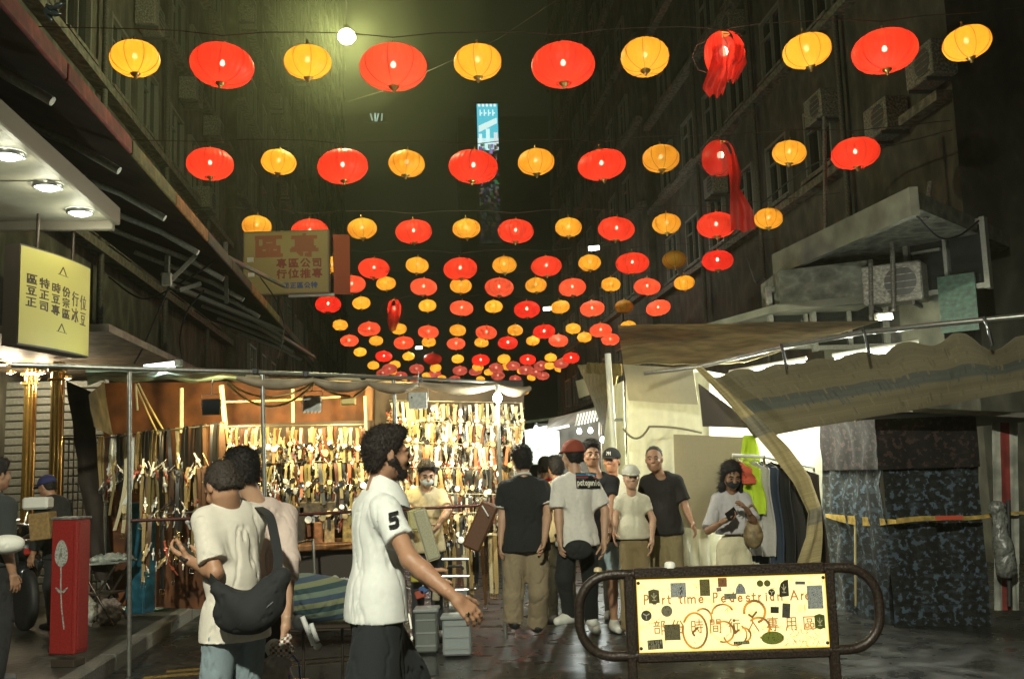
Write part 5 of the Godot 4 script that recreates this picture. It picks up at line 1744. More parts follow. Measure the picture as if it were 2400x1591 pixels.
	part(box, "lid", Geo.new().box(Vector3(0, 0, .034), Vector3(.12, .055, .01), Basis(), .004), M("yellow plastic"))
	var bl := thing("white_bulb", "glaring white bulb on the right post of the watch stall", "bulb", Vector3(-0.155, 2.265, -9.55))
	part(bl, "glass", Geo.new().lathe(Vector3(0, -.01, 0), [Vector2(.004, -.05), Vector2(.034, -.036), Vector2(.044, -.005), Vector2(.036, .028), Vector2(.02, .05)], 16), M("white bulb glass", Color(.95, .95, .95), .3, {"glow": Color(.95, 1, .92), "power": 30.0}))
	part(bl, "socket", Geo.new().tube([Vector3(0, .04, 0), Vector3(0, .11, 0)], .02, 10), steel)
	bl.add_child(omni("bulb_light", Vector3(0, -.01, 0), Color(.98, 1, .84), 1.7, .045))
	belts()
	watches()
	# counter and goods below
	var wood := M("orange wood")
	var ct := thing("stall_counter", "orange wooden counter edge behind the two men on the left", "counter", Vector3.ZERO)
	var c0 := Vector3(-2.295, 0.88, -9.9)
	var c1 := Vector3(-1.225, 0.888, -9.9)
	part(ct, "counter_edge", Geo.new().box((c0 + c1) / 2, Vector3(c1.x - c0.x, .06, .05), Basis(Vector3.BACK, .01), .01), wood)
	part(ct, "counter_top", Geo.new().box((c0 + c1) / 2 + Vector3(0, .035, -.35), Vector3(c1.x - c0.x, .02, .7)), wood)
	part(ct, "front_panel", Geo.new().box((c0 + c1) / 2 + Vector3(0, -.42, -.12), Vector3(c1.x - c0.x, .76, .03)), M("dark panel", Color(.04, .028, .02), .5))
	for q in [[662, 1170, 1262, Color(.05, .035, .02), .18], [724, 1205, 1262, Color(.42, .17, .06), .09], [748, 1200, 1260, Color(.62, .42, .2), .10], [790, 1198, 1262, Color(.55, .38, .12), .20], [690, 1160, 1190, Color(.12, .09, .05), .4]]:
		var a: Vector3 = Vector3(-2.306, 1.305, -9.95).lerp(Vector3(-1.458, 1.279, -9.95), (q[0] - 650) / 200.0) - Vector3(0, (q[1] - 1165) * .004287, 0)
		var e: Vector3 = Vector3(-2.306, 1.305, -9.95).lerp(Vector3(-1.458, 1.279, -9.95), (q[0] - 650) / 200.0) - Vector3(0, (q[2] - 1165) * .004287, 0)
		solo("leather_good", Geo.new().box((a + e) / 2 + Vector3(q[4] / 2, 0, 0), Vector3(q[4], a.y - e.y, .05), Basis(), .012), M("leather %d" % q[0], q[3], .5, {"tex": "blotch", "scale": Vector3(4, 4, 4)}), {662: "dark wallet rack standing on the orange counter", 724: "rust leather wallet on the counter left of the red bar's centre", 748: "pale tan wallet on the counter", 790: "mustard leather bag on the counter beside the polo shirt", 690: "long dark box behind the wallet rack"}[q[0]], "wallet" if q[0] < 780 else "bag")
	solo("silver_frame", Geo.new().tube([Vector3(-2.095, 0.969, -9.6), Vector3(-2.087, 0.949, -9.6), Vector3(-1.932, 0.98, -9.6), Vector3(-1.91, 0.486, -9.6)], .014, 8), steel, "silver trolley handle under the orange counter", "trolley handle")
	kerb_goods()


func belts() -> void:
	var cols := {"tan": Color(.52, .37, .16), "cream": Color(.70, .60, .36), "white": Color(.80, .82, .74), "black": Color(.022, .02, .018), "brown": Color(.13, .065, .03), "olive": Color(.25, .20, .08)}
	var mesh := {}
	for L in [.40, .46, .52, .56, .62, .66, .74, .8, 1.0]:
		# doubled over a rail: a front strap, a shorter back strap
		var g := Geo.new()
		g.sheet(1, 10, func(u: float, v: float) -> Vector3: return Vector3((u - .5) * .036 + .012 * sin(v * 3.0) * v, -v * L, .020 + .02 * sin(v * 4.0)), .004)
		g.sheet(1, 6, func(u: float, v: float) -> Vector3: return Vector3((u - .5) * .036, -v * L * .8, -.02), .004)
		g.sheet(1, 6, func(u: float, v: float) -> Vector3: return Vector3((u - .5) * .036, .02 * sin(PI * v), .02 - .04 * v), .004)
		mesh[L] = g.mesh()
	var bk := Geo.new()
	bk.tube([Vector3(-.024, .0, 0), Vector3(-.024, -.045, 0), Vector3(.024, -.045, 0), Vector3(.024, 0, 0), Vector3(-.024, 0, 0)], .005, 6)
	bk.tube([Vector3(0, .0, .004), Vector3(0, -.045, .006)], .0035, 5)
	var bmesh := bk.mesh()
	var brass := M("belt brass", Color(.75, .58, .28), .18, {"metal": 1.0})
	var silver := M("belt silver", Color(.75, .75, .72), .14, {"metal": 1.0})
	var rails := [
		["upper belt rail on the left", Vector3(-4.278, 2.026, -10.4), Vector3(-2.904, 2.121, -10.1), 34, [.46, .56, .66], "on the upper left rail"],
		["lower belt rail on the left", Vector3(-3.778, 1.657, -10.25), Vector3(-2.902, 1.69, -10.1), 20, [.46, .56, .66], "on the lower left rail"],
		["bottom belt rail behind the two men", Vector3(-3.753, 1.234, -10.2), Vector3(-2.27, 1.29, -9.98), 26, [.46, .46, .56], "on the bottom rail behind the two men"],
		["low rail under the right hand watch display", Vector3(-0.77, 0.933, -10), Vector3(-0.197, 0.944, -9.95), 11, [.46, .56, .66], "on the low rail at the right"],
	]
	var steel := M("galvanised pipe")
	var kinds := ["brown", "olive", "black", "tan", "black", "brown", "tan", "black"]
	for q in rails:
		solo("belt_rail", Geo.new().tube([q[1], q[2]], .008, 6), steel, q[0] + " of the stall", "rail")
		for k in q[3]:
			if rng.randf() < .14 and not (q[0].begins_with("upper") and k < 9):
				continue
			var c: String = kinds[rng.randi_range(0, 7)]
			var at: Vector3 = (q[1] as Vector3).lerp(q[2], (k + .5) / q[3] + rng.randf_range(-.014, .014)) + Vector3(0, 0, rng.randf_range(-.05, .04))
			var L: float = [.40, .46, .52, .56, .62, .66, .74][rng.randi_range(0, 6)]
			if q[0].begins_with("upper"):
				if k in [2, 3, 4]:
					c = "white"
					L = .56
				if k in [7, 8]:
					c = "cream"
					L = 1.0 if k == 7 else .8
			if q[0].begins_with("low rail"):
				c = ["tan", "black", "tan", "brown", "cream"][k % 5]
			var o := thing("belt", "%s leather belt, %s from left %s" % [c, ordinal(k), q[5]], "belt", at, rng.randf_range(-.7, .7), "belts on the stall rails")
			o.rotation.z = rng.randf_range(-.07, .07)
			part(o, "strap", mesh[L], M("belt " + c, cols[c], .38, {"tex": "grain", "scale": Vector3(3, 3, 3)}))
			part(o, "buckle", bmesh, brass if rng.randf() < .5 else silver, Vector3(.012 * sin(3.0), -L + .005, .02 + .02 * sin(4.0)))
	# long loose belts at the far left
	for q in [["long pale belt curling down at the left end of the stall", [Vector3(-3.821, 1.794, -9.9), Vector3(-3.807, 1.584, -9.85), Vector3(-3.824, 1.337, -9.8), Vector3(-3.883, 1.112, -9.8)], "cream", .016], ["white belt with its tip turned up, left of the blue pillar", [Vector3(-3.761, 2.003, -9.9), Vector3(-3.746, 1.707, -9.85), Vector3(-3.735, 1.499, -9.8), Vector3(-3.78, 1.358, -9.75)], "white", .018], ["thin dark cream belt at the very left of the stall", [Vector3(-4.1, 1.849, -10.2), Vector3(-4.015, 1.588, -10.1), Vector3(-4.041, 1.375, -10.1), Vector3(-4.056, 1.248, -10.1)], "olive", .012]]:
		var pts := curve(q[1], 5)
		solo("belt", Geo.new().sheet(1, pts.size() - 1, func(u: float, v: float) -> Vector3: return pts[int(round(v * (pts.size() - 1)))] + Vector3((u - .5) * q[3] * 2, 0, 0), .004), M("belt " + q[2]), q[0], "belt")


func watches() -> void:
	var strap := Geo.new()
	strap.sheet(1, 8, func(u: float, v: float) -> Vector3: return Vector3((u - .5) * (.024 - .004 * sin(PI * v)), -.01 - v * .125, .012 + .006 * sin(v * 5)), .004)
	var tail := Geo.new()
	tail.sheet(1, 4, func(u: float, v: float) -> Vector3: return Vector3((u - .5) * .02, -.18 - v * .07, .012 - .01 * v), .004)
	var case_ := Geo.new()
	case_.lathe(Vector3(0, -.157, .014), [Vector2(.018, -.006), Vector2(.0255, -.004), Vector2(.0265, .003), Vector2(.0205, .008)], 20, 0, 0, Basis(Vector3.RIGHT, PI / 2))
	case_.box(Vector3(.026, -.157, .014), Vector3(.006, .006, .005))
	var dial := Geo.new()
	dial.lathe(Vector3(0, -.157, .0215), [Vector2(.0205, 0), Vector2(.02, .001), Vector2(.001, .0012)], 18, 0, 0, Basis(Vector3.RIGHT, PI / 2))
	var hook := Geo.new()
	hook.tube([Vector3(0, .012, -.012), Vector3(0, .012, .012), Vector3(0, -.012, .014)], .0022, 5)
	var ms := [strap.mesh(), case_.mesh(), dial.mesh(), tail.mesh(), hook.mesh()]
	var straps := {"cream": Color(.50, .42, .22), "tan": Color(.36, .22, .08), "olive": Color(.25, .21, .08), "black": Color(.02, .02, .02), "orange": Color(.55, .17, .07), "brown": Color(.13, .05, .025), "white": Color(.66, .62, .50), "steel": Color(.7, .68, .62)}
	var dials := [M("white dial", Color(.85, .83, .75), .25, {"coat": 1.0}), M("black dial", Color(.02, .02, .025), .12, {"coat": 1.0}), M("champagne dial", Color(.7, .55, .3), .2, {"coat": 1.0})]
	var cases := [M("watch steel", Color(.80, .79, .76), .10, {"metal": 1.0}), M("watch gold", Color(.85, .66, .32), .12, {"metal": 1.0})]
	var steel := M("galvanised pipe")
	var heads := Geo.new()
	heads.lathe(Vector3.ZERO, [Vector2(.018, -.006), Vector2(.0255, -.004), Vector2(.0265, .003), Vector2(.0205, .008), Vector2(.001, .009)], 14, 0, 0, Basis(Vector3.RIGHT, PI / 2))
	heads.sheet(1, 3, func(u: float, v: float) -> Vector3: return Vector3((u - .5) * .02, .10 - v * .08, .0), .004)
	heads.sheet(1, 3, func(u: float, v: float) -> Vector3: return Vector3((u - .5) * .02, -.02 - v * .07, .0), .004)
	var places := []
	var rows := [
		["top row of the middle watch display", Vector3(-2.901, 2.093, -10.15), Vector3(-1.477, 2.064, -10), 36, ["cream", "olive", "cream", "tan", "orange", "brown"]],
		["second row of the middle watch display", Vector3(-2.89, 1.715, -10.12), Vector3(-1.466, 1.713, -9.98), 34, ["olive", "olive", "black", "brown", "orange", "cream"]],
		["bottom row of the middle watch display", Vector3(-2.599, 1.45, -10.1), Vector3(-1.456, 1.442, -9.95), 26, ["black", "olive", "brown", "black", "steel", "tan"]],
		["top row of the right hand watch display", Vector3(-1.308, 2.329, -10.5), Vector3(0.086, 2.263, -10.5), 36, ["cream", "white", "white", "olive", "cream", "steel"]],
		["second row of the right hand watch display", Vector3(-1.314, 2.127, -10.35), Vector3(0.069, 2.035, -10.45), 36, ["white", "cream", "steel", "tan", "steel", "brown"]],
		["third row of the right hand watch display", Vector3(-1.327, 1.894, -10.25), Vector3(0.043, 1.81, -10.35), 36, ["steel", "white", "steel", "cream", "steel", "orange"]],
		["fourth row of the right hand watch display", Vector3(-1.163, 1.636, -10.2), Vector3(0.014, 1.582, -10.3), 32, ["steel", "black", "steel", "tan", "black", "steel"]],
		["lowest row of the right hand watch display", Vector3(-0.812, 1.36, -10.1), Vector3(-0.145, 1.331, -10.1), 18, ["steel", "black", "brown", "steel", "black", "white"]],
		["short row under the red bar at the right", Vector3(-0.829, 1.174, -10), Vector3(-0.319, 1.162, -10), 12, ["tan", "orange", "cream", "brown", "black", "white"]],
	]
	var fallen := M("display wire", Color(.5, .45, .32), .3, {"metal": .8})
	for q in rows:
		for k in int(q[3] * 8.5):
			var u := rng.randf()
			places.append((q[1] as Vector3).lerp(q[2], u) + Vector3(0, rng.randf_range(-.36, -.14) + .05 * sin(u * 40), rng.randf_range(-.04, .05)))
		solo("display_rail", Geo.new().tube([q[1], q[2]], .005, 6), fallen, "thin wire rail carrying the " + q[0], "rail")
		for k in q[3]:
			var at: Vector3 = (q[1] as Vector3).lerp(q[2], (k + .5) / q[3] + rng.randf_range(-.007, .007)) + Vector3(0, rng.randf_range(-.035, .0), rng.randf_range(0, .05))
			var c: String = q[4][rng.randi_range(0, 5)]
			var o := thing("watch", "%s strapped watch, %s from left, %s" % [c, ordinal(k), q[0]], "watch", at, rng.randf_range(-.75, .55), "watches hung on the stall displays")
			o.rotation.z = rng.randf_range(-.12, .12)
			o.rotation.x = rng.randf_range(-.35, .18)
			o.scale = Vector3.ONE * rng.randf_range(1.15, 1.75)
			var sm := M("strap " + c, straps[c], .18 if c == "steel" else .5, {"metal": 1.0 if c == "steel" else 0.0, "tex": "cloth", "scale": Vector3(4, 4, 4)})
			part(o, "strap", ms[0], sm)
			part(o, "buckle_strap", ms[3], sm)
			part(o, "case", ms[1], cases[0 if rng.randf() < .62 else 1])
			part(o, "dial", ms[2], dials[[0, 0, 1, 2][rng.randi_range(0, 3)]])

	for q in [[Vector3(-4.257, 2.024, -10.35), Vector3(-2.89, 2.119, -10.05), 70], [Vector3(-3.76, 1.656, -10.2), Vector3(-2.916, 1.691, -10.15), 40], [Vector3(-3.735, 1.236, -10.15), Vector3(-2.263, 1.291, -9.95), 60]]:  # watch heads added among the belts as buckle glints
		for k in q[2]:
			places.append((q[0] as Vector3).lerp(q[1], rng.randf()) + Vector3(0, -rng.randf_range(.30, .55), rng.randf_range(-.02, .07)))
	var mm := MultiMesh.new()
	mm.transform_format = MultiMesh.TRANSFORM_3D
	mm.use_colors = true
	mm.mesh = heads.mesh()
	mm.instance_count = places.size()
	var pal := [Color(.8, .78, .7), Color(.8, .6, .28), Color(.7, .7, .68), Color(.05, .05, .05), Color(.6, .42, .2), Color(.85, .82, .74), Color(.4, .1, .06)]
	for k in places.size():
		mm.set_instance_transform(k, Transform3D(Basis.from_euler(Vector3(rng.randf_range(-.9, .5), rng.randf_range(-1.1, 1.1), rng.randf_range(-.5, .5))) * Basis.from_scale(Vector3.ONE * rng.randf_range(.45, .95)), places[k]))
		mm.set_instance_color(k, pal[rng.randi_range(0, 6)])
	var mi := MultiMeshInstance3D.new()
	mi.name = numbered("watch_heads")
	mi.multimesh = mm
	var hm := M("mixed watch metal", Color(1, 1, 1), .24, {"metal": .3})
	hm.vertex_color_use_as_albedo = true
	mi.material_override = hm
	add_child(mi)
	mi.set_meta("kind", "stuff")
	tag(mi, "crowded smaller watches behind the front ones, and heads added as glints among the belts", "watches")


func kerb_goods() -> void:
	var steel := M("polished steel", Color(.72, .72, .68), .16, {"metal": 1.0})
	# striped sack on the trolley
	var im := Image.create(64, 256, false, Image.FORMAT_RGB8)
	for y in 256:
		var k := (y / 21) % 4
		im.fill_rect(Rect2i(0, y, 64, 1), [Color(.40, .46, .40), Color(.22, .29, .36), Color(.46, .48, .36), Color(.18, .26, .28)][k])
	var m := StandardMaterial3D.new()
	m.albedo_texture = ImageTexture.create_from_image(im)
	m.roughness = .9
	m.cull_mode = BaseMaterial3D.CULL_DISABLED
	var f := Field.new(Vector3(-.5, -.35, -.4), Vector3(.5, .35, .4), .02)
	f.ell(Vector3(.02, 0, 0), Vector3(.34, .19, .24), Basis(Vector3.BACK, -.16), .05).ell(Vector3(-.16, .07, .02), Vector3(.16, .14, .2), Basis(), .06).ell(Vector3(.22, -.03, .0), Vector3(.17, .15, .2), Basis(), .06)
	var g := Geo.new()
	f.into(g, cloth_fold(.03, 4.0, .8))
	for i in g.v.size():
		g.uv[i] = Vector2(g.v[i].x * 1.2, -g.v[i].y * 2.0 + g.v[i].x * .28 + .5)
	var sk := thing("striped_sack", "blue and green striped sack lying on a trolley beside the polo shirt", "sack", Vector3(-1.603, 0.58, -8.3))
	part(sk, "cloth", g, m)
	var ps := thing("plastic_bag", "pale crumpled plastic bag on top of the striped sack", "plastic bag", Vector3(-1.519, 0.668, -8.5))
	var f2 := Field.new(Vector3(-.2, -.15, -.2), Vector3(.2, .15, .2), .015)
	f2.ell(Vector3.ZERO, Vector3(.13, .06, .1), Basis(), .02)
	var g2 := Geo.new()
	f2.into(g2, hair_fuzz(.03, 22.0))
	part(ps, "film", g2, M("grey plastic film", Color(.42, .44, .42), .3, {"alpha": .8}))
	# its folding cart with two steel handles
	var cart := thing("folding_trolley", "folding trolley with two bright steel legs under the striped sack", "trolley", Vector3.ZERO)
	part(cart, "bright_leg", Geo.new().tube([Vector3(-1.676, 0.506, -7.9), Vector3(-1.588, 0.291, -7.9)], .020, 10), M("reflective tape", Color(.85, .85, .82), .3))
	part(cart, "bright_leg", Geo.new().tube([Vector3(-1.63, 0.439, -8), Vector3(-1.581, 0.3, -8)], .020, 10), M("reflective tape"))
	part(cart, "wheel", Geo.new().lathe(Vector3(-1.714, 0.448, -8), [Vector2(.03, -.015), Vector2(.06, -.014), Vector2(.065, 0), Vector2(.06, .014), Vector2(.03, .015)], 20, 0, 0, Basis(Vector3.RIGHT, PI / 2)), M("black rubber", Color(.02, .02, .02), .6))
	part(cart, "wheel", Geo.new().lathe(Vector3(-1.578, 0.261, -8), [Vector2(.01, -.012), Vector2(.03, -.012), Vector2(.034, 0), Vector2(.03, .012), Vector2(.01, .012)], 16, 0, 0, Basis(Vector3.RIGHT, PI / 2)), M("white plastic"))
	part(cart, "platform", Geo.new().box(Vector3(-1.594, 0.393, -8.3), Vector3(.62, .03, .42), Basis(), .008), M("dark fence bar"))
	for x in [Vector3(-1.772, 0.384, -8.4), Vector3(-1.455, 0.374, -8.4)]:
		part(cart, "frame_leg", Geo.new().tube([x, x * Vector3(1, 0, 1)], .012, 6), M("dark fence bar"))
	# two upright cases and clear bins
	var c := Vector3(-0.573, 0.644, -9.2)
	var tr := thing("luggage_trolley", "shiny upright trolley frame with a handle beside the polo man's arm", "trolley", Vector3(c.x, 0, -9.2))
	for q in [-.11, .11]:
		part(tr, "upright", Geo.new().tube([Vector3(q, .05, 0), Vector3(q, .80, -.02)], .012, 8), steel)
	for q in [[.79, .016], [.64, .014], [.52, .012]]:
		part(tr, "crossbar", Geo.new().tube([Vector3(-.12, q[0], -.01), Vector3(.12, q[0], -.01)], q[1], 10), steel)
	part(tr, "grip", Geo.new().tube([Vector3(-.07, .70, .01), Vector3(-.06, .73, .02), Vector3(.06, .73, .02), Vector3(.07, .70, .01)], .013, 8), M("black rubber"))
	part(tr, "back_plate", Geo.new().box(Vector3(.03, .38, -.03), Vector3(.20, .28, .012), Basis(), .004), steel)
	var bins := [["clear plastic bin with a pale lid standing in front of the shiny trolley", Vector3(-0.551, 0.327, -8.9), Vector3(.24, .30, .22), Color(.34, .38, .38)], ["wire basket of small goods left of the clear bin", Vector3(-0.829, 0.4, -9.1), Vector3(.19, .34, .24), Color(.18, .20, .18)]]
	for q in bins:
		var p: Vector3 = q[1]
		var o := thing("storage_bin", q[0], "bin", Vector3(p.x, 0, p.z))
		var body := Geo.new()
		var s: Vector3 = q[2]
		part(o, "tub", Geo.new().box(Vector3(0, .02 + s.y / 2, 0), s, Basis(), .015), M("bin %d" % int(p.x * 100), q[3], .3, {"alpha": .82}))
		part(o, "lid", Geo.new().box(Vector3(0, .035 + s.y, 0), Vector3(s.x + .03, .03, s.z + .03), Basis(), .008), M("bin lid", Color(.28, .30, .29), .3))
		for k in 3:
			part(o, "rim_band", Geo.new().box(Vector3(0, .08 + k * s.y * .32, s.z / 2 + .004), Vector3(s.x * .9, .012, .012)), M("bin lid"))
	for k in 7:
		var cc := Color.from_hsv(rng.randf(), .6, .4)
		solo("small_parcel", Geo.new().box(Vector3(-0.96, 0.606, -9.5) + Vector3(k * .037, -.004 * ((k * 37) % 48), 0), Vector3(.09, .07, .06), Basis(Vector3.BACK, k * .3), .008), M("parcel %d" % k, [Color(.45, .40, .05), Color(.42, .08, .04), Color(.05, .12, .3), Color(.5, .5, .45), Color(.06, .3, .2), Color(.35, .3, .2), Color(.03, .03, .03)][k], .5), ["yellow", "red", "blue", "pale grey", "green", "tan", "black"][k] + " parcel piled behind the polo man's forearm", "parcel")
	# brown paper bundles and boards by the right post
	for q in [["brown leather bag leaning at the right post of the watch stall", Vector3(-0.343, 1.066, -9.4), Vector3(.17, .46, .1), Color(.15, .062, .024), -.45], ["cream board with a pattern held before the stall keeper", Vector3(-0.834, 1.009, -9.3), Vector3(.13, .48, .03), Color(.56, .53, .36), .28], ["yellowish card beside the cream board", Vector3(-0.935, 1.146, -9.35), Vector3(.14, .2, .03), Color(.66, .6, .28), .1]]:
		var f3 := Geo.new().box(Vector3.ZERO, q[2], Basis(Vector3.BACK, q[4]), .02)
		solo("leather_bag" if q[3].r < .3 else "display_card", f3, M("card %d" % int(q[3].g * 1000), q[3], .6, {"tex": "grain", "scale": Vector3(3, 3, 3)}), q[0], "bag" if q[3].r < .3 else "card", "", q[1])
	solo("display_tube", Geo.new().tube([Vector3(-0.323, 1.254, -9.3), Vector3(-0.266, 1.158, -9.3)], .006, 8), M("reflective tape"), "thin white rod sticking up at the end of the red bar", "rod")


# ---------------------------------------------------------------- stalls on the right
func stripes(bands: Array, h: int, seed_at: int) -> ImageTexture:
	# woven nylon: bands across v with a weave of threads
	var r := RandomNumberGenerator.new()
	r.seed = seed_at
	var im := Image.create(512, h, false, Image.FORMAT_RGB8)
	for y in h:
		var c: Color = bands[int(float(y) / h * bands.size())]
		im.fill_rect(Rect2i(0, y, 512, 1), c * (.92 + .16 * r.randf()))
	for k in 700:
		var x := r.randi_range(0, 511)
		var y := r.randi_range(0, h - 1)
		var c := im.get_pixel(x, y) * r.randf_range(.94, 1.05)
		im.fill_rect(Rect2i(x, y, r.randi_range(1, 3), r.randi_range(8, 46)), c)
	return ImageTexture.create_from_image(im)


func right_stall() -> void:
	var steel := M("galvanised pipe")
	var canvas := M("white canvas", Color(.72, .71, .58), .8, {"tex": "cloth", "backlight": .7, "scale": Vector3(.8, .8, .8)})
	var khaki := M("khaki tarpaulin", Color(.34, .28, .14), .75, {"tex": "blotch", "backlight": .35, "scale": Vector3(.7, .7, .7)})
	# roof sheet behind the pipe
	solo("roof_tarpaulin", cloth_sheet(Vector3(1.608, 3.675, -15), Vector3(5.165, 3.48, -14), Vector3(2.526, 2.647, -10.9), Vector3(1.283, 2.74, -11.6), .014, 24, 14, .008, 3.0, Vector3.UP), khaki, "broad khaki tarpaulin roof below the right buildings", "tarpaulin")
	var pipe_a := Vector3(1.41, 2.549, -10.7)
	var pts := [pipe_a, Vector3(1.912, 2.556, -10.2), Vector3(2.588, 2.662, -9.6), Vector3(3.156, 2.7, -9), Vector3(3.73, 2.703, -8.6), Vector3(4.418, 2.709, -8.2)]
	var fr := thing("awning_pipe", "long shiny pipe sloping up along the top of the right hand awning", "pipe", Vector3.ZERO)
	part(fr, "pipe", Geo.new().tube(pts, .024, 10), steel)
	for q in [Vector3(2.574, 2.652, -9.55), Vector3(3.155, 2.701, -8.95), Vector3(3.992, 2.695, -8.4)]:
		part(fr, "black_tie", Geo.new().tube([q + Vector3(0, .03, 0), q + Vector3(.01, -.05, .03), q + Vector3(.03, -.22, .04)], .014, 6), M("black clamp"))
	# the big hanging sheet with its woven bands
	var tan_ := Color(.45, .42, .33)
	var blue := Color(.35, .36, .33)
	var m := StandardMaterial3D.new()
	m.albedo_texture = stripes([tan_, tan_ * .96, tan_, tan_ * 1.04, tan_, blue, blue * 1.06, tan_ * 1.02, tan_, tan_ * 1.05, tan_ * .98], 360, 3)
	m.roughness = .85
	m.backlight_enabled = true
	m.backlight = Color(.7, .7, .7)
	m.cull_mode = BaseMaterial3D.CULL_DISABLED
	var tl := Vector3(1.933, 2.475, -10.1)
	var tr := Vector3(4.482, 2.632, -8.2)
	var br := Vector3(4.566, 2.139, -8.45)
	var bl := Vector3(2.391, 1.807, -10.05)
	solo("striped_awning", Geo.new().sheet(60, 20, func(u: float, v: float) -> Vector3:
		var p := tl.lerp(tr, u).lerp(bl.lerp(br, u), v)
		var scallop: float = .045 * absf(sin(u * 21.0)) + .03 * sin(u * 47.0)
		if u > .58 and u < .80:
			scallop -= .02
		if u > .80 and u < .95:
			scallop += .12 * sin((u - .80) / .15 * PI)
		p.y -= scallop * (1.0 - v) * (1.0 - v)
		return p + Vector3(.1, .1, 1) * (.02 * sin(u * 30 + v * 2) + .03 * sin(u * 8 + v * 5)) * (.3 + .7 * v), .006), m, "wide tan awning with grey woven bands hung from the sloping pipe", "awning")
	# the strip of cloth that runs down from its corner
	var strip := [Vector3(1.845, 2.527, -9.98), Vector3(2.089, 2.254, -9.9), Vector3(2.325, 1.97, -9.82), Vector3(2.557, 1.677, -9.78), Vector3(2.739, 1.389, -9.75), Vector3(2.842, 1.092, -9.72), Vector3(2.818, 0.865, -9.72), Vector3(2.732, 0.57, -9.72), Vector3(2.707, 0.211, -9.72)]
	var ts := Color(.66, .60, .43)
	var tg := Color(.50, .48, .41)
	var strip_m := StandardMaterial3D.new()
	strip_m.albedo_texture = stripes([ts, ts * .95, ts, tg, ts, ts * 1.04, ts, ts, tg, ts, ts * .96, ts, ts], 416, 5)
	strip_m.roughness = .85
	strip_m.backlight_enabled = true
	strip_m.backlight = Color(.3, .3, .3)
	strip_m.cull_mode = BaseMaterial3D.CULL_DISABLED
	var wd := [.06, .11, .14, .16, .17, .14, .15, .24, .30]
	solo("hanging_cloth_strip", Geo.new().sheet(6, 48, func(u: float, v: float) -> Vector3:
		var i := v * 8
		var k := mini(int(i), 7)
		var p: Vector3 = (strip[k] as Vector3).lerp(strip[k + 1], i - k)
		var w: float = lerpf(wd[k], wd[k + 1], i - k)
		return p + Vector3((u - .5) * w, (u - .5) * w * .3, .03 * sin(u * 9 + v * 14)), .006), strip_m, "tan strip of cloth running diagonally down to the barrier", "cloth")
	# white canvas sides
	solo("white_canvas", cloth_sheet(Vector3(1.319, 2.729, -11.7), Vector3(2.103, 2.527, -10.7), Vector3(2.002, 0.401, -10.8), Vector3(1.254, 0.322, -11.8), .035, 48, 24, .006, 15.0), canvas, "creased white canvas side of the right hand stall", "canvas")
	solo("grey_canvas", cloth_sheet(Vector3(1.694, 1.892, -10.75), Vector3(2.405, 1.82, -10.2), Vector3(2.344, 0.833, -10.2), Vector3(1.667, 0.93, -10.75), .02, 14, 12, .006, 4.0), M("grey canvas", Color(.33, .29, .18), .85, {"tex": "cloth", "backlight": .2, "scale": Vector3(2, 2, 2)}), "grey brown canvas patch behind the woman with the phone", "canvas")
	solo("beige_canvas", cloth_sheet(Vector3(1.261, 2.72, -11.4), Vector3(1.867, 2.551, -10.4), Vector3(1.928, 2.185, -10.55), Vector3(1.313, 2.315, -11.5), .03, 14, 8, .006, 4.0), M("beige canvas", Color(.52, .48, .33), .8, {"tex": "cloth", "backlight": .3}), "beige canvas flap under the end of the sloping pipe", "canvas")
	solo("lining_canvas", cloth_sheet(Vector3(2.011, 2.627, -11.2), Vector3(3.353, 2.328, -10.9), Vector3(3.213, 0.354, -10.9), Vector3(2.077, 0.358, -11.2), .04, 20, 16, .006, 5.0), canvas, "bright white canvas lining inside the right hand stall", "canvas")
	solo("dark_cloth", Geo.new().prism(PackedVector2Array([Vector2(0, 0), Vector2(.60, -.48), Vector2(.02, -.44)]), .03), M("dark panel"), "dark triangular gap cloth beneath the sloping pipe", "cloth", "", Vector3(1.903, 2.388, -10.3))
	solo("sagging_cord", Geo.new().tube(hang(Vector3(1.217, 1.989, -11.3), Vector3(1.469, 1.992, -11), .12).slice(0, 9) + hang(Vector3(1.469, 1.992, -11), Vector3(1.967, 1.892, -10.6), -.02), .012, 6), M("grey cord", Color(.16, .15, .1), .8), "grey cord sagging across the white canvas", "cord")
	var post := thing("white_post", "white pole at the corner of the right hand canvas", "pole", Vector3(1.162, 0.398, -11.55) * Vector3(1, 0, 1))
	part(post, "pole", Geo.new().tube([Vector3.ZERO, Vector3(-.06, Vector3(1.204, 2.867, -11.5).y, .0)], .035, 12), M("white paint", Color(.72, .73, .62), .5))
	part(post, "bracket", Geo.new().box(Vector3(.03, 2.1, .02), Vector3(.10, .03, .05), Basis(), .006), steel)
	# fluorescent tubes inside the tent
	var tube := M("fluorescent tube", Color(.95, .95, .92), .3, {"glow": Color(.95, 1, .86), "power": 7.0})
	var n := 0
	for q in [[Vector3(2.344, 2.496, -10.75), Vector3(3.01, 2.568, -10.3), "fluorescent tube behind the left part of the striped awning"], [Vector3(3.292, 2.584, -10.2), Vector3(3.937, 2.635, -9.7), "fluorescent tube behind the middle of the striped awning"], [Vector3(2.368, 2.197, -10.95), Vector3(2.817, 2.207, -10.95), "short fluorescent tube inside the bright gap under the awning"]]:
		var o := thing("fluorescent_lamp", q[2], "lamp", (q[0] + q[1]) / 2)
		var h: Vector3 = (q[1] - q[0]) / 2
		part(o, "tube", Geo.new().tube([-h, h], .018, 10), tube)
		part(o, "batten", Geo.new().tube([-h * 1.05 + Vector3(0, .045, 0), h * 1.05 + Vector3(0, .045, 0)], .022, 6), M("white plastic"))
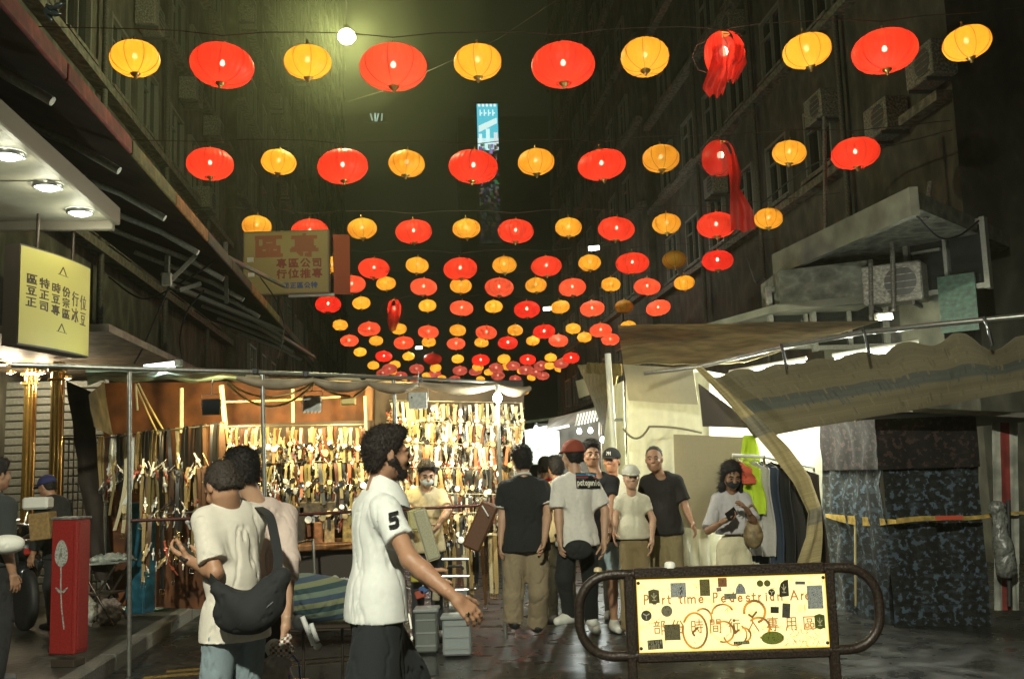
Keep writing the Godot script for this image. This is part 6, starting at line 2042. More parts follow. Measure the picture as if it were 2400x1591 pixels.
		for e in [-.6, 0.0, .6]:
			o.add_child(omni("tube_light", h * e + Vector3(0, -.03, .0), Color(.97, 1, .84), [1.6, 1.3, .7][n], .03))
		n += 1
	var bb := thing("tent_bulb", "bare bulb glowing behind the white canvas left of the older man", "bulb", Vector3(1.941, 2.343, -12.6))
	part(bb, "glass", Geo.new().lathe(Vector3.ZERO, [Vector2(.004, -.05), Vector2(.035, -.03), Vector2(.042, 0), Vector2(.02, .05)], 12), M("white bulb glass"))
	part(bb, "socket", Geo.new().tube([Vector3(0, .045, 0), Vector3(0, .1, 0)], .018, 8), M("black clamp"))
	bb.add_child(omni("bulb_light", Vector3(0, -.01, 0), Color(1, .98, .70), 15.0, .04))
	camo_stall()
	clothes_rack()


func camo_stall() -> void:
	# a covered stall: camouflage sheet over a box
	var f := FastNoiseLite.new()
	f.seed = 21
	f.frequency = .022
	f.fractal_octaves = 3
	f.domain_warp_enabled = true
	f.domain_warp_amplitude = 30
	var im := f.get_seamless_image(512, 512)
	im.convert(Image.FORMAT_RGB8)
	var f2 := f.duplicate()
	f2.seed = 45
	var im2: Image = f2.get_seamless_image(512, 512)
	for y in 512:
		for x in 512:
			var a := im.get_pixel(x, y).r
			var b := im2.get_pixel(x, y).r
			var c := Color(.045, .055, .058)
			if a > .64:
				c = Color(.27, .33, .38)
			elif b > .58:
				c = Color(.05, .05, .045)
			elif b < .40:
				c = Color(.10, .115, .095)
			im.set_pixel(x, y, c)
	var camo := StandardMaterial3D.new()
	camo.albedo_texture = ImageTexture.create_from_image(im)
	camo.roughness = .95
	camo.cull_mode = BaseMaterial3D.CULL_DISABLED
	camo.uv1_triplanar = true
	camo.uv1_world_triplanar = true
	camo.uv1_scale = Vector3(1.05, 1.05, 1.05)
	var brown: StandardMaterial3D = camo.duplicate()
	brown.albedo_color = Color(.80, .52, .43)
	var c0 := Vector3(3.504, 0.07, -9.7) * Vector3(1, 0, 1)
	var yt := Vector3(3.653, 1.923, -9.7).y
	var right: Vector3 = Vector3(4.374, 0.058, -9.6) * Vector3(1, 0, 1)
	var back := st(1.95, 0, 0)
	var t := thing("covered_stall", "closed stall wrapped in dark camouflage sheeting at the right", "stall", c0)
	var e: Vector3 = right - c0
	var up := Vector3(0, yt, 0)
	var front := Vector3(-.1, 0, 1).normalized()
	part(t, "front_sheet", cloth_sheet(up, up + e, e, Vector3.ZERO, .022, 30, 30, .008, 6.0, front), camo)
	part(t, "side_sheet", cloth_sheet(up + back, up, Vector3.ZERO, back, .035, 34, 30, .008, 14.0, Vector3(-1, 0, .1).normalized()), camo)
	part(t, "top_sheet", cloth_sheet(up + back + Vector3(-.05, .02, 0), up + back + e, up + e, up, .02, 12, 12, .008, 3.0, Vector3.UP), camo)
	# the rolled brown band at the top
	var h := Vector3(0, .46, 0)
	part(t, "top_band", cloth_sheet(up + back + Vector3(-.06, .02, 0), up + Vector3(-.05, .02, .05), up - h + Vector3(-.05, 0, .05), up + back - h + Vector3(-.06, 0, 0), .03, 30, 10, .008, 12.0, Vector3(-1, 0, .1).normalized()), brown)
	part(t, "top_band", cloth_sheet(up + Vector3(-.05, .02, .05), up + e + Vector3(0, .02, .05), up + e - h + Vector3(0, 0, .05), up - h + Vector3(-.05, 0, .05), .02, 26, 10, .008, 5.0, front), brown)
	var lid := Vector3(3.155, 2.109, -10.6)
	var lid2 := Vector3(4.778, 1.864, -8.9)
	solo("flat_board", Geo.new().slab([lid + Vector3(.3, 0, -1.3), lid, Vector3(3.783, 1.993, -9.55), lid2, lid2 + Vector3(0, 0, -2)], Vector3(0, .045, 0)), M("dark board", Color(.06, .055, .035), .6, {"tex": "grain"}), "dark flat board lying over the camouflage stall", "board")
	# ropes, tape, the red and white cloth
	var rope := M("tan rope", Color(.36, .28, .12), .8)
	var rp := Vector3(3.446, 1.94, -10.2)
	solo("rope", Geo.new().tube(curve([Vector3(3.529, 1.984, -10), Vector3(3.541, 1.993, -10.35), Vector3(3.517, 1.903, -10.42), Vector3(3.479, 1.483, -10.4), Vector3(3.44, 1.047, -10.38), Vector3(3.376, 0.495, -10.3), Vector3(3.351, 0.115, -10.3)], 6), .012, 6), rope, "tan rope tied vertically round the camouflage sheet", "rope")
	var tape := M("yellow tape", Color(.50, .33, .06), .5, {"tex": "blotch", "scale": Vector3(3, 3, 3)})
	solo("barrier_tape", Geo.new().sheet(30, 2, func(u: float, v: float) -> Vector3:
		var a := Vector3(3.314, 1.017, -11).lerp(Vector3(3.536, 1.017, -9.56), u)
		return a + Vector3(0, -.02 - .035 * v * (1 + 1.5 * sin(PI * clampf(u, 0, 1))), .03), .003), tape, "sagging yellow tape along the side of the camouflage stall", "tape")
	solo("barrier_tape", Geo.new().sheet(30, 2, func(u: float, v: float) -> Vector3:
		var a := Vector3(3.539, 1.009, -9.55).lerp(Vector3(4.742, 1.038, -9.4), u)
		return a + Vector3(0, -.05 * v * (1 - .5 * u) + .01 * sin(u * 9), .02), .003), tape, "yellow tape across the front of the camouflage stall", "tape")
	solo("red_tape_end", Geo.new().sheet(6, 1, func(u: float, v: float) -> Vector3: return Vector3(3.836, 1.031, -9.4).lerp(Vector3(4.091, 1.027, -9.4), u) + Vector3(0, -.04 * v, .03), .003), M("red tape", Color(.45, .07, .03), .5), "short red piece stuck on the yellow tape", "tape")
	var flag := thing("striped_banner", "hanging white cloth with a broad red stripe at the right edge", "banner", Vector3.ZERO)
	var a := Vector3(4.495, 1.87, -9.5)
	var b := Vector3(4.739, 1.863, -9.5)
	var c := Vector3(4.59, 0.143, -9.5)
	var d := Vector3(4.368, 0.15, -9.5)
	var wh := M("dull white cloth", Color(.42, .42, .36), .9, {"tex": "blotch"})
	var rd := M("dull red cloth", Color(.26, .035, .03), .9, {"tex": "blotch"})
	for k in 3:
		var u0: float = [0.0, .32, .68][k]
		var u1: float = [.32, .68, 1.0][k]
		part(flag, "white_stripe" if k != 1 else "red_stripe", cloth_sheet(a.lerp(b, u0), a.lerp(b, u1), d.lerp(c, u1), d.lerp(c, u0), .008, 6, 20, .006, 2.0), wh if k != 1 else rd)
	solo("black_stick", Geo.new().tube([Vector3(4.509, 1.153, -9.35), Vector3(4.435, 0.206, -9.35)], .022, 8), M("black rubber"), "black stick leaning in front of the red stripe", "stick")
	var pk := thing("goods_bundle", "wrapped grey bundle hanging before the white stripe at the right edge", "bundle", Vector3(4.381, 0.809, -9.3))
	var bf := Field.new(Vector3(-.2, -.5, -.2), Vector3(.2, .5, .2), .02)
	bf.cap(Vector3(0, .28, 0), Vector3(.03, -.28, 0), .065, .075, .03)
	var bg := Geo.new()
	bf.into(bg, cloth_fold(.03, 2.0, 1.0))
	part(pk, "wrapping", bg, M("grey wrap", Color(.28, .29, .26), .35, {"tex": "stain", "scale": Vector3(4, 4, 4)}))


func clothes_rack() -> void:
	var steel := M("polished steel")
	var rail_y := Vector3(2.273, 1.637, -9.9).y
	var a := Vector3(2.12, 1.642, -9.9)
	var b := Vector3(2.428, 1.62, -9.9)
	var c := Vector3(3.112, 1.495, -10.6)
	var t := thing("clothes_rail", "white rail of a clothes rack beside the woman with the phone", "clothes rack", Vector3(b.x, 0, b.z))
	part(t, "rail", Geo.new().tube([a - t.position, b - t.position], .018, 10), M("white paint"))
	part(t, "rail", Geo.new().tube([b - t.position, c - t.position], .014, 10), M("white paint"))
	part(t, "leg", Geo.new().tube([c - t.position, Vector3(c.x - b.x, 0, c.z - b.z)], .014, 8), steel)
	part(t, "leg", Geo.new().tube([Vector3(0, rail_y, 0), Vector3(0, 0, 0)], .014, 8), steel)
	var wire := M("hanger wire", Color(.55, .5, .45), .3, {"metal": .5})
	var items := [
		["red", Color(.55, .10, .05), Vector3(2.183, 1.624, -9.92), .30, .26], ["lime green", Color(.45, .62, .03), Vector3(2.255, 1.622, -9.94), .34, .55], ["grey", Color(.42, .40, .37), Vector3(2.345, 1.619, -9.96), .36, .95], ["dark blue", Color(.03, .045, .07), Vector3(2.426, 1.617, -9.98), .40, 1.02],
		["black", Color(.016, .016, .016), Vector3(2.538, 1.61, -10.05), .44, 1.05], ["charcoal", Color(.03, .028, .026), Vector3(2.657, 1.594, -10.15), .44, 1.06], ["black", Color(.016, .016, .016), Vector3(2.778, 1.57, -10.25), .44, 1.08], ["dark brown", Color(.035, .022, .016), Vector3(2.892, 1.545, -10.35), .44, 1.06]]
	var k := 0
	for q in items:
		var p: Vector3 = q[2]
		var o := thing("hung_garment", "%s garment, %s from the left on the clothes rail" % [q[0], ordinal(k)], "garment", p, -.9, "garments on the clothes rail")
		part(o, "hanger", Geo.new().tube([Vector3(0, .03, 0), Vector3(.012, .015, 0), Vector3(0, -.02, 0), Vector3(-q[3] * .45, -.10, 0), Vector3(q[3] * .45, -.10, 0), Vector3(0, -.02, 0)], .004, 5), wire)
		var w: float = q[3]
		var L: float = q[4]
		part(o, "cloth", Geo.new().sheet(14, 18, func(u: float, v: float) -> Vector3:
			var x := (u - .5) * w * (1.0 + .10 * v)
			var top := -.04 - absf(u - .5) * .16
			return Vector3(x, lerpf(top, -L, v), .035 * sin(u * 17 + k) * (.4 + v) + .02 * sin(v * 7)), .014), cloth_mat("garment %s" % q[0], q[1]))
		k += 1
	var bag := thing("lime_shirt", "fluorescent lime shirt hung above the clothes rail", "garment", Vector3(2.342, 1.668, -10.1))
	part(bag, "cloth", Geo.new().sheet(10, 10, func(u: float, v: float) -> Vector3: return Vector3((u - .5) * lerpf(.10, .20, sin(v * 2.6)), .17 - v * .42, .02 * sin(u * 9 + v * 3)), .012), M("lime cloth", Color(.50, .68, .03), .8, {"tex": "cloth", "backlight": .4}))


# ---------------------------------------------------------------- further down the street
func far_stalls() -> void:
	var canvas := M("white canvas")
	var thatch := M("straw tarpaulin", Color(.40, .30, .10), .9, {"tex": "stain", "backlight": .3, "scale": Vector3(4, .8, 4)})
	solo("straw_tarpaulin", cloth_sheet(Vector3(1.011, 3.156, -15.5), Vector3(1.414, 2.903, -13.2), Vector3(1.247, 2.206, -13.2), Vector3(1.265, 2.148, -14.5), .06, 22, 18, .008, 13.0), thatch, "pleated straw coloured tarpaulin hanging above the far stalls", "tarpaulin")
	solo("straw_edge", cloth_sheet(Vector3(1.011, 2.981, -13.6), Vector3(1.372, 2.853, -12.6), Vector3(1.366, 2.699, -12.6), Vector3(0.996, 2.859, -13.8), .04, 14, 5, .008, 8.0), thatch, "crumpled straw coloured roll at the end of the khaki roof", "tarpaulin")
	solo("white_drape", cloth_sheet(Vector3(1.283, 2.62, -13.4), Vector3(1.384, 2.633, -12.6), Vector3(1.365, 1.022, -12.6), Vector3(1.069, 0.991, -13.6), .06, 18, 20, .006, 7.0), canvas, "long white drape left of the white pole", "drape")
	solo("cream_panel", cloth_sheet(Vector3(1.217, 3.245, -19.5), Vector3(1.413, 3.154, -17.5), Vector3(1.354, 2.837, -17.5), Vector3(1.271, 2.906, -19.5), .03, 6, 6, .006, 2.0), M("beige canvas"), "small cream panel under the straw tarpaulin", "panel")
	# the lit stall at the end
	var t := thing("lit_stall", "bright lit stall with a pale awning at the end of the lane", "stall", Vector3(0.807, 2.159, -17) * Vector3(1, 0, 1))
	var rel := func(p: Vector3) -> Vector3: return p - t.position
	var wh := M("white plastic")
	part(t, "awning", cloth_sheet(rel.call(Vector3(0.596, 2.419, -17.4)), rel.call(Vector3(1.365, 2.519, -15.8)), rel.call(Vector3(1.336, 2.336, -15.4)), rel.call(Vector3(0.52, 2.211, -16.6)), .015, 14, 6, .008, 4.0), M("mauve awning", Color(.42, .38, .36), .6, {"tex": "blotch", "backlight": .5}))
	var sl := M("white slat", Color(.78, .82, .8), .5)
	for k in 9:
		var x := 1335 + k * 7
		var a: Vector3 = rel.call(Vector3(0.993, 2.391, -15.6).lerp(Vector3(1.372, 2.466, -15.6), k / 8.0))
		var b: Vector3 = rel.call(Vector3(0.932, 2.212, -15.6).lerp(Vector3(1.311, 2.287, -15.6), k / 8.0))
		part(t, "slat", Geo.new().box((a + b) / 2 + Vector3(0, 0, .05), Vector3(.025, a.distance_to(b), .02), Basis(Vector3.BACK, -.28)), sl)
	part(t, "fascia", Geo.new().box(rel.call(Vector3(0.445, 2.222, -17)), Vector3(.95, .10, .05), Basis(Vector3.BACK, .18)), wh)
	part(t, "cabinet", Geo.new().box(rel.call(Vector3(0.439, 1.921, -17.2)), Vector3(.62, .55, .4), Basis(), .01), M("pale cabinet", Color(.55, .62, .56), .4, {"tex": "blotch"}))
	part(t, "back_wall", Geo.new().box(rel.call(Vector3(1.08, 1.729, -18.2)), Vector3(1.4, 1.3, .1)), M("dark panel"))
	part(t, "post", Geo.new().tube([rel.call(Vector3(1.371, 2.277, -16)), rel.call(Vector3(1.339, 0.887, -16))], .035, 8), M("dark fence bar"))
	var lampm := M("cool lamp")
	var n := 0
	for q in [Vector3(1.035, 2.151, -16.2), Vector3(1.216, 2.159, -16.2), Vector3(0.345, 2.222, -16.4), Vector3(1.352, 1.985, -15.6)]:
		var o := thing("stall_bulb", ["left", "right", "far left", "lower right"][n] + " bare white bulb of the lit stall at the end of the lane", "bulb", q)
		part(o, "glass", Geo.new().lathe(Vector3.ZERO, [Vector2(.004, -.05), Vector2(.035, -.03), Vector2(.042, 0), Vector2(.02, .05)], 12), lampm)
		part(o, "socket", Geo.new().tube([Vector3(0, .045, 0), Vector3(0, .1, 0)], .018, 8), M("black clamp"))
		o.add_child(omni("bulb_light", Vector3(0, -.01, 0), Color(.9, 1, .92), [1.1, 1.1, 1.2, .9][n], .04))
		n += 1
	# dim shapes further on
	var r := RandomNumberGenerator.new()
	r.seed = 9
	for k in 5:
		var s := 21.0 + k * 5.5
		var o := thing("market_stall", "dim far market stall, %s down the lane behind the lit one" % ordinal(k), "stall", st(s, 1.9 + .25 * k, 0), STREET, "far market stalls")
		part(o, "canopy", Geo.new().box(Vector3(.6, 2.5, 0), Vector3(2.6, .05, 3.4), Basis(Vector3.BACK, .10)), M("far canopy %d" % (k % 3), [Color(.16, .20, .13), Color(.22, .16, .09), Color(.20, .20, .18)][k % 3], .8, {"tex": "blotch"}))
		part(o, "valance", Geo.new().box(Vector3(-.72, 2.30, 0), Vector3(.03, .24, 3.4)), M("far canopy %d" % ((k + 1) % 3), Color(.2, .2, .2), .8, {"tex": "blotch"}))
		part(o, "table", Geo.new().box(Vector3(.5, .8, 0), Vector3(1.5, .06, 3.0)), M("dark panel"))
		for q in [-1.5, 1.5]:
			part(o, "post", Geo.new().tube([Vector3(-.6, 0, q), Vector3(-.6, 2.4, q)], .025, 6), M("grey steel"))
	for k in 4:
		var o := thing("left_market_stall", "dark canvas stall on the left of the lane, %s behind the watch stall" % ordinal(k), "stall", st(15.5 + k * 5.0, -1.5, 0), STREET, "far market stalls")
		part(o, "canopy", Geo.new().box(Vector3(0, 2.42, 0), Vector3(2.4, .05, 3.6), Basis(Vector3.BACK, -.06)), M("far canopy %d" % (k % 3)))
		part(o, "back_cloth", Geo.new().box(Vector3(.1, 1.4, -1.7), Vector3(2.0, 1.9, .04)), M("dark brown cloth"))
		for q in [-1.6, 1.6]:
			part(o, "post", Geo.new().tube([Vector3(1.1, 0, q), Vector3(1.1, 2.4, q)], .025, 6), M("grey steel"))


# ---------------------------------------------------------------- the kerb on the left
func kerbside() -> void:
	var pb := Vector3(-3.63, 0.14, -8.272)
	var ptop := 1.289
	var red := M("red painted steel", Color(.30, .024, .020), .42, {"tex": "grain", "scale": Vector3(2, 2, 2)})
	var redd := red
	var t := thing("red_pillar", "red pillar box with a white flower stencil, on the left pavement", "pillar", Vector3(pb.x, .13, pb.z), -.22)
	var h := ptop - .13
	part(t, "shaft", Geo.new().box(Vector3(0, h / 2 + .05, 0), Vector3(.235, h - .10, .17), Basis(), .01), red)
	part(t, "side_panel", Geo.new().box(Vector3(.1205, h / 2 + .05, -.005), Vector3(.012, h - .16, .13), Basis(), .003), redd)
	part(t, "groove_bar", Geo.new().box(Vector3(.085, h / 2 + .05, .087), Vector3(.012, h - .18, .008)), redd)
	part(t, "top_cap", Geo.new().box(Vector3(0, h + .005, 0), Vector3(.25, .022, .19), Basis(), .006), M("worn steel", Color(.35, .33, .30), .5, {"tex": "rust"}))
	part(t, "plinth", Geo.new().box(Vector3(0, .03, 0), Vector3(.21, .06, .15), Basis(), .006), M("dark panel"))
	var wp := M("white stencil paint", Color(.58, .58, .52), .6, {"tex": "stain", "scale": Vector3(5, 5, 5)})
	var pet := PackedVector2Array()
	for k in 20:
		var a := TAU * k / 20
		pet.append(Vector2(sin(a) * .058 * (1.0 - .18 * cos(a)), cos(a) * .105))
	part(t, "flower_head", Geo.new().prism(pet, .004, Transform3D(Basis(), Vector3(-.02, h - .27, .0875))), wp)
	part(t, "flower_heart", Geo.new().prism(PackedVector2Array([Vector2(0, .02), Vector2(-.012, 0), Vector2(0, -.02), Vector2(.012, 0)]), .004, Transform3D(Basis(), Vector3(-.02, h - .28, .0915))), M("grey steel"))
	var stem := [Vector2(-.02, h - .37), Vector2(-.016, h - .55), Vector2(-.005, h - .70), Vector2(.022, h - .86)]
	for k in 3:
		var a: Vector2 = stem[k]
		var b: Vector2 = stem[k + 1]
		part(t, "flower_stem", Geo.new().box(Vector3((a.x + b.x) / 2, (a.y + b.y) / 2, .0875), Vector3(.011, a.distance_to(b) + .004, .004), Basis(Vector3.BACK, atan2(b.x - a.x, a.y - b.y))), wp)
	for q in [-1.0, 1.0]:
		part(t, "leaf", Geo.new().prism(PackedVector2Array([Vector2(0, 0), Vector2(.05 * q, .035), Vector2(.058 * q, .028), Vector2(.02 * q, -.012)]), .0035, Transform3D(Basis(), Vector3(-.010, h - .57, .0875))), wp)
	# the blue pillar
	var bb := Vector3(-4.099, 0.14, -11.085)
	var bt := 1.216
	var blue := M("blue painted steel", Color(.03, .17, .26), .42, {"tex": "blotch", "scale": Vector3(2, 2, 2)})
	var p2 := thing("blue_pillar", "turquoise blue pillar box on the pavement behind the left stall post", "pillar", Vector3(bb.x, .13, bb.z), -.25)
	part(p2, "shaft", Geo.new().box(Vector3(0, bt / 2 + .02, 0), Vector3(.22, bt - .04, .22), Basis(), .01), blue)
	part(p2, "edge_bar", Geo.new().box(Vector3(.085, bt / 2 + .02, .113), Vector3(.03, bt - .08, .012)), blue)
	part(p2, "side_panel", Geo.new().box(Vector3(.114, bt / 2 + .02, 0), Vector3(.012, bt - .1, .18)), blue)
	# folding table and stool with white bags
	var fb := Vector3(-4.28, 0.14, -10.57)
	var dk := M("dark fence bar")
	var ft := thing("folding_table", "small folding table with crossed black legs between the two pillars", "table", Vector3(fb.x, .13, fb.z), -.15)
	part(ft, "table_top", Geo.new().box(Vector3(0, .62, 0), Vector3(.52, .02, .36), Basis(Vector3.BACK, .05), .005), M("pale table top", Color(.42, .46, .40), .35, {"tex": "blotch"}))
	for q in [.14, -.14]:
		part(ft, "leg", Geo.new().tube([Vector3(-.2, 0, q), Vector3(.2, .61, q)], .012, 6), dk)
		part(ft, "leg", Geo.new().tube([Vector3(.2, 0, q), Vector3(-.2, .61, q)], .012, 6), dk)
	part(ft, "shelf_bar", Geo.new().box(Vector3(0, .32, 0), Vector3(.3, .015, .3)), dk)
	for q in [["white plastic bag under the folding table", Vector3(-.10, .16, .22), Vector3(.12, .15, .1), Color(.55, .56, .50)], ["pale box with a red print beneath the folding table", Vector3(.08, .13, .05), Vector3(.13, .14, .1), Color(.50, .40, .34)], ["white cloth thrown over the folding table", Vector3(.06, .66, .0), Vector3(.22, .045, .15), Color(.6, .66, .6)]]:
		var f := Field.new(-q[2] * 1.5, q[2] * 1.5, .016)
		f.ell(Vector3.ZERO, q[2], Basis(), .02)
		var g := Geo.new()
		f.into(g, hair_fuzz(.03, 16.0))
		solo("white_bag", g, M("bag %d" % int(q[3].r * 100), q[3], .5, {"tex": "blotch"}), q[0], "bag", "", ft.position + q[1])
	var gl := M("green tray", Color(.05, .38, .26), .3, {"tex": "blotch"})
	for q in [["green tray on the ground right of the blue pillar", Vector3(-3.962, 0.2, -11.538)], ["green tray left of the blue pillar", Vector3(-4.382, 0.2, -11.456)], ["green tray leaning by the stall's leg", Vector3(-3.829, 0.22, -11.724)]]:
		solo("green_tray", Geo.new().box(Vector3.ZERO, Vector3(.30, .03, .2), Basis(Vector3.BACK, .2) * Basis(Vector3.RIGHT, .5), .008), gl, q[0], "tray", "", q[1])
	motorbikes()


func motorbikes() -> void:
	var black := M("black bike paint", Color(.015, .016, .018), .25, {"coat": .6})
	var rub := M("black rubber")
	var chrome := M("polished steel")
	for k in 2:
		var p := Vector3(-5.878, 0.14, -12.262) if k == 0 else Vector3(-5.411, 0.14, -10.804)
		var o := thing("motorbike", "dark parked motorbike " + ["behind the red pillar", "at the left edge of the photo"][k], "motorbike", Vector3(p.x, .13, p.z), .5 + .25 * k)
		for z in [-.62, .62]:
			var w := part(o, "wheel", Geo.new().lathe(Vector3(0, .30, z), [Vector2(.21, -.05), Vector2(.29, -.045), Vector2(.31, 0), Vector2(.29, .045), Vector2(.21, .05)], 24, 0, 0, Basis(Vector3.BACK, PI / 2)), rub)
			part(w, "rim", Geo.new().lathe(Vector3(0, .30, z), [Vector2(.17, -.03), Vector2(.212, -.032), Vector2(.212, .032), Vector2(.17, .03)], 24, 0, 0, Basis(Vector3.BACK, PI / 2)), chrome)
		var f := Field.new(Vector3(-.3, .2, -.9), Vector3(.3, 1.2, .9), .03)
		f.cap(Vector3(0, .55, .55), Vector3(0, .62, -.05), .13, .12, .08).ell(Vector3(0, .45, .05), Vector3(.14, .15, .24), Basis(), .08).cap(Vector3(0, .42, -.45), Vector3(0, .92, -.38), .09, .08, .08).ell(Vector3(0, .82, -.48), Vector3(.15, .13, .12), Basis(), .06)
		var g := Geo.new()
		f.into(g)
		part(o, "fairing", g, black)
		var s := Field.new(Vector3(-.3, .5, -.3), Vector3(.3, 1.0, .9), .03)
		s.cap(Vector3(0, .74, .05), Vector3(0, .80, .62), .12, .10, .03)
		var sg := Geo.new()
		s.into(sg)
		part(o, "saddle", sg, M("saddle vinyl", Color(.02, .018, .016), .4))
		part(o, "handlebar", Geo.new().tube([Vector3(-.34, 1.0, -.28), Vector3(-.1, 1.02, -.38), Vector3(.1, 1.02, -.38), Vector3(.34, 1.0, -.28)], .014, 8), chrome)
		for q in [-.3, .3]:
			part(o, "mirror", Geo.new().tube([Vector3(q * .8, 1.0, -.3), Vector3(q, 1.16, -.34)], .006, 6).lathe(Vector3(q, 1.2, -.34), [Vector2(.04, -.01), Vector2(.055, 0), Vector2(.04, .01)], 12, 0, 0, Basis(Vector3.RIGHT, PI / 2)), chrome)
		part(o, "headlight", Geo.new().lathe(Vector3(0, .86, -.58), [Vector2(.085, .0), Vector2(.07, .03), Vector2(.001, .045)], 16, 0, 0, Basis(Vector3.RIGHT, -PI / 2)), M("headlight glass", Color(.5, .5, .48), .1))
		part(o, "tail_light", Geo.new().box(Vector3(0, .78, .76), Vector3(.14, .07, .05), Basis(), .015), M("tail light", Color(.4, .04, .03), .2))
		part(o, "fork", Geo.new().tube([Vector3(-.09, .30, -.62), Vector3(-.08, .95, -.36)], .022, 8).tube([Vector3(.09, .30, -.62), Vector3(.08, .95, -.36)], .022, 8), chrome)
	solo("cardboard_box", Geo.new().box(Vector3.ZERO, Vector3(.2, .26, .18), Basis(Vector3.BACK, .1), .008), M("cardboard", Color(.35, .22, .08), .8, {"tex": "grain"}), "brown cardboard box on the motorbike behind the red pillar", "box", "", Vector3(-4.618, 1.171, -9.9))
	solo("parcel", Geo.new().box(Vector3.ZERO, Vector3(.26, .12, .16), Basis(), .02), M("white plastic"), "white parcel beside the blue capped rider", "parcel", "", Vector3(-4.817, 1.387, -10.2))


# ---------------------------------------------------------------- the lit barrier sign
func barrier() -> void:
	var c := Vector3(1.062, 0, -5.25)
	var t := thing("barrier_sign", "rusty brown tubular barrier with a lit yellow sign panel covered in stickers", "barrier", c)
	var steel := M("rusty brown steel", Color(.075, .05, .036), .42, {"tex": "rust", "scale": Vector3(5, 5, 5), "metal": .25, "bump": "bump", "bump_cm": .15})
	var loop := []
	var hw := .764
	var y0 := .616
	var y1 := 1.022
	var R := .17
	for q in [[hw - R, y1 - R, 0.0], [-hw + R, y1 - R, 1.0], [-hw + R, y0 + R, 2.0], [hw - R, y0 + R, 3.0]]:
		for k in 9:
			var a: float = PI / 2 - PI / 2 + q[2] * PI / 2 + k / 8.0 * PI / 2
			loop.append(Vector3(q[0] + cos(a) * R, q[1] + sin(a) * R, 0))
	loop.append(loop[0])
	part(t, "loop_tube", Geo.new().tube(loop, .025, 14, false), steel)
	for x in [-.505, .520]:
		part(t, "post", Geo.new().box(Vector3(x, .52, -.002), Vector3(.046, 1.04, .05), Basis(), .006), steel)
	part(t, "top_beam", Geo.new().box(Vector3(.007, 1.026, .0), Vector3(.976, .050, .058), Basis(), .008), steel)
	part(t, "bottom_beam", Geo.new().box(Vector3(.007, .606, .0), Vector3(.976, .044, .058), Basis(), .008), steel)
	part(t, "back_case", Geo.new().box(Vector3(.012, .815, -.035), Vector3(.97, .37, .04), Basis(), .004), steel)
	for x in [-.458, .484]:
		for y in [.655, .978]:
			part(t, "panel_screw", Geo.new().lathe(Vector3(x, y, .019), [Vector2(.009, -.002), Vector2(.008, .003), Vector2(.001, .004)], 12, 0, 0, Basis(Vector3.RIGHT, PI / 2)), steel)
	part(t, "reflector", Geo.new().lathe(Vector3(-.29, 1.052, .0), [Vector2(.03, -.004), Vector2(.028, .018), Vector2(.018, .026), Vector2(.001, .028)], 16), M("white plastic"))
	part(t, "small_reflector", Geo.new().lathe(Vector3(-.66, 1.046, .01), [Vector2(.022, -.004), Vector2(.02, .012), Vector2(.001, .018)], 14), M("tan reflector", Color(.45, .36, .2), .4))

	# the lit panel and its print
	var W := 1160
	var Hh := 440
	var im := Image.create(W, Hh, false, Image.FORMAT_RGB8)
	im.fill(Color(1.0, .945, .66))
	var r := RandomNumberGenerator.new()
	r.seed = 31
	# yellowed, scratched plastic
	var blot := FastNoiseLite.new()
	blot.seed = 8
	blot.frequency = .012
	for y in range(0, Hh, 2):
		for x in range(0, W, 2):
			var q := blot.get_noise_2d(x, y)
			if q > .18:
				im.fill_rect(Rect2i(x, y, 2, 2), Color(1.0, .94, .66) if q < .34 else Color(1.0, .90, .58))
	for k in 260:
		var a := Vector2(r.randf_range(0, W), r.randf_range(0, Hh))
		if k > 130:
			a = Vector2(r.randf_range(840, W - 10), r.randf_range(290, Hh - 6))
		var dir := Vector2.from_angle(r.randf_range(0, TAU)) * r.randf_range(4, 34)
		stroke(im, a, a + dir, r.randf_range(1, 3), Color(.86, .58, .16).lerp(Color(.5, .28, .06), r.randf()))
	for k in 14:
		var a := Vector2(r.randf_range(0, W), r.randf_range(0, Hh))
		stroke(im, a, a + Vector2.from_angle(r.randf_range(-.5, .5)) * r.randf_range(60, 180), 1, Color(.9, .66, .25))
	var edge := Color(.98, .80, .36)
	for e in [Rect2i(0, 0, W, 5), Rect2i(0, Hh - 7, W, 7), Rect2i(0, 0, 6, Hh), Rect2i(W - 7, 0, 7, Hh)]:
		im.fill_rect(e, edge)
	var ink := Color(.60, .32, .08)
	for q in [["P", 38, 1], ["a", 82, 0], ["r", 148, 0], ["t", 180, 0], ["t", 250, 0], ["i", 276, 0], ["m", 306, 0], ["e", 372, 0], ["P", 462, 1], ["e", 510, 0], ["d", 560, 0], ["e", 612, 0], ["s", 660, 0], ["t", 700, 0], ["r", 738, 0], ["i", 776, 0], ["a", 806, 0], ["n", 856, 0], ["A", 936, 1], ["r", 1000, 0], ["e", 1026, 0], ["a", 1076, 0]]:
		var w: int = 56 if q[0] in ["m", "A"] else (40 if not q[0] in ["i", "r", "t"] else 34)
		glyph(im, q[0], Vector2(q[1], 96), Vector2(w, 56), 7, ink)
	var zh := "部份時間行人專用區"
	for k in 9:
		glyph(im, zh[k], Vector2([92, 204, 320, 434, 548, 664, 784, 898, 1006][k], 250), Vector2(76, 84), 6, ink)
	# marker scrawl
	var pen := Color(.38, .20, .06)
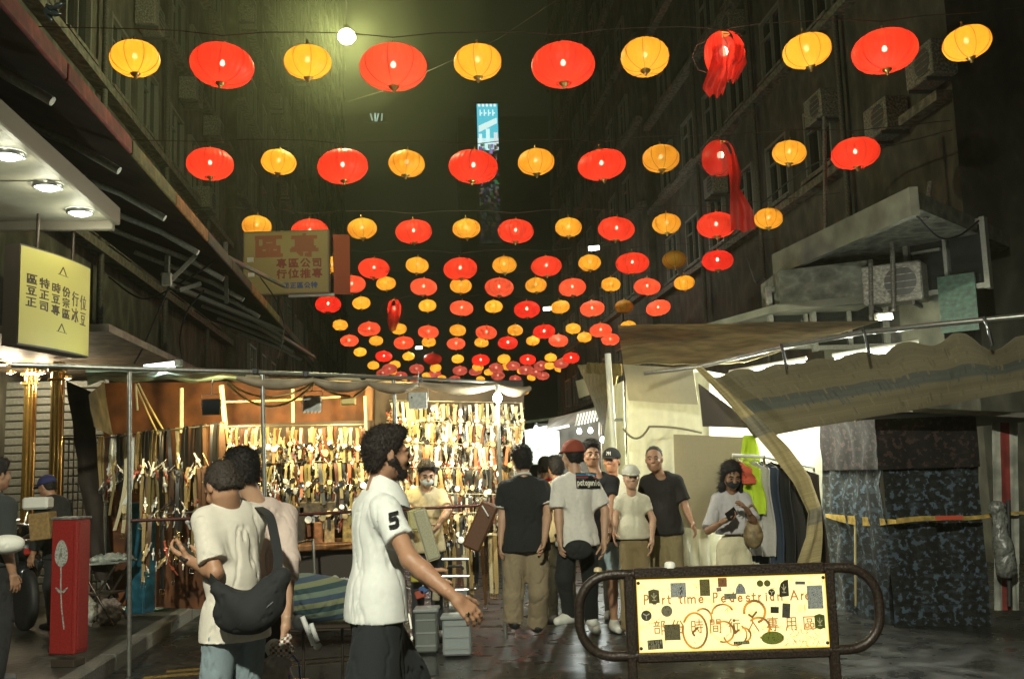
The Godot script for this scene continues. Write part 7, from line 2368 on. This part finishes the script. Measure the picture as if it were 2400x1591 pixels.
	var arcs := [[Vector2(346, 318), Vector2(74, 106), -2.6, 3.4, 7], [Vector2(400, 250), Vector2(52, 62), -2.2, .3, 6], [Vector2(520, 220), Vector2(64, 54), -3.1, -.4, 6], [Vector2(520, 330), Vector2(62, 62), -2.2, 1.9, 6], [Vector2(590, 350), Vector2(70, 64), -.9, 2.9, 5], [Vector2(716, 216), Vector2(64, 66), -3.2, 1.2, 9], [Vector2(736, 312), Vector2(66, 60), -2.3, 1.4, 8], [Vector2(640, 352), Vector2(44, 42), -1.6, 1.5, 6]]
	for q in arcs:
		var last := Vector2.INF
		for k in 25:
			var a: float = lerpf(q[2], q[3], k / 24.0)
			var p: Vector2 = q[0] + Vector2(cos(a), sin(a)) * q[1]
			if last != Vector2.INF:
				stroke(im, last, p, q[4] * 1.7, pen.lerp(Color(.8, .5, .12), .5 + .5 * sin(k * .4)))
			last = p
	for q in [[330, 330, 362, 300], [330, 330, 340, 346], [680, 232, 700, 248], [700, 248, 726, 218], [584, 292, 590, 340], [590, 340, 612, 322]]:
		stroke(im, Vector2(q[0], q[1]), Vector2(q[2], q[3]), 10, pen)
	im.fill_rect(Rect2i(578, 256, 16, 16), pen)
	var m := StandardMaterial3D.new()
	m.albedo_color = Color(.35, .32, .2)
	m.roughness = .35
	m.emission_enabled = true
	m.emission = Color.BLACK
	m.emission_texture = ImageTexture.create_from_image(im)
	m.emission_energy_multiplier = 1.32
	m.cull_mode = BaseMaterial3D.CULL_DISABLED
	part(t, "lit_panel", Geo.new().sheet(1, 1, func(u: float, v: float) -> Vector3: return Vector3(.013 + (u - .5) * .962, .815 + (.5 - v) * .362, .018), 0.0), m)
	var al := AreaLight3D.new()
	al.name = "panel_light"
	al.area_size = Vector2(.94, .34)
	al.light_color = Color(1, .93, .72)
	al.light_energy = .12
	al.area_range = 30
	al.shadow_enabled = true
	al.position = Vector3(.013, .815, .03)
	al.rotation.y = PI
	t.add_child(al)
	# stickers: centre in the print's pixels, size, colour, turn, shape
	var st_ := [
		[104, 106, 66, 92, Color(.16, .13, .05), .03, "badge"], [255, 70, 94, 86, Color(.55, .57, .54), .0, "rect"], [418, 60, 62, 100, Color(.24, .20, .06), .0, "rect"], [528, 32, 54, 54, Color(.40, .17, .06), .0, "rect"],
		[504, 74, 30, 24, Color(.5, .3, .25), .1, "rect"], [636, 74, 64, 62, Color(.40, .42, .42), .0, "tri"], [572, 118, 74, 34, Color(.36, .33, .22), .0, "rect"], [758, 46, 40, 40, Color(.20, .20, .03), 0, "disc"], [802, 46, 40, 40, Color(.20, .20, .03), 0, "disc"],
		[826, 102, 42, 42, Color(.05, .045, .03), 0, "disc"], [902, 80, 58, 104, Color(.06, .045, .02), .0, "arch"], [1004, 50, 60, 18, Color(.2, .2, .2), -.04, "rect"], [1090, 138, 94, 140, Color(.52, .54, .52), .0, "rect"],
		[52, 218, 64, 64, Color(.10, .10, .07), 0, "disc"], [178, 194, 68, 68, Color(.32, .30, .18), 0, "disc"], [838, 208, 50, 38, Color(.06, .06, .03), -.06, "rect"], [908, 214, 48, 86, Color(.12, .11, .08), -.1, "rect"], [1108, 286, 62, 94, Color(.15, .17, .03), .0, "badge"],
		[206, 322, 96, 94, Color(.22, .19, .09), .0, "rect"], [98, 392, 92, 56, Color(.10, .09, .06), .05, "rect"], [814, 374, 138, 78, Color(.30, .34, .04), .0, "disc"], [624, 398, 96, 18, Color(.08, .12, .04), .0, "rect"],
	]
	var k := 0
	for q in st_:
		var poly := PackedVector2Array()
		var w: float = q[2] / 1160.0 * .962
		var h: float = q[3] / 440.0 * .362
		match q[6]:
			"disc":
				for i in 24:
					poly.append(Vector2(cos(TAU * i / 24) * w, sin(TAU * i / 24) * h) / 2)
			"tri":
				poly = PackedVector2Array([Vector2(-w, -h) / 2, Vector2(w, -h) / 2, Vector2(w * .4, h * .1), Vector2(.12 * w, h / 2), Vector2(-.12 * w, h / 2), Vector2(-w * .4, h * .1)])
			"arch":
				poly = PackedVector2Array([Vector2(-w, -h) / 2, Vector2(w, -h * .9) / 2, Vector2(w / 2, h / 2), Vector2(w * .1, h * .47), Vector2(-w * .3, h * .3), Vector2(-w * .48, h * .0)])
			"badge":
				poly = PackedVector2Array([Vector2(-w / 2, -h * .42), Vector2(-w * .3, -h * .42), Vector2(0, -h / 2), Vector2(w * .3, -h * .42), Vector2(w / 2, -h * .42), Vector2(w / 2, h * .4), Vector2(0, h / 2), Vector2(-w / 2, h * .4)])
			_:
				poly = PackedVector2Array([Vector2(-w, -h) / 2, Vector2(w, -h) / 2, Vector2(w, h) / 2, Vector2(-w, h) / 2])
		var at := Vector3(.013 + (q[0] / 1160.0 - .5) * .962, .815 + (.5 - q[1] / 440.0) * .362, .0205 + .0012 * (k % 3))
		var c_: Color = q[4]
		var s := part(t, "sticker", Geo.new().prism(poly, .001, Transform3D(Basis(Vector3.BACK, q[5]), Vector3.ZERO)), M("sticker %s" % c_.to_html(), c_, .55, {"tex": "stain", "scale": Vector3(14, 14, 14)}), at)
		# simple marks printed on them
		var inkc := Color(.50, .46, .28) if c_.r < .2 else Color(.05, .045, .03)
		var mk := Geo.new()
		if q[6] == "badge" or q[6] == "arch":
			for e in [[-.24, .1, 0, -.1], [.24, .1, 0, -.1], [0, .25, 0, -.28], [-.2, -.24, .2, -.24]]:
				mk.tube([Vector3(e[0] * w, e[1] * h, .001), Vector3(e[2] * w, e[3] * h, .001)], .0022, 4)
			part(s, "print", mk, M("sticker ink %s" % inkc.to_html(), inkc, .6))
		elif q[6] == "disc" and c_.r < .15:
			for i in 3:
				mk.tube([Vector3(0, 0, .001), Vector3(cos(i * TAU / 3 + .5) * w * .35, sin(i * TAU / 3 + .5) * h * .35, .001)], .0028, 4)
			part(s, "print", mk, M("sticker ink %s" % inkc.to_html(), inkc, .6))
		elif k == 1:
			mk.tube([Vector3(.008, -.022, .001), Vector3(.018, -.002, .001), Vector3(.010, .006, .001), Vector3(.020, .014, .001)], .003, 4)
			part(s, "print", mk, M("sticker ink %s" % inkc.to_html(), inkc, .6))
		elif k == 19:
			for row in 2:
				var word: String = ["PULSER", "YUBER"][row]
				for i in word.length():
					for e in (STROKES[word[i]] as String).split(";"):
						var f := e.split(" ")
						var o2 := Vector3(-w * .46 + i * w * .155, h * (.40 - row * .46), .001)
						mk.tube([o2 + Vector3(float(f[0]) * .0010, -float(f[1]) * .0018, 0), o2 + Vector3(float(f[2]) * .0010, -float(f[3]) * .0018, 0)], .0011, 3)
			part(s, "print", mk, M("sticker ink %s" % inkc.to_html(), inkc, .6))
		elif k == 21:
			for i in 6:
				for e in (STROKES["SHAWNN"[i]] as String).split(";"):
					var f := e.split(" ")
					var o2 := Vector3(-w * .46 + i * w * .155, h * .36, .001)
					mk.tube([o2 + Vector3(float(f[0]) * .0011, -float(f[1]) * .0010, 0), o2 + Vector3(float(f[2]) * .0011, -float(f[3]) * .0010, 0)], .0010, 3)
			part(s, "print", mk, M("sticker ink %s" % inkc.to_html(), inkc, .6))
		k += 1


# ---------------------------------------------------------------- who is in the street
func people() -> void:
	var tan_skin := Color(.40, .215, .125)
	var light_skin := Color(.50, .30, .19)
	var polo := person({
		"label": "man in a white polo shirt with a black 5 on its sleeve, striding right", "at": Vector3(-0.674, 0.882, -4.8) * Vector3(1, 0, 1), "H": 1.755, "w": .97, "near": true, "face": 66, "lean": .03, "turn": 2, "head": Vector3(-0.604, 1.658, -4.8),
		"skin": tan_skin, "hair": "short", "hair_color": Color(.022, .014, .010), "beard": true,
		"er": Vector3(-0.48, 1.194, -4.5), "wr": Vector3(-0.281, 1.034, -4.42), "hand_r": Vector3(.76, -.72, .0), "palm_r": Vector3(-.35, -.45, -.8), "curl_r": .62,
		"el": Vector3(-0.569, 1.179, -5.12), "wl": Vector3(-0.491, 1.06, -5.12), "hand_l": Vector3(.7, -.4, -.2),
		"kl": Vector3(-0.533, 0.625, -4.95), "al": Vector3(-0.481, 0.117, -5.1), "kr": Vector3(-0.693, 0.578, -4.68), "ar": Vector3(-0.821, 0.132, -4.7), "bare_legs": true,
		"shirt": {"color": Color(.74, .75, .71), "hem": .897, "sleeve": .62, "fit": 1.0, "sleeve_wide": 1.12, "name": "polo_shirt", "fold": .9, "neck_deep": .7, "neck_up": .03},
		"pants": {"color": Color(.013, .016, .019), "hem": .58, "fit": 1.08, "flare": 1.42, "join": true, "name": "shorts"}, "shoes": Color(.5, .5, .48)})
	polo_details(polo)
	var tee := person({
		"label": "man in a cream T-shirt and pale jeans bowed over his phone", "at": Vector3(-1.39, 0.793, -5) * Vector3(1, 0, 1), "H": 1.72, "w": .88, "near": true, "face": 312, "lean": .10, "nod": 34,
		"skin": tan_skin, "hair": "fade", "hair_color": Color(.045, .032, .024), "head": Vector3(-1.451, 1.528, -5),
		"el": Vector3(-1.437, 1.134, -4.84), "wl": Vector3(-1.587, 1.179, -4.95), "hand_l": Vector3(-.8, .35, -.3), "palm_l": Vector3(.3, .7, -.4), "curl_l": .8,
		"er": Vector3(-1.417, 1.097, -5.25), "wr": Vector3(-1.607, 1.149, -5.22), "hand_r": Vector3(-.9, .2, .1), "palm_r": Vector3(0, .8, .3),
		"shirt": {"color": Color(.66, .61, .52), "hem": .815, "sleeve": .80, "fit": 1.04, "sleeve_wide": 1.22, "name": "t_shirt", "fold": 1.1},
		"pants": {"color": Color(.22, .28, .31), "hem": .05, "fit": 1.04, "flare": 1.35, "name": "jeans", "fold": 1.3, "grain": 5.0}, "shoes": Color(.3, .3, .3)})
	solo("phone", Geo.new().box(Vector3.ZERO, Vector3(.075, .012, .15), Basis(Vector3.UP, .8) * Basis(Vector3.RIGHT, .5), .004), M("phone body", Color(.02, .02, .022), .2), "dark phone held by the man in the cream T-shirt", "phone", "", Vector3(-1.631, 1.221, -4.98))
	crossbody(tee)
	person({
		"label": "black haired person in a pale shirt behind the man with the crossbody bag", "at": Vector3(-1.408, 0.703, -5.55) * Vector3(1, 0, 1), "H": 1.70, "w": .96, "near": true, "face": 318, "nod": 12,
		"skin": light_skin, "hair": "short", "head": Vector3(-1.495, 1.6, -5.5),
		"er": Vector3(-1.224, 1.137, -5.42), "wr": Vector3(-1.221, 0.816, -5.36), "hand_r": Vector3(-.05, -1, 0), "palm_r": Vector3(-.9, 0, -.3), "curl_r": 1.1,
		"shirt": {"color": Color(.60, .48, .42), "hem": .86, "sleeve": 1.35, "fit": 1.0, "name": "blouse"},
		"pants": {"color": Color(.03, .03, .035), "hem": .06, "name": "trousers"}, "shoes": Color(.1, .1, .1)})
	shopping()
	person({
		"label": "watch stall keeper in a beige shirt and pale mask looking down", "at": Vector3(-0.876, 1.124, -9.75) * Vector3(1, 0, 1), "H": 1.68, "w": .92, "face": 165, "nod": 24, "skin": light_skin, "hair": "short", "mask": Color(.62, .68, .66),
		"er": Vector3(-1.025, 1.235, -9.65), "wr": Vector3(-0.926, 1.081, -9.45), "el": Vector3(-0.653, 1.205, -9.6), "wl": Vector3(-0.746, 1.076, -9.45),
		"shirt": {"color": Color(.50, .42, .26), "hem": .85, "sleeve": .8, "fit": 1.08}, "pants": {"color": Color(.04, .04, .045)}, "shoes": Color(.1, .1, .1)})
	person({
		"label": "man in a black T-shirt with white trim and beige trousers, seen from behind", "at": Vector3(0.063, 1.132, -9) * Vector3(1, 0, 1), "H": 1.76, "w": 1.0, "face": 352, "skin": light_skin, "hair": "short",
		"el": Vector3(-0.122, 1.22, -9), "wl": Vector3(-0.152, 0.961, -8.95), "er": Vector3(0.27, 1.21, -8.95), "wr": Vector3(0.227, 0.971, -8.8),
		"al": Vector3(-0.056, 0.272, -9.05), "ar": Vector3(0.142, 0.222, -9.15),
		"shirt": {"color": Color(.016, .017, .017), "hem": .85, "sleeve": .78, "fit": 1.08, "sleeve_wide": 1.2, "trim": true}, "pants": {"color": Color(.30, .235, .145), "fit": 1.16, "flare": 1.2, "fold": 1.3, "hem": .09}, "shoes": Color(.02, .02, .02)})
	var pat := person({
		"label": "man in a white T-shirt with a printed back and a rust red cap, walking away", "at": Vector3(0.515, 1.122, -8.9) * Vector3(1, 0, 1), "H": 1.79, "w": .90, "near": false, "face": 346, "turn": -14, "skin": light_skin, "hair": "fade", "cap": Color(.26, .055, .030),
		"el": Vector3(0.355, 1.188, -8.8), "wl": Vector3(0.356, 0.981, -8.75), "er": Vector3(0.768, 1.197, -8.9), "wr": Vector3(0.74, 0.937, -8.8),
		"kl": Vector3(0.381, 0.633, -8.85), "al": Vector3(0.419, 0.316, -8.95), "kr": Vector3(0.622, 0.618, -9.1), "ar": Vector3(0.644, 0.22, -9.4), "toe_l": Vector3(-.62, 0, .5),
		"shirt": {"color": Color(.70, .67, .60), "hem": .875, "sleeve": .85, "fit": 1.06, "sleeve_wide": 1.22, "name": "t_shirt"}, "pants": {"color": Color(.016, .017, .018), "fit": 1.1, "flare": .95}, "shoes": Color(.72, .72, .64)})
	back_print(pat)
	solo("waist_bag", bag_shape(Vector3(.125, .085, .045)), M("black nylon", Color(.014, .015, .016), .85, {"tex": "cloth"}), "black waist bag at the hip of the man with the printed T-shirt", "bag", "", Vector3(0.511, 0.875, -8.74))
	solo("wristwatch", Geo.new().tube([Vector3(0.344, 1.016, -8.78), Vector3(0.35, 0.987, -8.78)], .037, 14), M("black rubber"), "black wristwatch on the left wrist of the man with the printed T-shirt", "wristwatch")
	person({
		"label": "woman in a cream T-shirt and pale cap walking towards the viewer", "at": Vector3(1.085, 1.071, -9.6) * Vector3(1, 0, 1), "H": 1.56, "w": .82, "face": 184, "skin": light_skin, "hair": "fade", "cap": Color(.58, .56, .46), "turn": -8,
		"er": Vector3(0.923, 1.096, -9.6), "wr": Vector3(0.899, 0.954, -9.5), "el": Vector3(1.266, 1.068, -9.55), "wl": Vector3(1.234, 0.868, -9.45),
		"shirt": {"color": Color(.60, .56, .42), "hem": 1.0, "sleeve": .58, "fit": .92}, "pants": {"color": Color(.24, .18, .085), "fit": 1.22, "flare": 1.5, "hem": .08}, "shoes": Color(.3, .28, .25)})
	person({
		"label": "older man in a black V-neck shirt and khaki shorts near the pale canvas", "at": Vector3(1.441, 1.036, -10.1) * Vector3(1, 0, 1), "H": 1.76, "w": .92, "face": 186, "turn": 8, "skin": tan_skin, "hair": "thin", "hair_color": Color(.05, .045, .04), "head": Vector3(1.373, 1.625, -10.05),
		"el": Vector3(1.655, 1.179, -10.05), "wl": Vector3(1.696, 0.996, -9.9), "bare_legs": true, "shirt": {"color": Color(.020, .018, .016), "hem": .885, "sleeve": .85, "fit": 1.08, "sleeve_wide": 1.2, "neck_deep": 1.5, "belly": .03}, "pants": {"color": Color(.30, .24, .12), "hem": .46, "fit": 1.2, "flare": 1.2, "name": "shorts"}, "shoes": Color(.2, .15, .1)})
	person({
		"label": "man in a black cap and white T-shirt behind the woman in the pale cap", "at": Vector3(1.019, 1.02, -10.7) * Vector3(1, 0, 1), "H": 1.74, "w": .9, "face": 196, "skin": Color(.52, .25, .14), "hair": "fade", "cap": Color(.018, .02, .02), "cap_mark": true, "turn": 6,
		"shirt": {"color": Color(.74, .70, .55), "hem": .82, "fit": 1.08}, "pants": {"color": Color(.05, .05, .05)}, "shoes": Color(.2, .2, .2)})
	person({
		"label": "dark haired man in a black T-shirt and light blue shorts beside the printed T-shirt", "at": Vector3(0.8, 1.065, -9.9) * Vector3(1, 0, 1), "H": 1.78, "w": .9, "face": 172, "skin": tan_skin, "hair": "short", "head": Vector3(0.742, 1.702, -9.9), "nod": 10, "bare_legs": true,
		"el": Vector3(0.907, 1.231, -9.8), "wl": Vector3(0.87, 0.971, -9.7), "shirt": {"color": Color(.016, .016, .018), "hem": .84, "fit": 1.0, "sleeve": .7}, "pants": {"color": Color(.30, .38, .40), "hem": .52, "fit": 1.15, "flare": 1.2, "name": "shorts"}, "shoes": Color(.6, .6, .55)})
	phone_woman()
	person({"label": "man in a red shirt far down the lane beyond the black T-shirt", "at": Vector3(0.372, 0.918, -13.2) * Vector3(1, 0, 1), "H": 1.70, "w": .9, "face": 20, "skin": tan_skin, "hair": "short", "eyes": false, "shirt": {"color": Color(.52, .035, .04), "hem": .85}, "pants": {"color": Color(.05, .05, .06)}, "shoes": Color(.1, .1, .1)})
	person({"label": "person in a beige shirt half hidden between the two men seen from behind", "at": Vector3(0.425, 1.043, -10.6) * Vector3(1, 0, 1), "H": 1.68, "w": .95, "face": 345, "skin": tan_skin, "hair": "short", "eyes": false, "shirt": {"color": Color(.42, .34, .19), "hem": .85, "sleeve": .8}, "pants": {"color": Color(.09, .08, .05)}, "shoes": Color(.1, .1, .1)})
	person({"label": "person in dark clothes cut off by the left edge of the photo", "at": Vector3(-3.93, 1.006, -7.6) * Vector3(1, 0, 1) + Vector3(0, .13, 0), "H": 1.62, "w": 1.08, "face": 30, "skin": tan_skin, "hair": "short", "eyes": false, "shirt": {"color": Color(.03, .035, .034), "hem": .92, "sleeve": .9}, "pants": {"color": Color(.022, .022, .024), "fit": 1.15}, "shoes": Color(.1, .1, .1)})
	person({"label": "rider in a dark jacket and blue cap bent over the parked motorbikes", "at": Vector3(-4.656, 0.776, -10.4) * Vector3(1, 0, 1) + Vector3(0, .13, 0), "H": 1.52, "w": 1.15, "face": 285, "lean": .3, "nod": 15, "skin": tan_skin, "hair": "fade", "cap": Color(.03, .035, .12), "eyes": false, "shirt": {"color": Color(.018, .02, .02), "hem": .80, "sleeve": 1.8, "fit": 1.15, "name": "jacket"}, "pants": {"color": Color(.02, .02, .02)}, "shoes": Color(.05, .05, .05)})
	solo("white_bundle", bag_shape(Vector3(.13, .07, .10)), M("white plastic"), "white folded bundle at the waist of the person cut off at the left edge", "bundle", "", Vector3(-3.687, 1.15, -7.35))


func bag_shape(r: Vector3) -> Geo:
	var f := Field.new(-r * 1.6, r * 1.6, .013)
	f.ell(Vector3.ZERO, r, Basis(), .01)
	var g := Geo.new()
	f.into(g, cloth_fold(.012, r.x * 30, .7))
	return g


func polo_details(p: Node3D) -> void:
	var f := Vector3(sin(deg_to_rad(66)), 0, -cos(deg_to_rad(66)))
	var r := f.cross(Vector3.UP)
	# the collar stands round the neck and slopes down to the front
	var c := Vector3(-0.619, 1.496, -4.8) - p.position
	var cloth: Material = cloth_mat("shirt %s" % Color(.74, .75, .71).to_html(), Color(.74, .75, .71))
	part(p, "collar", Geo.new().sheet(28, 5, func(u: float, v: float) -> Vector3:
		var a := u * TAU * .90 + .05 * TAU + PI
		var dirv := f * -cos(a + PI) * 1.0 + r * sin(a)
		var rad := lerpf(.064, .108, v) + .006 * sin(v * PI)
		var ff := dirv.dot(f)
		return c + dirv * rad + Vector3(0, .045 - .105 * v - .035 * ff, 0) + f * .005, .006), cloth)
	var im := Image.create(128, 128, false, Image.FORMAT_RGBA8)
	im.fill(Color(.06, .06, .06, 0))
	glyph(im, "5", Vector2(26, 16), Vector2(76, 96), 19, Color(.06, .06, .06))
	var c5 := Vector3(-0.553, 1.369, -4.5)
	printed(p, "number_print", c5, Vector3(.088, .018, .0), Vector3(-.014, .084, .0), Vector3(0, 0, -1), im)
	solo("finger_ring", Geo.new().lathe(Vector3(-0.228, 0.967, -4.4), [Vector2(.0092, -.003), Vector2(.0112, -.003), Vector2(.0112, .003), Vector2(.0092, .003)], 14, 0, 0, Basis(Vector3.BACK, .6)), M("polished steel"), "dark silver ring on the polo man's hand", "ring")
	solo("drawstring", Geo.new().tube([Vector3(-0.51, 0.934, -4.7), Vector3(-0.502, 0.904, -4.68), Vector3(-0.497, 0.871, -4.68)], .005, 6).lathe(Vector3(-0.496, 0.829, -4.68), [Vector2(.002, -.01), Vector2(.008, 0), Vector2(.002, .01)], 8), M("white plastic"), "white drawstring tip below the polo shirt hem", "drawstring")


func crossbody(p: Node3D) -> void:
	var blk := M("black nylon", Color(.014, .015, .016), .85, {"tex": "cloth"})
	var c := Vector3(-1.245, 1.009, -4.74)
	var t := thing("crossbody_bag", "large black crossbody bag on the back of the man in the cream T-shirt", "bag", c)
	var f := Field.new(Vector3(-.26, -.24, -.2), Vector3(.26, .26, .2), .012)
	f.ell(Vector3(.0, -.025, .0), Vector3(.175, .12, .07), Basis(Vector3.BACK, .30), .03)
	f.cap(Vector3(-.15, .06, .01), Vector3(.02, -.06, .01), .035, .075, .03)
	f.cap(Vector3(.02, -.05, .01), Vector3(.145, .10, .0), .085, .05, .03)
	f.ell(Vector3(-.03, .115, .0), Vector3(.075, .075, .1), Basis(), .02, true)
	var g := Geo.new()
	f.into(g, cloth_fold(.012, 2.2, .8))
	part(t, "pouch", g, blk)
	part(t, "zip", Geo.new().tube([Vector3(-.02, -.09, .085), Vector3(.05, -.06, .085), Vector3(.12, .0, .06)], .004, 6), M("zip grey", Color(.05, .055, .06), .4))
	var pts := curve([Vector3(-1.128, 1.105, -4.78), Vector3(-1.132, 1.19, -4.82), Vector3(-1.159, 1.299, -4.86), Vector3(-1.206, 1.388, -4.95), Vector3(-1.295, 1.423, -5.1)], 5)
	part(t, "strap", Geo.new().sheet(2, pts.size() - 1, func(u: float, v: float) -> Vector3: return pts[int(round(v * (pts.size() - 1)))] - c + Vector3((u - .5) * .04, 0, (u - .5) * -.02 + .015), .006), blk)
	var p2 := curve([Vector3(-1.394, 1.073, -4.78), Vector3(-1.437, 1.106, -4.8), Vector3(-1.492, 1.13, -4.9)], 5)
	part(t, "strap", Geo.new().sheet(2, p2.size() - 1, func(u: float, v: float) -> Vector3: return p2[int(round(v * (p2.size() - 1)))] - c + Vector3(0, (u - .5) * .045, .012), .006), blk)


func shopping() -> void:
	var c := Vector3(-1.229, 0.635, -5.3)
	var t := thing("shopping_bag", "clear plastic bag with red and white checks held by the black haired person", "bag", c)
	var im := Image.create(64, 64, false, Image.FORMAT_RGB8)
	for y in 64:
		for x in 64:
			var k := (x / 8 + y / 8) % 2
			im.set_pixel(x, y, Color(.86, .84, .78) if k == 0 else (Color(.42, .18, .15) if (x / 8) % 3 else Color(.25, .28, .26)))
	var m := StandardMaterial3D.new()
	m.albedo_texture = ImageTexture.create_from_image(im)
	m.uv1_triplanar = true
	m.uv1_scale = Vector3(9, 9, 9)
	m.roughness = .35
	var f := Field.new(Vector3(-.16, -.06, -.12), Vector3(.16, .2, .12), .011)
	f.ell(Vector3(.0, .055, .0), Vector3(.065, .045, .05), Basis(Vector3.BACK, -.2), .02).cap(Vector3(.0, .06, 0), Vector3(.03, .12, 0), .035, .018, .02)
	var g := Geo.new()
	f.into(g, hair_fuzz(.012, 30))
	part(t, "checked_top", g, m)
	var f2 := Field.new(Vector3(-.2, -.3, -.15), Vector3(.2, .1, .15), .013)
	f2.ell(Vector3(-.045, -.10, .0), Vector3(.105, .12, .08), Basis(), .03).ell(Vector3(-.01, .0, 0), Vector3(.05, .06, .05), Basis(), .04)
	var g2 := Geo.new()
	f2.into(g2, hair_fuzz(.02, 20))
	part(t, "clear_film", g2, M("clear film", Color(.6, .58, .52), .22, {"alpha": .45}))
	var f3 := Field.new(Vector3(-.2, -.3, -.15), Vector3(.2, .1, .15), .015)
	f3.ell(Vector3(-.05, -.12, .0), Vector3(.075, .075, .055), Basis(), .03)
	var g3 := Geo.new()
	f3.into(g3, hair_fuzz(.02, 20))
	part(t, "contents", g3, M("orange food", Color(.42, .16, .07), .6, {"tex": "stain", "scale": Vector3(8, 8, 8)}))
	var red := thing("paper_bag", "red bag with blue cords beside the checked plastic bag", "bag", Vector3(-1.159, 0.526, -5.3))
	part(red, "bag_body", Geo.new().box(Vector3(0, -.09, 0), Vector3(.13, .22, .08), Basis(Vector3.BACK, -.06), .01), M("red paper", Color(.38, .05, .03), .6, {"tex": "cloth"}))
	for q in [-.035, .02]:
		part(red, "cord", Geo.new().tube([Vector3(q + .01, .02, .03), Vector3(q, .10, .01), Vector3(-.05, .18, 0)], .005, 6), M("blue cord", Color(.04, .08, .3), .6))
	solo("plastic_wrap", bag_shape(Vector3(.045, .05, .04)), M("white plastic"), "small white wrapped thing left of the checked plastic bag", "package", "", Vector3(-1.281, 0.693, -5.35))


func back_print(p: Node3D) -> void:
	var im := Image.create(256, 150, false, Image.FORMAT_RGB8)
	im.fill(Color(.04, .04, .045))
	var bands := [Color(.05, .05, .06), Color(.22, .42, .55), Color(.22, .42, .55), Color(.14, .06, .06), Color(.72, .24, .14), Color(.10, .09, .12), Color(.20, .40, .52), Color(.20, .40, .52)]
	for k in 8:
		im.fill_rect(Rect2i(0, k * 10, 256, 10), bands[k])
	# a ridge of dark peaks
	var ridge := [64, 58, 66, 62, 70, 60, 68, 58, 46, 34, 22, 34, 50, 60, 66, 62, 68]
	for x in 256:
		var u := x / 16.0
		var k := mini(int(u), 15)
		var y := int(lerpf(ridge[k], ridge[k + 1], u - k))
		im.fill_rect(Rect2i(x, y, 1, 150 - y), Color(.035, .035, .04))
	write(im, "patagonia", Vector2(10, 62), Vector2(32, 60), 26.3, 8, Color(.90, .88, .80))
	im.fill_rect(Rect2i(120, 140, 12, 5), Color(.8, .78, .7))
	printed(p, "back_print", Vector3(0.624, 1.457, -8.8), Vector3(.215, -.010, .026), Vector3(.0, .13, .0), Vector3(0, 0, -1), im)


func phone_woman() -> void:
	person({
		"label": "woman with long black hair and dark mask reading a phone beside the clothes rack", "at": Vector3(1.894, 1.075, -9) * Vector3(1, 0, 1), "H": 1.57, "w": .84, "face": 172, "nod": 22, "turn": 4, "skin": Color(.30, .16, .09), "hair": "long", "mask": Color(.02, .022, .022),
		"er": Vector3(1.647, 0.994, -8.85), "wr": Vector3(1.761, 1.078, -8.72), "hand_r": Vector3(.85, .35, .2), "palm_r": Vector3(.1, .8, .3), "curl_r": .9,
		"el": Vector3(2.049, 1.059, -8.85), "wl": Vector3(1.973, 1.159, -8.72), "hand_l": Vector3(-.4, .5, .3), "curl_l": .8,
		"bare_legs": true, "shirt": {"color": Color(.50, .48, .48), "hem": 1.06, "sleeve": .95, "fit": 1.08, "sleeve_wide": 1.3, "name": "blouse"}, "pants": {"color": Color(.66, .60, .40), "hem": .72, "fit": 1.12, "flare": 1.25, "waist": 1.10, "name": "shorts"}, "shoes": Color(.3, .3, .3)})
	solo("phone", Geo.new().box(Vector3.ZERO, Vector3(.072, .145, .010), Basis(Vector3.BACK, -1.1) * Basis(Vector3.RIGHT, -.7), .003), M("phone body"), "dark phone in the hand of the long haired woman", "phone", "", Vector3(1.818, 1.141, -8.66))
	var hb := thing("handbag", "beige handbag under the arm of the long haired woman", "bag", Vector3(2.041, 0.944, -8.86))
	part(hb, "bag_body", bag_shape(Vector3(.085, .115, .06)), M("beige leather", Color(.40, .29, .14), .6, {"tex": "blotch", "scale": Vector3(4, 4, 4)}))
	part(hb, "handle", Geo.new().tube(curve([Vector3(-.05, .08, 0), Vector3(-.05, .2, 0), Vector3(.0, .26, 0), Vector3(.04, .2, 0), Vector3(.05, .08, 0)], 4), .009, 6), M("beige leather"))
